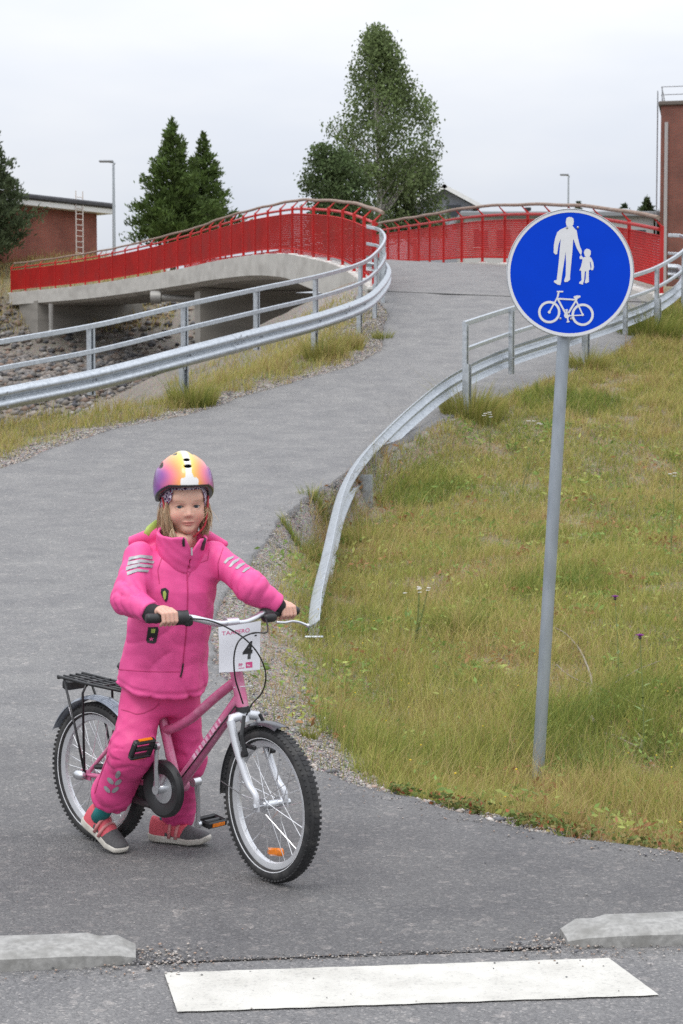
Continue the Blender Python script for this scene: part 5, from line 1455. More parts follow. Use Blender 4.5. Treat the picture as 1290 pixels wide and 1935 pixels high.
def patch(bvh, poly, name, m, parent, lift=.0022, rings=4, sub=3):
    """a thin piece sewn or printed on the cloth: outline in photograph pixels, laid on the surface"""
    pts = []
    n = len(poly)
    for i in range(n):
        for k in range(sub):
            a, b_ = poly[i], poly[(i + 1) % n]; pts.append((a[0] + (b_[0] - a[0]) * k / sub, a[1] + (b_[1] - a[1]) * k / sub))
    cx = sum(p[0] for p in pts) / len(pts); cy = sum(p[1] for p in pts) / len(pts)
    V = []; last = None; m_ = len(pts)
    for r_ in range(rings):
        s = 1 - r_ / rings
        for p in pts:
            h, nn = cast(bvh, cx + (p[0] - cx) * s, cy + (p[1] - cy) * s)
            if h is None: h, nn = last if last else (W(p[0], p[1], 6.0), Vector((0, -1, 0)))
            last = (h, nn); V.append(h + nn * lift)
    h, nn = cast(bvh, cx, cy)
    if h is None: h, nn = last
    V.append(h + nn * lift)
    F = [(r_ * m_ + i, r_ * m_ + (i + 1) % m_, (r_ + 1) * m_ + (i + 1) % m_, (r_ + 1) * m_ + i) for r_ in range(rings - 1) for i in range(m_)]
    F += [((rings - 1) * m_ + i, (rings - 1) * m_ + (i + 1) % m_, rings * m_) for i in range(m_)]
    mb = MB(); mb.add(V, F); return mb.build(name, m, parent, smooth=True)
def strip(bvh, line, w_, name, m, parent, lift=.0022):
    """a band of the given pixel width following a pixel polyline on the cloth"""
    L_ = [np.array(p, float) for p in line]; out = []
    dense = []
    for i in range(len(L_) - 1):
        for k in range(6): dense.append(L_[i] + (L_[i + 1] - L_[i]) * k / 6)
    dense.append(L_[-1])
    V = []; n = len(dense)
    for i, p in enumerate(dense):
        t = dense[min(i + 1, n - 1)] - dense[max(i - 1, 0)]; t = t / (np.linalg.norm(t) + 1e-9); nn2 = np.array([-t[1], t[0]]) * w_ / 2
        for s in (-1, -.33, .33, 1):
            h, nn = cast(bvh, *(p + nn2 * s))
            if h is None: h, nn = (Vector(V[-1]), Vector((0, 0, 0))) if V else (W(p[0], p[1], 6), Vector((0, -1, 0)))
            V.append(h + nn * lift)
    F = [(i * 4 + j, i * 4 + j + 1, i * 4 + 5 + j, i * 4 + 4 + j) for i in range(n - 1) for j in range(3)]
    mb = MB(); mb.add(V, F); return mb.build(name, m, parent, smooth=True)
def zx1(a, b_): return (200 + a / 3.0714, 830 + b_ / 3.0714)
m_refl = mat('reflective_tape', (.36, .35, .37), rough=.4, metal=.2, var=.12, scale=120)
for pg in ([(135, 685), (200, 672), (268, 678), (268, 698), (195, 690), (130, 708)], [(128, 712), (200, 698), (280, 708), (276, 722), (200, 716), (124, 735)], [(118, 742), (190, 722), (272, 732), (264, 748), (190, 740), (116, 765)], [(120, 772), (180, 752), (248, 760), (240, 773), (180, 768), (124, 792)]):
    patch(bvh_j, [zx1(*p) for p in pg], 'reflective_stripe', m_refl, jk, sub=2)
for pg in ([(683, 715), (705, 690), (745, 678), (738, 692), (712, 705), (694, 724)], [(712, 740), (735, 708), (775, 690), (770, 706), (744, 724), (726, 742)], [(748, 752), (770, 728), (808, 714), (804, 728), (782, 742), (765, 756)], [(788, 772), (806, 750), (836, 740), (830, 754), (816, 764), (802, 776)]):
    patch(bvh_j, [zx1(*p) for p in pg], 'reflective_stripe', m_refl, jk, sub=2)
m_zipb = mat('zip_black', (.016, .016, .017), rough=.5); m_lime = mat('lime_trim', (.36, .47, .10), rough=.6, var=.1)
m_seam = mat('jacket_seam', (.50, .024, .14), rough=.6)
for pg, g in (([(320, 868), (345, 862), (364, 878), (358, 930), (348, 946), (330, 920), (318, 890)], [(330, 885), (342, 878), (350, 895), (346, 925), (338, 932), (331, 910)]),
              ([(246, 1090), (300, 1088), (306, 1105), (292, 1178), (276, 1186), (240, 1180), (234, 1165)], [(264, 1098), (288, 1098), (284, 1122), (262, 1122)])):
    zp = patch(bvh_j, [zx1(*p) for p in pg], 'pocket_zip', m_zipb, jk)
    patch(bvh_j, [zx1(*p) for p in g], 'zip_pull', m_lime, zp, lift=.004)
star = [(264 + (17 if i % 2 == 0 else 7) * math.sin(i * math.pi / 5), 1158 - (17 if i % 2 == 0 else 7) * math.cos(i * math.pi / 5)) for i in range(10)]
patch(bvh_j, [zx1(*p) for p in star], 'star_patch', mat('star_pink', (.75, .10, .30)), zp, lift=.004, sub=1)
# front placket with stitched edges
strip(bvh_j, [zx1(*p) for p in ((478, 705), (470, 760), (474, 900), (470, 1040), (462, 1150), (450, 1260), (444, 1340), (436, 1385))], 2.0, 'placket_edge', m_seam, jk, lift=.0018)
strip(bvh_j, [zx1(*p) for p in ((600, 640), (590, 700), (540, 720), (500, 750), (476, 800))], 1.2, 'yoke_seam', m_seam, jk, lift=.0014)
strip(bvh_j, [zx1(*p) for p in ((330, 600), (326, 680), (300, 760), (310, 840))], 1.4, 'sleeve_seam', m_seam, jk, lift=.0014)
strip(bvh_j, [zx1(*p) for p in ((680, 630), (650, 720), (655, 830), (640, 930))], 1.4, 'sleeve_seam', m_seam, jk, lift=.0014)
strip(bvh_j, [zx1(*p) for p in ((60, 1335), (180, 1345), (300, 1350), (430, 1350))], 1.2, 'hem_seam', m_seam, jk, lift=.0014)
strip(bvh_j, [zx1(*p) for p in ((446, 1300), (440, 1345), (430, 1380))], 3.0, 'hem_zip', m_zipb, jk, lift=.003)
# --- collar and hood
NC = to_world(TF, (0, .004, .47))
def sdf_collar(x, y, z):
    q, s, t = local(x, y, z, TF)
    flare = .004 + (t - .45) * .10
    rr = np.sqrt((q / 1.06) ** 2 + ((s - .004) / 1.0) ** 2)
    top = .562 + .008 * np.cos(q * 30) 
    d = np.abs(rr - .062 - flare) - .0055
    d = smax(d, np.maximum(.44 - t, t - top), .006)
    # open at the front: two stand-up points
    gap = np.abs(q - .010) - (.002 + np.clip(t - .522, 0, .1) * .55)
    d = smax(d, -np.maximum(gap, .02 - s), .006)
    # hood lying on the back and shoulders
    for s_ in (-1, 1):
        d = smin(d, cone(x, y, z, v3(to_world(TF, (s_ * .050, -.070, .455))), v3(to_world(TF, (s_ * .098, -.005, .452))), .034, .022), .02)
    d = smin(d, cone(x, y, z, v3(W(246, 1024, 6.02)), v3(W(300, 1008, 6.07)), .017, .026), .02); d = smin(d, cone(x, y, z, v3(W(424, 1027, 6.09)), v3(W(392, 1014, 6.10)), .012, .022), .02)
    d = smin(d, cone(x, y, z, v3(to_world(TF, (-.05, -.075, .455))), v3(to_world(TF, (.05, -.075, .455))), .042, .042), .03)
    return d - folds(x, y, z, 55, 31) * .0035
V, F = surface(sdf_collar, (NC.x - .17, NC.y - .17, .90), (NC.x + .17, NC.y + .20, 1.18), .0045)
hood = link('hood', np_mesh('hood', V, F), m_jacket, person, smooth=True)
bvh_h = BVHTree.FromPolygons([tuple(v) for v in V], [tuple(int(i) for i in f) for f in F])
for pg in ([(440, 560), (455, 556), (458, 620), (444, 622)], [(566, 572), (580, 578), (564, 645), (547, 640)]):
    patch(bvh_h, [zx1(*p) for p in pg], 'collar_tab', m_zipb, hood, lift=.003)
mb = MB()
zl = [cast(bvh_h, *zx1(*p)) for p in ((545, 535), (520, 560), (498, 590))] + [cast(bvh_j, *zx1(*p)) for p in ((484, 625), (478, 660), (474, 700))]
zl = [h + n_ * .004 for h, n_ in zl if h is not None]
mb.tube(catmull(zl, 4), .0042, 6); mb.build('zip', m_lime, hood, smooth=True)
h, n_ = cast(bvh_h, *zx1(486, 640))
if h is None: h, n_ = cast(bvh_j, *zx1(482, 680))
mb = MB(); mb.tube([h + n_ * .008 + UZ * .008, h + n_ * .009 - UZ * .018], .0032, 6); mb.build('zip_pull', m_silver, hood)
# lime lining at the turned edge of the hood, behind the hair
mb = MB(); c0_ = W(287, 1001, 6.055)
mb.tube([W(276, 1012, 6.03), W(285, 1003, 6.05), W(299, 988, 6.07)], [.014, .021, .015], 12, flat=(Vector((.5, -.86, 0)), .5)); mb.build('hood_lining', m_lime, hood, smooth=True)

# --- trousers
def sdf_pants(x, y, z):
    q, s, t = local(x, y, z, TF)
    d = loft(q, s, t, [(-.075, .120, .092, 0, 0), (.0, .132, .1, 0, 0), (.12, .125, .09, 0, 0)], .03)
    for hp, kn_, an, rr in ((hipR, knR, anR, (.072, .070, .066)), (hipL, knL, anL, (.072, .062, .057))):
        a = cone(x, y, z, v3(hp), v3(kn_), rr[0], rr[1]); b_ = cone(x, y, z, v3(kn_), v3(an), rr[1], rr[2])
        leg = smin(a, b_, .04)
        # bloused cuff: full just above, gathered at the ankle
        ad = (an - kn_).normalized(); tt_ = (x - an.x) * ad.x + (y - an.y) * ad.y + (z - an.z) * ad.z
        leg = leg + .034 * sstep(-.010, .026, tt_) - .006 * np.exp(-((tt_ + .05) / .035) ** 2)
        leg = smax(leg, tt_ - .026, .012)
        ka = np.exp(-(((x - kn_.x) ** 2 + (y - kn_.y) ** 2 + (z - kn_.z) ** 2) / .09 ** 2)); ca = np.exp(-(tt_ / .06) ** 2)
        ang = np.sin((x - an.x) * 170 + (y - an.y) * 90)
        leg = leg - folds(x, y, z, 34, 3, 1.0) * (.0065 + .006 * ka + .003 * ca) - folds(x, y, z, 75, 4, 1.0) * (.0010 + .002 * ka) - ang * .0022 * np.exp(-((tt_ + .005) / .018) ** 2)
        for pa_, pb2, sd in ((hp, kn_, 2.0), (kn_, an, 3.3)):
            g, u = ring_folds(x, y, z, v3(pa_), v3(pb2), .060, sd)
            leg = leg - g * .0065 * (sstep(.5, 1.0, u) if pb2 is kn_ else (sstep(.45, .0, u) + .8 * sstep(.55, .95, u))) * ((u < 1.05) & (u > -.05))
        d = smin(d, leg, .025)
    return d
V, F = surface(sdf_pants, (-.98, 5.80, .0), (-.38, 6.46, .70), .0052)
pants = link('trousers', np_mesh('trousers', V, F), m_pants, person, smooth=True)
bvh_p = BVHTree.FromPolygons([tuple(v) for v in V], [tuple(int(i) for i in f) for f in F])
def zx6(a, b_): return (90 + a / 4.9615, 1280 + b_ / 4.9615)
def leafp(cx, cy, L_, w_, ang): 
    return [zx6(cx + L_ * math.cos(t) * math.cos(ang) - w_ * math.sin(t) * math.sin(ang), cy + L_ * math.cos(t) * math.sin(ang) + w_ * math.sin(t) * math.cos(ang)) for t in np.linspace(0, 6.283, 12, endpoint=False)]
for a in ((660, 908, 38, 22, R(-68)), (590, 968, 40, 21, R(48)), (662, 980, 40, 20, R(-40)), (558, 1048, 40, 19, R(50)), (635, 1050, 42, 19, R(-40))):
    patch(bvh_p, leafp(*a), 'leaf_print', m_refl, pants, sub=1, rings=3)
strip(bvh_p, [zx6(*p) for p in ((690, 300), (760, 320), (830, 345), (900, 335), (1000, 290), (1050, 240))], 1.6, 'knee_seam', mat('trouser_seam', (.47, .022, .13), rough=.6), pants, lift=.0015)
strip(bvh_p, [zx6(*p) for p in ((570, 730), (520, 850), (480, 960), (440, 1090))], 1.2, 'side_seam', MATS['trouser_seam'], pants, lift=.0015)

# --- shoes and socks
m_sole = mat('shoe_sole', (.58, .55, .49), rough=.7, var=.1, scale=40, dirt=(.42, .39, .34), dscale=12)
m_shoe = mat('coral_mesh', (.62, .095, .125), rough=.7, var=.12, scale=150, bump=.2, bscale=400, bdist=.002)
m_shoeg = mat('grey_mesh', (.085, .082, .085), rough=.8, var=.2, scale=200, bump=.3, bscale=300, bdist=.002)
m_sock = mat('teal_sock', (.015, .20, .20), rough=.85, var=.12, scale=120)
m_lace = mat('shoe_strap', (.58, .22, .22), rough=.6)
def shoe(heel, toe, ankle, upv, side_out):
    """heel/toe: points at the bottom of the sole"""
    f = (toe - heel); Ls_ = f.length; FR = frame_of(heel, f, upv); FR = (FR[0], FR[1], FR[2], FR[3])
    # frame: lateral l, forward f, up u
    wob = lambda t: np.interp(t, [0, .15, .4, .7, .9, 1.0], [.026, .031, .028, .040, .034, .014])
    rock = lambda t: np.interp(t, [0, .1, .3, .7, .88, 1.0], [.006, .001, 0, 0, .006, .018])
    def sole(x, y, z):
        a, s, t = local(x, y, z, FR); u = np.clip(s / Ls_, 0, 1)
        dl_ = np.abs(a) - wob(u); dz = np.abs(t - rock(u) - .012) - (.011 + .004 * (1 - u))
        dd_ = smax(smax(dl_, dz, .008), np.maximum(-s, s - Ls_) , .014); return dd_
    def upper(x, y, z):
        a, s, t = local(x, y, z, FR); u = np.clip(s / Ls_, 0, 1)
        top = np.interp(u, [0, .12, .35, .5, .75, .93, 1.0], [.088, .090, .088, .074, .056, .046, .040])
        base_ = rock(u) + .018
        wv_ = wob(u) - .002; hh = np.maximum(top - base_, .010)
        k = np.sqrt((a / wv_) ** 2 + (np.clip(t - base_, -1, 1) / hh) ** 2 * np.where(t > base_, 1, .1))
        d = (k - 1) * np.minimum(wv_, hh) * .8
        d = smax(d, base_ - .01 - t, .004); d = smax(d, np.maximum(.004 - s, s - Ls_ + .006), .012)
        # opening for the ankle
        op = ell(a, s, t, (0, .055, .105), (.026, .042, .034)); return smax(d, -op, .004)
    lo = np.array([min(heel[i], toe[i], ankle[i]) - .07 for i in range(3)]); hi = np.array([max(heel[i], toe[i], ankle[i]) + .07 for i in range(3)])
    V, F = surface(upper, lo, hi, .0038)
    me = np_mesh('shoe', V, F); so = link('shoe', me, [m_shoe, m_shoeg], person, smooth=True)
    Vl = np.stack(local(V[:, 0], V[:, 1], V[:, 2], FR), 1); fc = Vl[F].mean(1)
    grey = (fc[:, 1] > Ls_ * .56 + (fc[:, 2] - .03) * .45) | ((fc[:, 2] < .036 + .012 * np.sin(fc[:, 1] * 40)) & (fc[:, 1] > .3 * Ls_))
    me.polygons.foreach_set('material_index', grey.astype(np.int32)); me.update()
    V, F = surface(sole, lo, hi, .0035); link('sole', np_mesh('sole', V, F), m_sole, so, smooth=True)
    # two straps over the instep
    mb = MB()
    for u in (.40, .52):
        pts = []
        for k in range(9):
            a = math.pi * k / 8; w_ = float(wob(np.array(u))) + .001; hh = float(np.interp(u, [.35, .5, .75], [.088, .074, .052])) - .018
            pts.append(to_world(FR, (w_ * math.cos(a), u * Ls_ + .006 * math.cos(a), .018 + (hh + .001) * math.sin(a))))
        mb.tube(pts, .0065, 6, flat=(FR[3], .35))
    mb.build('strap', m_lace, so, smooth=True)
    # sock
    mb = MB(); b0 = to_world(FR, (0, .055, .055)); mb.tube([b0, b0.lerp(ankle, .5), ankle + (ankle - b0).normalized() * .03], [.031, .029, .030], 14); sk = mb.build('sock', m_sock, person, smooth=True)
    return so
toeR = W(233, 1620, 6.13); toeR.z = float(Pf(toeR.y)) - .008; heelR = W(158, 1552, 6.24)
fR = (toeR - heelR); latR = Vector((-fR.y, fR.x, 0)).normalized(); upR = fR.cross(latR).normalized(); upR = upR if upR.z > 0 else -upR
shoe(heelR, toeR, anR, upR, 1)
toeL = W(398, 1597, 6.24); heelL = W(283, 1589, 6.33); toeL.z = float(Pf(toeL.y)) + .006; heelL.z = float(Pf(heelL.y)) + .010
shoe(heelL, toeL, anL, (0, 0, 1), -1)

# --- head: skin surface
HC = W(345, 957, 5.965)                                        # between the eyes, inside the head
hf = Vector((math.sin(R(15)), -math.cos(R(15)), -.05))
HF = frame_of(HC + Vector((0, .07, 0)), hf, Vector((-.015, -.02, 1)))
ES = .0285
def sdf_head(x, y, z):
    a, s, t = local(x, y, z, HF); aa = np.abs(a)
    d = ell(a, s, t, (0, -.014, .046), (.074, .090, .092))
    d = smin(d, ell(a, s, t, (0, .012, -.020), (.0575, .064, .072)), .03)
    d = smin(d, ell(a, s, t, (0, .052, -.076), (.017, .016, .015)), .020)         # chin
    d = smin(d, ell(aa, s, t, (.0325, .0445, -.031), (.0235, .0235, .0225)), .018)     # cheeks
    d = smin(d, ell(a, s, t, (0, .066, .030), (.045, .014, .018)), .02)           # brow
    d = smax(d, -ell(aa, s, t, (ES, .083, .000), (.016, .012, .009)), .008)       # eye hollows
    nose = cone(a, s, t, (0, .070, .004), (0, .0815, -.025), .0048, .0084)
    nose = smin(nose, ell(aa, s, t, (.0076, .0745, -.0285), (.0056, .0066, .005)), .006)
    d = smin(d, nose, .009)
    d = smax(d, -ell(aa, s, t, (.0052, .083, -.036), (.0026, .0035, .0022)), .002)
    lid = np.sqrt((aa - ES) ** 2 + (s - .0585) ** 2 + t ** 2) - .0142
    d = smin(d, lid, .004)
    d = smax(d, -ell(aa, s, t, (ES, .074, -.0008 + 0), (.0130, .010, .0048)), .0012)   # narrowed eyes
    lip = smin(ell(aa, s, t, (.0065, .069, -.0515), (.0105, .0062, .0036)), ell(a, s, t, (0, .0692, -.0588), (.0115, .0066, .0044)), .003)
    d = smin(d, lip, .005)
    d = smax(d, -ell(a, s, t - 10.0 * a * a, (0, .079, -.0553), (.019, .008, .0011)), .0015)
    ear = ell(aa, s, t, (.070, -.012, -.012), (.009, .018, .026)); d = smin(d, ear, .006)
    d = smin(d, cone(a, s, t, (0, -.022, -.05), (0, -.030, -.18), .046, .044), .03)    # neck
    return d
c_ = HF[0]
V, F = surface(sdf_head, (c_.x - .12, c_.y - .15, c_.z - .19), (c_.x + .12, c_.y + .13, c_.z + .15), .0020)
La, Lf, Lu = local(V[:, 0], V[:, 1], V[:, 2], HF); aa = np.abs(La)
skin = np.array([.66, .395, .30])
Cs = np.tile(skin, (len(V), 1))
def blend(w_, col): 
    global Cs
    Cs = Cs * (1 - w_[:, None]) + np.array(col) * w_[:, None]
blend(.55 * np.exp(-(((aa - .036) / .018) ** 2 + ((Lu + .034) / .018) ** 2)) * (Lf > .02), (.62, .24, .19))
blend(.35 * np.exp(-((La / .012) ** 2 + ((Lu + .028) / .012) ** 2)) * (Lf > .06), (.62, .26, .2))
lipm = np.exp(-((La / .017) ** 4 + ((Lu + .0555 - 8 * La * La) / .0072) ** 4)) * (Lf > .05); blend(.85 * lipm, (.50, .155, .14))
blend(.9 * np.exp(-((La / .019) ** 4 + ((Lu + .0553 - 10 * La * La) / .0013) ** 2)) * (Lf > .05), (.20, .055, .05))
bz = .0165 + .0035 * np.cos((aa - ES) * 90)
blend(.55 * np.exp(-(((aa - ES - .001) / .0165) ** 4 + ((Lu - bz) / .0026) ** 2)) * (Lf > .03), (.30, .18, .10))
blend(.95 * np.exp(-(((aa - ES) / .0140) ** 4 + ((Lu - .0040 + (aa - ES) ** 2 * 18) / .0022) ** 2)) * (Lf > .05), (.045, .028, .022))
blend(.30 * np.exp(-(((aa - ES) / .0145) ** 4 + ((Lu + .0048) / .002) ** 2)) * (Lf > .05), (.28, .14, .10))
head_V, head_F, head_C = V, F, Cs
# --- hands on the grips
def hand(grip_c, ax_dir, wrist, knuck):
    """ax_dir: along the grip towards the thumb side; knuck: from the grip towards the knuckles"""
    gx_ = ax_dir.normalized(); back = (knuck - gx_ * knuck.dot(gx_)).normalized(); dn = gx_.cross(back)
    dn = dn if dn.z < 0 else -dn                      # fingers fold over the front and down
    fwd = back
    fr_pts = []
    for k, (ln, rr) in enumerate(((.034, .0078), (.037, .0080), (.035, .0076), (.029, .0068))):
        o = gx_ * (.024 - k * .0155)
        a0 = grip_c + o + UZ * .024 - fd * .006
        a1 = grip_c + o + UZ * .016 + fd * .022
        a2 = grip_c + o - UZ * .008 + fd * .026
        a3 = grip_c + o - UZ * .021 + fd * .008
        fr_pts.append((a0, a1, a2, a3, rr))
    th0 = grip_c + gx_ * .022 + UZ * .008 - fd * .022; th1 = grip_c + gx_ * .040 - UZ * .004 - fd * .012; th2 = grip_c + gx_ * .040 - UZ * .020 + fd * .004
    palm_a = grip_c + gx_ * .016 + UZ * .020 - fd * .016; palm_b = grip_c - gx_ * .016 + UZ * .020 - fd * .016
    kb = grip_c + UZ * .018 - fd * .020
    def f(x, y, z):
        d = cone(x, y, z, v3(palm_a), v3(palm_b), .0135, .0125)
        d = smin(d, cone(x, y, z, v3(kb), v3(wrist), .020, .019), .014)
        for a0, a1, a2, a3, rr in fr_pts:
            g = np.minimum(np.minimum(cone(x, y, z, v3(a0), v3(a1), rr * 1.08, rr), cone(x, y, z, v3(a1), v3(a2), rr, rr * .95)), cone(x, y, z, v3(a2), v3(a3), rr * .95, rr * .82))
            d = smin(d, g, .0035)
        g = np.minimum(cone(x, y, z, v3(th0), v3(th1), .0105, .0088), cone(x, y, z, v3(th1), v3(th2), .0088, .0072))
        return smin(d, g, .006)
    lo = [min(grip_c[i], wrist[i]) - .065 for i in range(3)]; hi = [max(grip_c[i], wrist[i]) + .065 for i in range(3)]
    return surface(f, lo, hi, .0022)
axR = -fn; axL = fn
hR = hand(gripR, axR, wrR, -fd); hL = hand(gripL, axL, wrL, -fd)
# --- the rest of the body inside the clothes
def sdf_body(x, y, z):
    q, s, t = local(x, y, z, TF)
    d = loft(q, s, t, [(-.08, .10, .075, 0, 0), (.05, .105, .08, 0, 0), (.2, .10, .075, 0, 0), (.36, .105, .07, 0, 0), (.43, .07, .055, 0, 0), (.47, .045, .045, 0, -.005), (.56, .043, .043, 0, -.01)], .02)
    for sh, e_, wr in ((shR, elR, wrR), (shL, elL, wrL)):
        d = smin(d, smin(cone(x, y, z, v3(sh), v3(e_), .036, .030), cone(x, y, z, v3(e_), v3(wr), .030, .021), .015), .02)
    for hp, k_, an in ((hipR, knR, anR), (hipL, knL, anL)):
        d = smin(d, smin(cone(x, y, z, v3(hp), v3(k_), .055, .042), cone(x, y, z, v3(k_), v3(an), .042, .026), .02), .02)
    return d
bV, bF = surface(sdf_body, (-.95, 5.62, .0), (-.10, 6.45, 1.14), .011)
VV, FF, CCs, off_ = [], [], [], 0
knk = lambda V_: np.tile(np.array([.64, .375, .29]), (len(V_), 1))
for V_, F_, C_ in ((head_V, head_F, head_C), (hR[0], hR[1], knk(hR[0])), (hL[0], hL[1], knk(hL[0])), (bV, bF, knk(bV))):
    VV.append(V_); FF.append(F_ + off_); CCs.append(C_); off_ += len(V_)
m_skin = attr_mat('skin', rough=.5, spec=.35, sss=.12, bump=.05, bscale=300)
body = link('body', np_mesh('body', np.concatenate(VV), np.concatenate(FF), np.concatenate(CCs)), m_skin, person, smooth=True)
# eyes
m_eye = attr_mat('eye', rough=.15, spec=.5)
for s_ in (-1, 1):
    c = to_world(HF, (s_ * ES, .0585, 0)); gaze = (eye - c).normalized(); gaze = (gaze + HF[2] * .35).normalized()
    mb = MB(); mb.ball((0, 0, 0), .0126, 24); V = np.array(mb.v); 
    V = V + np.array(c); n_ = (V - np.array(c)) / .0126; dt = n_ @ np.array(gaze)
    C = np.where(dt[:, None] > .965, np.array([.012, .010, .010]), np.where(dt[:, None] > .80, np.array([.045, .06, .08]), np.array([.40, .37, .35])))
    me = bpy.data.meshes.new('eye'); me.from_pydata([tuple(v) for v in V], [], mb.f)
    a = me.color_attributes.new('Col', 'FLOAT_COLOR', 'POINT'); a.data.foreach_set('color', np.concatenate([C, np.ones((len(C), 1))], 1).astype(np.float32).ravel())
    link('eye', me, m_eye, body, smooth=True)
# black cuffs of the thin gloves under the sleeves
m_cuff = mat('black_knit_cuff', (.014, .014, .016), rough=.85, var=.2, scale=200)
mb = MB(); mb.tube([wrR.lerp(elR, .10), wrR, wrR.lerp(gripR, .45)], [.030, .033, .029], 16); mb.tube([wrR.lerp(gripR, .2), wrR.lerp(gripR, .55) + UZ * .004, wrR.lerp(gripR, .74) + UZ * .006], [.031, .029, .024], 14); mb.build('glove_cuff', m_cuff, person, smooth=True)
mb = MB(); mb.tube([wrL.lerp(elL, .10), wrL, wrL.lerp(gripL, .40)], [.029, .032, .027], 16); mb.build('glove_cuff', m_cuff, person, smooth=True)

# --- hair: long strands falling each side of the face
def strands(n, side, seed, root_f, tip_f, cols):
    r = np.random.default_rng(seed); mb_v, mb_f, cc_ = [], [], []
    for k in range(n):
        u = r.uniform(); 
        p0 = np.array(root_f(u, r)); p3 = np.array(tip_f(u, r)); sag = r.normal(size=3) * .004
        p1 = p0 * .68 + p3 * .32 + np.array([side * .010, .004, .004]) + sag; p2 = p0 * .3 + p3 * .7 + np.array([side * .008, .004, 0]) + sag * 1.3
        mb = MB(); pts = catmull([to_world(HF, tuple(p)) for p in (p0, p1, p2, p3)], 4); w_ = r.uniform(.0007, .0015)
        mb.tube(pts, [w_ * (1 - .75 * (i / (len(pts) - 1)) ** 2) for i in range(len(pts))], 4, cap=False)
        o_ = len(mb_v); mb_v += mb.v; mb_f += [tuple(i + o_ for i in f) for f in mb.f]; c = np.array(cols[r.integers(len(cols))]) * r.uniform(.8, 1.2); cc_ += [c] * len(mb.v)
    me = bpy.data.meshes.new('hair'); me.from_pydata(mb_v, [], mb_f)
    a = me.color_attributes.new('Col', 'FLOAT_COLOR', 'POINT'); a.data.foreach_set('color', np.concatenate([np.array(cc_), np.ones((len(cc_), 1))], 1).astype(np.float32).ravel())
    return link('hair', me, attr_mat('blond_hair', rough=.45, spec=.4), person, smooth=True)
blond = [(.42, .29, .17), (.52, .38, .24), (.31, .20, .115), (.58, .44, .29)]
strands(800, -1, 41, lambda u, r: (-.058 - .006 * u, .030 - .075 * u, .015 + .02 * r.uniform()), lambda u, r: (-.055 + r.uniform(-.014, .012), .050 - .09 * u, -.115 + r.uniform(-.03, .03)), blond)
strands(560, 1, 42, lambda u, r: (.060 + .004 * u, .012 - .06 * u, .012 + .02 * r.uniform()), lambda u, r: (.062 + r.uniform(-.012, .018), .030 - .07 * u, -.088 + r.uniform(-.022, .024)), blond)
strands(34, -1, 43, lambda u, r: (-.050, .052, -.07), lambda u, r: (-.030 + r.uniform(-.016, .008), .074, -.135 + r.uniform(-.02, .02)), blond)
strands(7, 1, 44, lambda u, r: (.062, .040, -.01), lambda u, r: (.055 + r.uniform(-.03, .05), .085, -.05 + r.uniform(-.03, .03)), blond)
# patterned headband showing at the temple
m_band, nt, b = nodes_of('patterned_headband'); N, L = nt.nodes, nt.links
tc = N.new('ShaderNodeTexCoord'); vo = N.new('ShaderNodeTexVoronoi'); vo.inputs['Scale'].default_value = 75; vo.feature = 'DISTANCE_TO_EDGE'; L.new(tc.outputs['Object'], vo.inputs['Vector'])
rp = N.new('ShaderNodeValToRGB'); rp.color_ramp.interpolation = 'CONSTANT'; e = rp.color_ramp.elements; e[0].color = (.50, .42, .50, 1); e[1].position = .12; e[1].color = (.035, .012, .07, 1); q = e.new(.32); q.color = (.40, .02, .07, 1)
L.new(vo.outputs['Distance'], rp.inputs[0]); L.new(rp.outputs[0], b.inputs['Base Color']); b.inputs['Roughness'].default_value = .8
def sdf_band(x, y, z):
    a, s, t = local(x, y, z, HF)
    d = np.minimum(sdf_head(x, y, z) - .0035, ell(a, s, t, (0, -.014, .046), (.079, .095, .097)))
    low = .056 - .062 * sstep(.046, .066, np.abs(a))
    d = smax(d, low - t, .003); return smax(d, np.maximum(t - .09, -.09 - s), .003)
V, F = surface(sdf_band, (c_.x - .12, c_.y - .15, c_.z - .06), (c_.x + .12, c_.y + .13, c_.z + .11), .0032)
link('headband', np_mesh('headband', V, F), m_band, person, smooth=True)
# chin straps
mb = MB()
for s_ in (-1, 1):
    mb.tube(catmull([to_world(HF, p) for p in ((s_ * .078, .020, .03), (s_ * .0705, .034, -.02), (s_ * .058, .040, -.07), (s_ * .02, .045, -.104))], 5), .0034, 6, flat=(HF[2], .5))
mb.build('helmet_strap', mat('strap_red', (.42, .025, .04), rough=.6), person, smooth=True)
# --- helmet
def hl(x, y, z): return local(x, y, z, HF)
def sdf_helmet(x, y, z):
    a, s, t = hl(x, y, z)
    d = ell(a, s, t, (0, -.016, .060), (.1015, .128, .120))
    # soft ribs along the shell
    d = d - .0022 * np.cos(a * 62) * sstep(.08, .13, t)
    brim = .066 - .48 * np.clip(.078 - s, 0, .115)
    d = smax(d, brim - t, .006)
    inner = ell(a, s, t, (0, -.015, .050), (.082, .100, .100)); d = smax(d, -inner, .004)
    aa_ = np.abs(a)
    # vents
    for c, r_ in (((.0, .085, .135), (.013, .03, .005)), ((0, .066, .155), (.012, .03, .004)), ((.076, -.02, .135), (.008, .04, .02)), ((.028, -.02, .182), (.008, .04, .02))):
        d = smax(d, -ell(aa_ if c[0] else a, s, t, c, r_), .003)
    return d
V, F = surface(sdf_helmet, (c_.x - .16, c_.y - .19, c_.z - .08), (c_.x + .16, c_.y + .17, c_.z + .21), .0032)
a_, s_, t_ = hl(V[:, 0], V[:, 1], V[:, 2])
ins_ = ell(a_, s_, t_, (0, -.015, .050), (.085, .103, .103)) < 0
ln = np.abs(a_) / np.maximum(.02, .1015 * np.sqrt(np.clip(1 - ((s_ + .016) / .128) ** 2 * .35, .2, 1)))
k_ = [0, .08, .16, .44, .68, .86, 1.05]
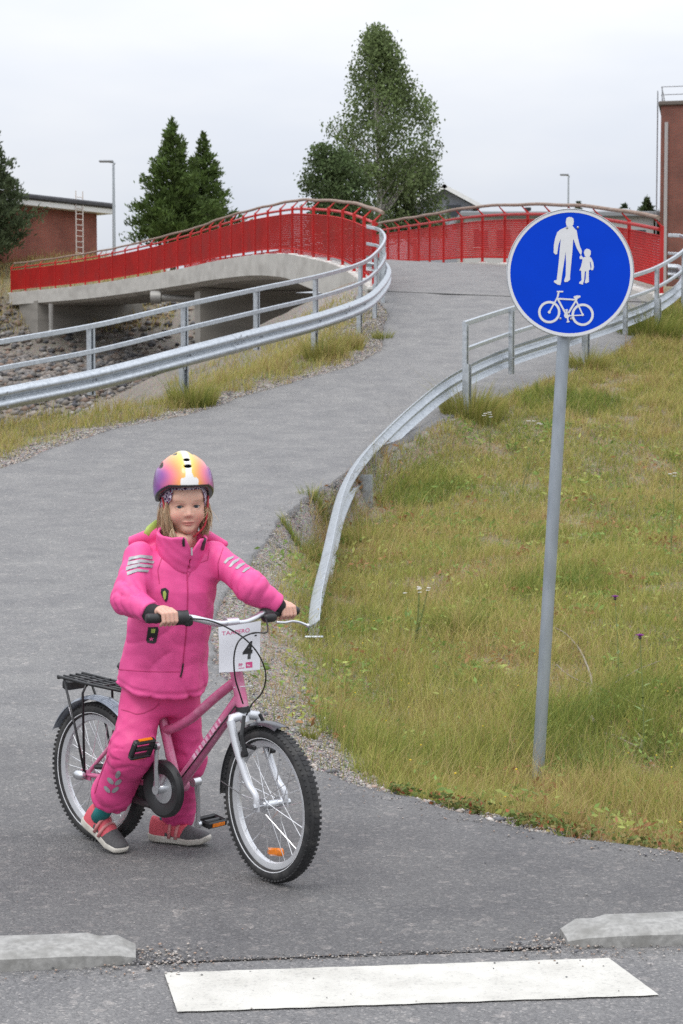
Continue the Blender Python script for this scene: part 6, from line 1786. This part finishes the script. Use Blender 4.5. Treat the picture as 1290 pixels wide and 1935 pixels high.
cols_ = np.array([(.72, .70, .66), (.72, .62, .30), (.74, .52, .07), (.76, .27, .08), (.66, .12, .20), (.24, .045, .30), (.11, .03, .24)])
wv = ln + .05 * np.sin(t_ * 70) + .03 * np.sin(s_ * 55 + t_ * 30) - .10 * sstep(.10, .05, t_) * (ln < .35)
C = np.stack([np.interp(wv, k_, cols_[:, i]) for i in range(3)], 1)
white_c = (np.abs(a_) < .009 + .020 * sstep(.118, .085, t_) + .004 * np.sin(np.abs(a_) * 300)) & (s_ > .02)
C[white_c] = (.72, .71, .70)
low_ = t_ < (.066 - .48 * np.clip(.078 - s_, 0, .115)) + .009
vent = ell(np.abs(a_), s_, t_, (0, -.016, .060), (.0985, .125, .117)) < 0
C[ins_ | low_ | (vent & ~low_)] = (.014, .013, .015)
link('helmet', np_mesh('helmet', V, F, C), attr_mat('helmet_shell', rough=.28, spec=.5, coat=.6), person, smooth=True)

# ------------------------------------------------------------------ loose stones, rocks, grass and wild plants
def stones_mesh(name, P, S, C, seed):
    """angular pebbles: squashed, jittered octahedra"""
    r = np.random.default_rng(seed); n = len(P)
    base_ = np.array([(1, 0, 0), (-1, 0, 0), (0, 1, 0), (0, -1, 0), (0, 0, 1), (0, 0, -1), (.65, .65, .2), (-.65, -.6, .25)])
    Fb = np.array([(6, 2, 4), (0, 6, 4), (2, 1, 4), (1, 7, 4), (7, 3, 4), (3, 0, 4), (2, 6, 5), (6, 0, 5), (1, 2, 5), (7, 1, 5), (3, 7, 5), (0, 3, 5)])
    V = base_[None] * (1 + r.uniform(-.28, .28, (n, 8, 1))) * S[:, None, None] * np.array([1, .85, .6]) * r.uniform(.75, 1.25, (n, 1, 3))
    a = r.uniform(0, 6.283, n); ca, sa_ = np.cos(a)[:, None], np.sin(a)[:, None]
    x, y = V[..., 0] * ca - V[..., 1] * sa_, V[..., 0] * sa_ + V[..., 1] * ca
    V = np.stack([x, y, V[..., 2]], -1) + P[:, None]
    F = (Fb[None] + (np.arange(n) * 8)[:, None, None]).reshape(-1, 3)
    return np_mesh(name, V.reshape(-1, 3), F, np.repeat(C, 8, 0))
m_stone = attr_mat('gravel_stone', rough=.9, spec=.25, bump=.3, bscale=120)
stone_cols = np.array([(.32, .29, .26), (.22, .21, .21), (.40, .35, .31), (.13, .13, .14), (.34, .25, .20), (.46, .43, .40), (.26, .25, .24)])
def scols(n, r): return stone_cols[r.integers(0, len(stone_cols), n)] * r.uniform(.75, 1.2, (n, 1))
r = np.random.default_rng(100)
# gravel on the right shoulder
n = 26000
Y = 6.0 + 16.5 * r.uniform(0, 1, n) ** 1.5; wR = np.interp(Y, [5, 6.2, 7.0, 8.5, 10.5, 13, 16, 20, 24], [.09, .12, .30, .78, 1.0, .8, .55, .35, .15])
dx_ = wR * np.abs(r.normal(0, .5, n)); X = xr(Y) + dx_ - .02
Z = T(X, Y, raw=False); S_ = r.uniform(.003, .0085, n) * (1 + (r.uniform(0, 1, n) > .985) * 1.8)
g1 = (np.stack([X, Y, Z + S_ * .25], 1), S_)
# strays on the asphalt next to it, more along the seam at the street
n = 900; Y = 6.0 + 14 * r.uniform(0, 1, n) ** 1.6; X = xr(Y) - .02 - np.abs(r.normal(0, .10, n)); S_ = r.uniform(.0025, .006, n)
g2 = (np.stack([X, Y, Pf(Y) + .010 + S_ * .3], 1), S_)
n = 900; X = r.uniform(-1.3, 1.5, n); w_ = np.where(np.abs(X - .04) > .55, .05, .016); Y = np.array([kerb_y(x) for x in X]) + r.normal(0, 1, n) * w_ + np.where(np.abs(X - .04) > .6, -.03, .015); S_ = r.uniform(.0015, .0045, n)
g3 = (np.stack([X, Y, np.full(n, .008) + S_ * .3], 1), S_)
n = 500; X = np.r_[r.normal(-.50, .07, 250), r.normal(.62, .08, 250)]; Y = np.array([kerb_y(x) for x in X]) + r.normal(.04, .06, n); S_ = r.uniform(.002, .0065, n)
g4 = (np.stack([X, Y, np.full(n, .009) + S_ * .3], 1), S_)
n = 700; X = r.uniform(-2.2, 1.5, n); Y = r.uniform(4.2, 9, n); ok = X < xr(Y); X, Y = X[ok], Y[ok]; S_ = r.uniform(.0012, .0036, len(X)) * (1 + (r.uniform(0, 1, len(X)) > .97) * 1.2)
g5 = (np.stack([X, Y, Pf(Y) + .010 + S_ * .3], 1), S_)
P = np.concatenate([g[0] for g in (g1, g2, g3, g4, g5)]); S_ = np.concatenate([g[1] for g in (g1, g2, g3, g4, g5)])
tag(link('gravel', stones_mesh('gravel', P, S_, scols(len(P), r), 5), m_stone), 'loose pale gravel along the near path edge and kerbs', 'gravel', kind='stuff')
# left shoulder and the patch at the bridge end
n = 9000; Y = r.uniform(19, 36, n); dxl = np.abs(r.normal(0, .35, n)); X = xl(Y) - dxl; S_ = r.uniform(.008, .02, n)
ok = X > xrail(Y) - 1.5; P = np.stack([X, Y, T(X, Y) + S_ * .25], 1)[ok]; S_ = S_[ok]
n = 3500; Y = r.uniform(32.5, 38.5, n); X = xl(Y) - r.uniform(-.05, 1.3, n); s2 = r.uniform(.01, .024, n); P = np.concatenate([P, np.stack([X, Y, T(X, Y) + s2 * .25], 1)]); S_ = np.r_[S_, s2]
tag(link('gravel', stones_mesh('gravel', P, S_, scols(len(P), r), 6), m_stone), 'pale gravel under the left guard rail by the bridge end', 'gravel', kind='stuff')

# riprap: the largest rocks singly, on the ravine's banks; smaller rubble as a mass
rock_meshes = []
rr_ = np.random.default_rng(50)
for k in range(6):
    bm = bmesh.new(); bmesh.ops.create_icosphere(bm, subdivisions=1, radius=1.0)
    for v in bm.verts:
        f_ = rr_.uniform(.62, 1.18); v.co = Vector((v.co.x * f_, v.co.y * f_ * .9, v.co.z * f_ * .68))
    me = bpy.data.meshes.new('rock'); bm.to_mesh(me); bm.free()
    m_rk = mat('rock_%s' % 'abc'[k % 3], [(.17, .155, .145), (.13, .128, .125), (.20, .165, .14)][k % 3], rough=.95, var=.3, scale=2.5, bump=.6, bscale=5)
    me.materials.append(m_rk); rock_meshes.append(me)
nA, nB_ = 6500, 3000
XA, YA = r.uniform(-22, 2, nA), r.uniform(55, 99.5, nA)
YB = r.uniform(22, 32, nB_); XB = xrail(YB) - .6 - r.exponential(1.6, nB_)
Xq, Yq = np.r_[XA, XB], np.r_[YA, YB]
sq = np.r_[r.uniform(.09, .26, nA) * 1.1, r.uniform(.02, .075, nB_)]
cq = scols(nA + nB_, r) * np.r_[np.full((nA, 1), .6), np.full((nB_, 1), .62)] * np.where((np.arange(nA + nB_) > nA)[:, None], np.array([1.05, .95, .85]), 1)
bank = link('rock_slope', stones_mesh('rock_slope', np.stack([Xq, Yq, T(Xq, Yq) + sq * .15], 1), sq, cq, 8), m_stone)
V = np.empty(len(bank.data.vertices) * 3, np.float32); bank.data.vertices.foreach_get('co', V)
tag(bank, 'grey rubble bank below the bridge', kind='structure')
for k in range(230):
    if k < 150:
        t = r.uniform(0, 1); X = r.uniform(-19.5, -8.5); Y = r.uniform(80, 98); s_ = r.uniform(.14, .34)
    else:
        Y = r.uniform(22.8, 28.5); X = float(xrail(Y)) - r.uniform(.9, 3.0); s_ = r.uniform(.05, .12)
    o = bpy.data.objects.new('rock', rock_meshes[r.integers(6)]); COL.objects.link(o); o.parent = bank
    o.location = (X, Y, float(T(X, Y)) + s_ * .2); o.scale = (s_, s_, s_); o.rotation_euler = (r.uniform(-.4, .4), r.uniform(-.4, .4), r.uniform(0, 6.28))

# --- grass
def blades(P, H, Wd, lean, C0, C1, r, curve=.6):
    """three-segment blades; P roots, H heights, Wd widths, lean (n,2) horizontal reach of the tip"""
    n = len(P); a = r.uniform(0, math.pi, n); sx, sy = np.cos(a) * Wd / 2, np.sin(a) * Wd / 2
    t = np.array([0, .5, 1.0]); V = []
    for q, wq in ((0, 1.0), (.55, .72)):
        c = P + np.stack([lean[:, 0] * q ** 1.8, lean[:, 1] * q ** 1.8, H * q * (1 - .12 * q)], 1); s_ = np.stack([sx * wq, sy * wq, 0 * sx], 1)
        V += [c - s_, c + s_]
    V.append(P + np.stack([lean[:, 0], lean[:, 1], H * .88], 1))
    V = np.stack(V, 1).reshape(-1, 3); i = (np.arange(n) * 5)[:, None]
    F = np.concatenate([i + np.array([[0, 1, 3]]), i + np.array([[0, 3, 2]]), i + np.array([[2, 3, 4]])])
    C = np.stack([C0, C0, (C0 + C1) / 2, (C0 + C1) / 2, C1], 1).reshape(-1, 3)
    return V, F, C
m_grass = attr_mat('grass_blade', rough=.6, spec=.2, translucent=.35)
G_ = np.array([(.165, .185, .040), (.20, .205, .050), (.115, .150, .032), (.27, .235, .085), (.33, .265, .115), (.26, .165, .075), (.145, .165, .04)])
def gcols(n, r, dry):
    """dry 0..1 per blade chooses from green to straw to reddish"""
    u = np.clip(dry + r.normal(0, .22, n), 0, .999)
    pal = np.array([(.15, .205, .045), (.25, .30, .062), (.36, .37, .082), (.45, .42, .12), (.50, .41, .16), (.52, .41, .20), (.38, .22, .12)])
    return pal[(u * 7).astype(int)] * r.uniform(.75, 1.25, (n, 1))
def grass(name, X, Y, hmul, dry, seed, label, width=1.0, wind=(.25, 0)):
    r = np.random.default_rng(seed); n = len(X); Z = T(X, Y)
    H = hmul * r.gamma(6, 1 / 6, n)
    Wd = np.clip(.0022 * np.interp(Y, [5, 9, 15, 25, 40], [1, 1.25, 2.0, 3.4, 5.5]), 0, .02) * r.uniform(.7, 1.4, n) * width
    ln = r.normal(0, .42, (n, 2)) * H[:, None] + np.array(wind) * H[:, None] * .5
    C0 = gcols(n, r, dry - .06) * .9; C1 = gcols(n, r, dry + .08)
    V, F, C = blades(np.stack([X, Y, Z - .01], 1), H, Wd, ln, C0, C1, r)
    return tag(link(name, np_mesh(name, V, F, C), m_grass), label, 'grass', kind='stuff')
# right meadow: density follows apparent size so that the near turf is finest
r = np.random.default_rng(200)
def meadow_pts(n, y0, y1, pw, xmax):
    Y = y0 * (y1 / y0) ** (r.uniform(0, 1, n) ** pw); X0 = xr(Y); half = Y * .205 + .6
    X = X0 + (np.minimum(half, xmax) - X0) * r.uniform(0, 1, n); return X, Y
X, Y = meadow_pts(330000, 6.05, 38.5, .95, 9.0)
d_ = X - xr(Y); patchy = vnoise(X * 1.1, Y * 1.1, 61); fine = vnoise(X * 4.5, Y * 4.5, 62, 3)
wR = np.interp(Y, [5, 6.2, 7.0, 8.5, 10.5, 13, 16, 20, 24, 30, 40], [.03, .04, .10, .32, .42, .32, .2, .03, .02, .06, .1])
bare = vnoise(X * 1.9 + 5, Y * 1.4, 64, 4); lush = vnoise(X * .75, Y * .6 + 3, 65, 3)
keep = (r.uniform(0, 1, len(X)) < sstep(0, np.interp(Y, [14, 19], [.30, .07]), d_ - wR + fine * np.interp(Y, [14, 19], [.22, .06])) * np.clip(.92 + .25 * fine, .30, 1) * (1 - .80 * sstep(.38, .62, bare))) | ((d_ > .03) & (r.uniform(0, 1, len(X)) < .035 + .12 * (fine > .35)))
X, Y, d_, patchy, fine, bare, lush = (q[keep] for q in (X, Y, d_, patchy, fine, bare, lush))
dry = .40 + .26 * patchy + .14 * fine + .22 * sstep(.2, .5, bare) - .30 * sstep(.30, .60, lush) + .18 * np.exp(-d_ / .25)
hm = (.130 + .05 * patchy + .035 * np.clip(fine, -1, 1)) * np.where(Y > 17, .9, np.interp(d_, [0, .5, 1.2], [.45, .8, 1.0]))
hm = hm * (1 + .55 * sstep(.3, .6, lush) - .35 * sstep(.2, .5, bare))
hm *= 1 - .45 * np.exp(-((X - 1.0) ** 2 + (Y - 8.9) ** 2) / .12)
hm = np.clip(hm, .03, .3)
grass('grass', X, Y, hm, dry, 71, 'yellow green meadow grass on the slope right of the path')
# the same meadow further right, thinner
n = 70000; Y = 6.0 + 34 * r.uniform(0, 1, n) ** 1.2; X = np.maximum(Y * .205 + .6, xr(Y) + .2) + r.exponential(2.6, n); ok = X < 14; X, Y = X[ok], Y[ok]
p2 = vnoise(X * 1.1, Y * 1.1, 61); grass('grass', X, Y, np.clip(.14 + .05 * p2, .05, .3), .42 + .26 * p2, 75, 'meadow grass continuing right beyond the sign', width=1.6)
# seed heads: thin straw and reddish stalks above the turf
X, Y = meadow_pts(17000, 6.2, 36, .9, 9.0); d_ = X - xr(Y); pt_ = vnoise(X * .8, Y * .8, 66); ok = (d_ > .15) & (r.uniform(0, 1, len(X)) < .45 + .5 * pt_)
X, Y = X[ok], Y[ok]
grass('grass_stalks', X, Y, np.full(len(X), .27), .86 + .1 * r.normal(size=len(X)), 72, 'thin dry grass stalks standing above the meadow', width=.5)
# left verge below the guard rail
n = 90000; Y = r.uniform(16, 39, n); X = xl(Y) - r.uniform(-.02, 5.0, n); dl = xl(Y) - X; ok = (X > xrail(Y) - np.where(Y > 25.8, 4.5, 1.5))
fine = vnoise(X * 3, Y * 3, 63, 3); ok &= r.uniform(0, 1, n) < np.clip(sstep(.12, .6, dl + fine * .3) * (.75 + .4 * fine), .02, 1) * np.where(Y > 33.4, .35, 1)
X, Y, fine, dl = X[ok], Y[ok], fine[ok], dl[ok]
grass('grass', X, Y, np.clip(.17 + .09 * fine, .05, .4) * np.interp(dl, [0, .8], [.5, 1]), .50 + .22 * fine, 73, 'tufty dry grass strip below the left guard rail')
# field in front of the far brick building and the far bank top
n = 34000; X = r.uniform(-48, -9, n); Y = r.uniform(96, 122, n)
grass('grass', X, Y, np.full(n, .45), np.full(n, .72), 74, 'straw coloured grass in front of the far brick building', width=3)
# tall tufts round the rail posts
def tuft(px, py, Y0, rad, h, n, dry, label, seed):
    p = W(px, py, Y0); r = np.random.default_rng(seed); a = r.uniform(0, 6.283, n); q = rad * np.sqrt(r.uniform(0, 1, n)) * .6
    X, Y = p.x + np.cos(a) * q, p.y + np.sin(a) * q; Z = T(X, Y); H = h * .82 * r.gamma(8, 1 / 8, n)
    ln = np.stack([np.cos(a), np.sin(a)], 1) * (H * r.uniform(.2, .75, n))[:, None]
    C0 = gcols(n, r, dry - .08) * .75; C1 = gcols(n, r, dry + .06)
    V, F, C = blades(np.stack([X, Y, Z - .02], 1), H, np.full(n, .0024 * np.interp(Y0, [5, 9, 15, 25, 40], [1, 1.3, 2, 3.2, 5])), ln, C0, C1, r)
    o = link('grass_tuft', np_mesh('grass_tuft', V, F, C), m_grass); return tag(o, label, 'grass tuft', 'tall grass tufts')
tuft(365, 750, 27.0, .55, .42, 900, .35, 'tall grass tuft at the foot of the leftmost guard rail post', 1)
tuft(610, 668, 31.5, .55, .40, 700, .45, 'grass tuft at the post where the left guard rail begins to curve', 2)
tuft(655, 660, 32.6, .5, .34, 600, .55, 'reddish grass tuft between two posts of the left guard rail', 3)
tuft(722, 652, 33.6, .3, .2, 300, .3, 'small grass tuft at the path edge by the bridge end', 4)
tuft(890, 790, 26.2, .7, .44, 1300, .38, 'dense grass tuft round the end post of the right guard rail', 5)
tuft(1107, 712, 30.6, .55, .34, 800, .4, 'grass tuft at the guard rail post just right of the sign pole', 6)
tuft(1225, 655, 34.2, 1.0, .5, 1500, .22, 'large dark green grass tuft under the right guard rail', 7)
tuft(1283, 632, 35.8, .6, .4, 700, .3, 'grass tuft at the right picture edge under the guard rail', 8)
tuft(612, 1000, 17.0, .25, .20, 500, .38, 'brownish grass tuft against the diving end of the rail', 9)
tuft(690, 1000, 18.3, .4, .24, 700, .36, 'long grass behind the diving rail end', 10)
tuft(565, 985, 17.4, .26, .20, 500, .16, 'fresh green grass tuft on the gravel near the path bend', 11)
tuft(590, 945, 19.2, .22, .15, 300, .2, 'small green tuft at the path edge left of the rail post', 12)
tuft(735, 1435, 8.2, .05, .10, 160, .4, 'small grass tuft on the gravel in front of the sign', 13)
tuft(585, 1410, 8.6, .05, .09, 150, .3, 'small tuft of grass on gravel right of the front wheel', 14)
tuft(690, 1325, 9.6, .12, .13, 260, .35, 'low grass clump at the gravel margin', 15)
tuft(870, 1130, 13.0, .35, .22, 700, .12, 'dark green leafy clump in the middle of the meadow', 16)

# --- wild plants
m_plant = attr_mat('herb_leaf', rough=.6, spec=.25, translucent=.3)
def thistle(px_f, py_f, Y0, hgt, label, group, bloom, leafy=True, seed=1):
    top = W(px_f, py_f, Y0); r = random.Random(seed); zg = float(T(top.x, top.y)); hgt = top.z - zg
    root = thing('thistle' if bloom == 'p' else 'wildflower', label, 'flower', (top.x, top.y, zg), group)
    mb = MB(); mid = Vector((top.x + .02, top.y, zg + hgt * .5)); mb.tube(catmull([(top.x + .03, top.y, zg - .02), mid, top], 4), [.0035] * 4 + [.0028] * 4 + [.002], 5)
    mb.build('stem', mat('herb_stem', (.15, .19, .06), rough=.7), root)
    mb = MB()
    if bloom == 'p':
        mb.ball(top, .010, 10, (1, 1, 1.1)); mb.build('bulb', mat('thistle_bulb', (.07, .05, .05), rough=.8), root)
        mb = MB()
        for k in range(46):
            a = k * 2.4; q = math.sqrt(k / 46) * .024; mb.tube([top + Vector((0, 0, .006)), top + Vector((math.cos(a) * q, math.sin(a) * q, .024 - q * .35))], [.0016, .0011], 3, cap=False)
        mb.build('bloom', mat('thistle_purple', (.30, .05, .34), rough=.7, var=.2, scale=200), root)
    if leafy:
        for k in range(7):
            mb = MB()
            z = hgt * (.1 + .1 * k); a = k * 2.2 + seed; L_ = .10 * (1 - .08 * k); d = Vector((math.cos(a), math.sin(a), .5)).normalized(); s = d.cross(UZ).normalized(); o = Vector((top.x + .02, top.y, zg + z))
            mb.add([o, o + d * L_ * .4 + s * .010, o + d * L_ + Vector((0, 0, -.01)), o + d * L_ * .4 - s * .010], [(0, 1, 2), (0, 2, 3)])
            mb.build('leaf', mat('herb_green', (.14, .20, .055), rough=.65, var=.2), root)
thistle(1162, 1131, 11.2, .5, 'purple thistle bloom right of the pole, the higher of two', 'purple thistles in the meadow', 'p', True, 1)
thistle(1209, 1205, 9.6, .4, 'purple thistle bloom low at the right edge of the meadow', 'purple thistles in the meadow', 'p', True, 2)
def umbel(px, py, Y0, spread, label, seed, nfl=5, tall=None):
    r = random.Random(seed); c = W(px, py, Y0); zg = float(T(c.x, c.y))
    root = thing('yarrow', label, 'flower', (c.x, c.y, zg), 'white flowers in the meadow'); st_ = MB(); fl = MB(); lf = MB()
    for k in range(nfl):
        t = c + Vector((r.uniform(-spread, spread), r.uniform(-.04, .04), r.uniform(-.05, .03)))
        t.z = max(t.z, zg + .06)
        b0 = Vector((c.x + r.uniform(-.03, .03), c.y, zg - .02)); st_.tube([b0, b0.lerp(t, .5) + Vector((.01, 0, .01)), t], [.0022, .002, .0015], 4)
        sc__ = Y0 / 12
        for j in range(9):
            a = j * 2.4; q = math.sqrt(j / 9) * .013 * sc__; fl.ball(t + Vector((math.cos(a) * q, math.sin(a) * q, .003)), .0045 * sc__, 6, (1, 1, .6))
        for j in range(6):
            p = b0.lerp(t, .2 + .1 * j); a = r.uniform(0, 6.28); d = Vector((math.cos(a), math.sin(a), .4)); s = d.cross(UZ).normalized(); lf.add([p, p + d * .02 + s * .004, p + d * .05, p + d * .02 - s * .004], [(0, 1, 2), (0, 2, 3)])
    st_.build('stem', mat('herb_stem', (.15, .19, .06)), root); fl.build('bloom', mat('yarrow_white', (.62, .60, .56), rough=.8), root); lf.build('leaves', mat('herb_green', (.14, .20, .055)), root)['kind'] = 'stuff'
umbel(780, 1116, 12.6, .11, 'white yarrow cluster in the middle of the meadow', 3, 7)
umbel(925, 783, 24.5, .16, 'white flowers by the end post of the right guard rail', 4, 5)
umbel(990, 798, 22.5, .22, 'scattered white flowers on the slope left of the sign pole', 5, 5)
umbel(1270, 898, 17.0, .04, 'small white flowers at the right picture edge', 6, 3)
# bare fallen branches right of the pole
m_twig = mat('dead_branch', (.25, .215, .18), rough=.9, var=.25, scale=60)
def on_ground(px, py, lift):
    Ys = np.arange(6.2, 24, .02); u = (px - 645) / F_PX; v = (967.5 - py) / F_PX; k = Ys / (_cp + v * _sp); z = CAM_H + (-_sp + v * _cp) * k; d = z - T(u * k, Ys)
    i = int(np.argmax(d <= lift)); return Vector((u * k[i], Ys[i], z[i]))
def zx8(a, b_): return (900 + a / 3.3077, 1180 + b_ / 3.3077)
br_o = thing('fallen_branch', 'bare forked branch lying in the grass right of the sign pole', 'branch', tuple(on_ground(*zx8(700, 480), .0)))
mb = MB(); mb.tube(catmull([on_ground(*zx8(*p), .07) for p in ((490, 20), (560, 60), (640, 150), (680, 230), (715, 330), (716, 420), (690, 480), (690, 540), (735, 605))], 4), [.004 + .00028 * i for i in range(33)], 6)
mb.build('limb', m_twig, br_o, smooth=True)
mb = MB(); mb.tube(catmull([on_ground(*zx8(*p), .06) for p in ((500, 250), (560, 305), (640, 350), (720, 375), (850, 432), (960, 480), (1130, 540))], 4), .004, 5); mb.tube([on_ground(*zx8(870, 362), .09), on_ground(*zx8(1010, 280), .12), on_ground(*zx8(1150, 226), .14)], [.004, .003, .002], 5); mb.build('twig', m_twig, br_o, smooth=True)
br_2 = thing('fallen_branch', 'pale bare stick at the foot of the slope near the right edge', 'branch', tuple(on_ground(*zx8(1000, 760), .0)))
mb = MB(); mb.tube(catmull([on_ground(*zx8(*p), .04) for p in ((790, 680), (860, 695), (940, 735), (1020, 775), (1070, 830), (1110, 890))], 4), .007, 6); mb.tube([on_ground(*zx8(1030, 780), .05), on_ground(*zx8(1035, 715), .07), on_ground(*zx8(990, 660), .08)], [.008, .006, .004], 6); mb.build('limb', m_twig, br_2, smooth=True)
# leafy weeds along the asphalt edge in the foreground
r = np.random.default_rng(300)
nL = 2600; Y = r.uniform(6.1, 7.6, nL); X = xr(Y) + .05 + np.abs(r.normal(0, .12, nL)); ok = (X > .2) & (X < 1.6); X, Y = X[ok], Y[ok]; nL = len(X)
cl = vnoise(X * 9, Y * 9, 67, 2); ok = cl > -.1; X, Y = X[ok], Y[ok]; nL = len(X)
P = np.stack([X, Y, T(X, Y) + r.uniform(.004, .05, nL)], 1); D = r.normal(size=(nL, 3)) * np.array([1, 1, .4]); redd = r.uniform(0, 1, nL)
C = np.where(redd[:, None] > .86, np.array([.30, .10, .045]), np.where(redd[:, None] > .6, np.array([.24, .20, .07]), np.array([.13, .175, .045]))) * r.uniform(.7, 1.3, (nL, 1))
V, F, CC = leaf_cloud(P, D, r.uniform(.012, .030, nL), .65, C, r)
tag(link('ground_weeds', np_mesh('ground_weeds', V, F, CC), m_plant), 'low broadleaf weeds along the asphalt edge', 'weeds', kind='stuff')
# broadleaf weeds and herbs in loose colonies through the meadow
nc = 420; cX, cY = meadow_pts(nc, 6.4, 26, .85, 7); ok = cX - xr(cY) > .25; cX, cY = cX[ok], cY[ok]
k = 26; n = len(cX) * k; rad = np.repeat(r.uniform(.03, .14, len(cX)), k) * np.repeat(np.interp(cY, [6, 25], [.8, 2.2]), k)
X = np.repeat(cX, k) + r.normal(0, 1, n) * rad; Y = np.repeat(cY, k) + r.normal(0, 1, n) * rad
P = np.stack([X, Y, T(X, Y) + r.uniform(.02, .12, n)], 1); D = r.normal(size=(n, 3)) * np.array([1, 1, .5]) + np.array([0, 0, .4])
tone = np.repeat(r.uniform(0, 1, len(cX)), k)
C = np.where(tone[:, None] > .8, np.array([.34, .18, .08]), np.where(tone[:, None] > .5, np.array([.36, .40, .11]), np.array([.20, .30, .075]))) * r.uniform(.7, 1.25, (n, 1))
V, F, CC = leaf_cloud(P, D, r.uniform(.02, .05, n) * np.interp(Y, [6, 25], [.9, 2.2]), .38, C, r)
tag(link('meadow_herbs', np_mesh('meadow_herbs', V, F, CC), m_plant), 'broadleaf herbs and reddish dock scattered through the meadow', 'herbs', kind='stuff')
# buttercup dots
nB = 60; X, Y = meadow_pts(nB, 6.6, 16, .9, 4); V = []; F = []
mb = MB()
for x, y in zip(X, Y):
    if x - xr(y) > .3: mb.ball((x, y, float(T(x, y)) + r.uniform(.10, .2)), .006, 6, (1, 1, .6))
tag(mb.build('buttercups', mat('buttercup_yellow', (.60, .42, .02), rough=.6)), 'tiny yellow flowers dotted through the meadow', 'flowers', kind='stuff')
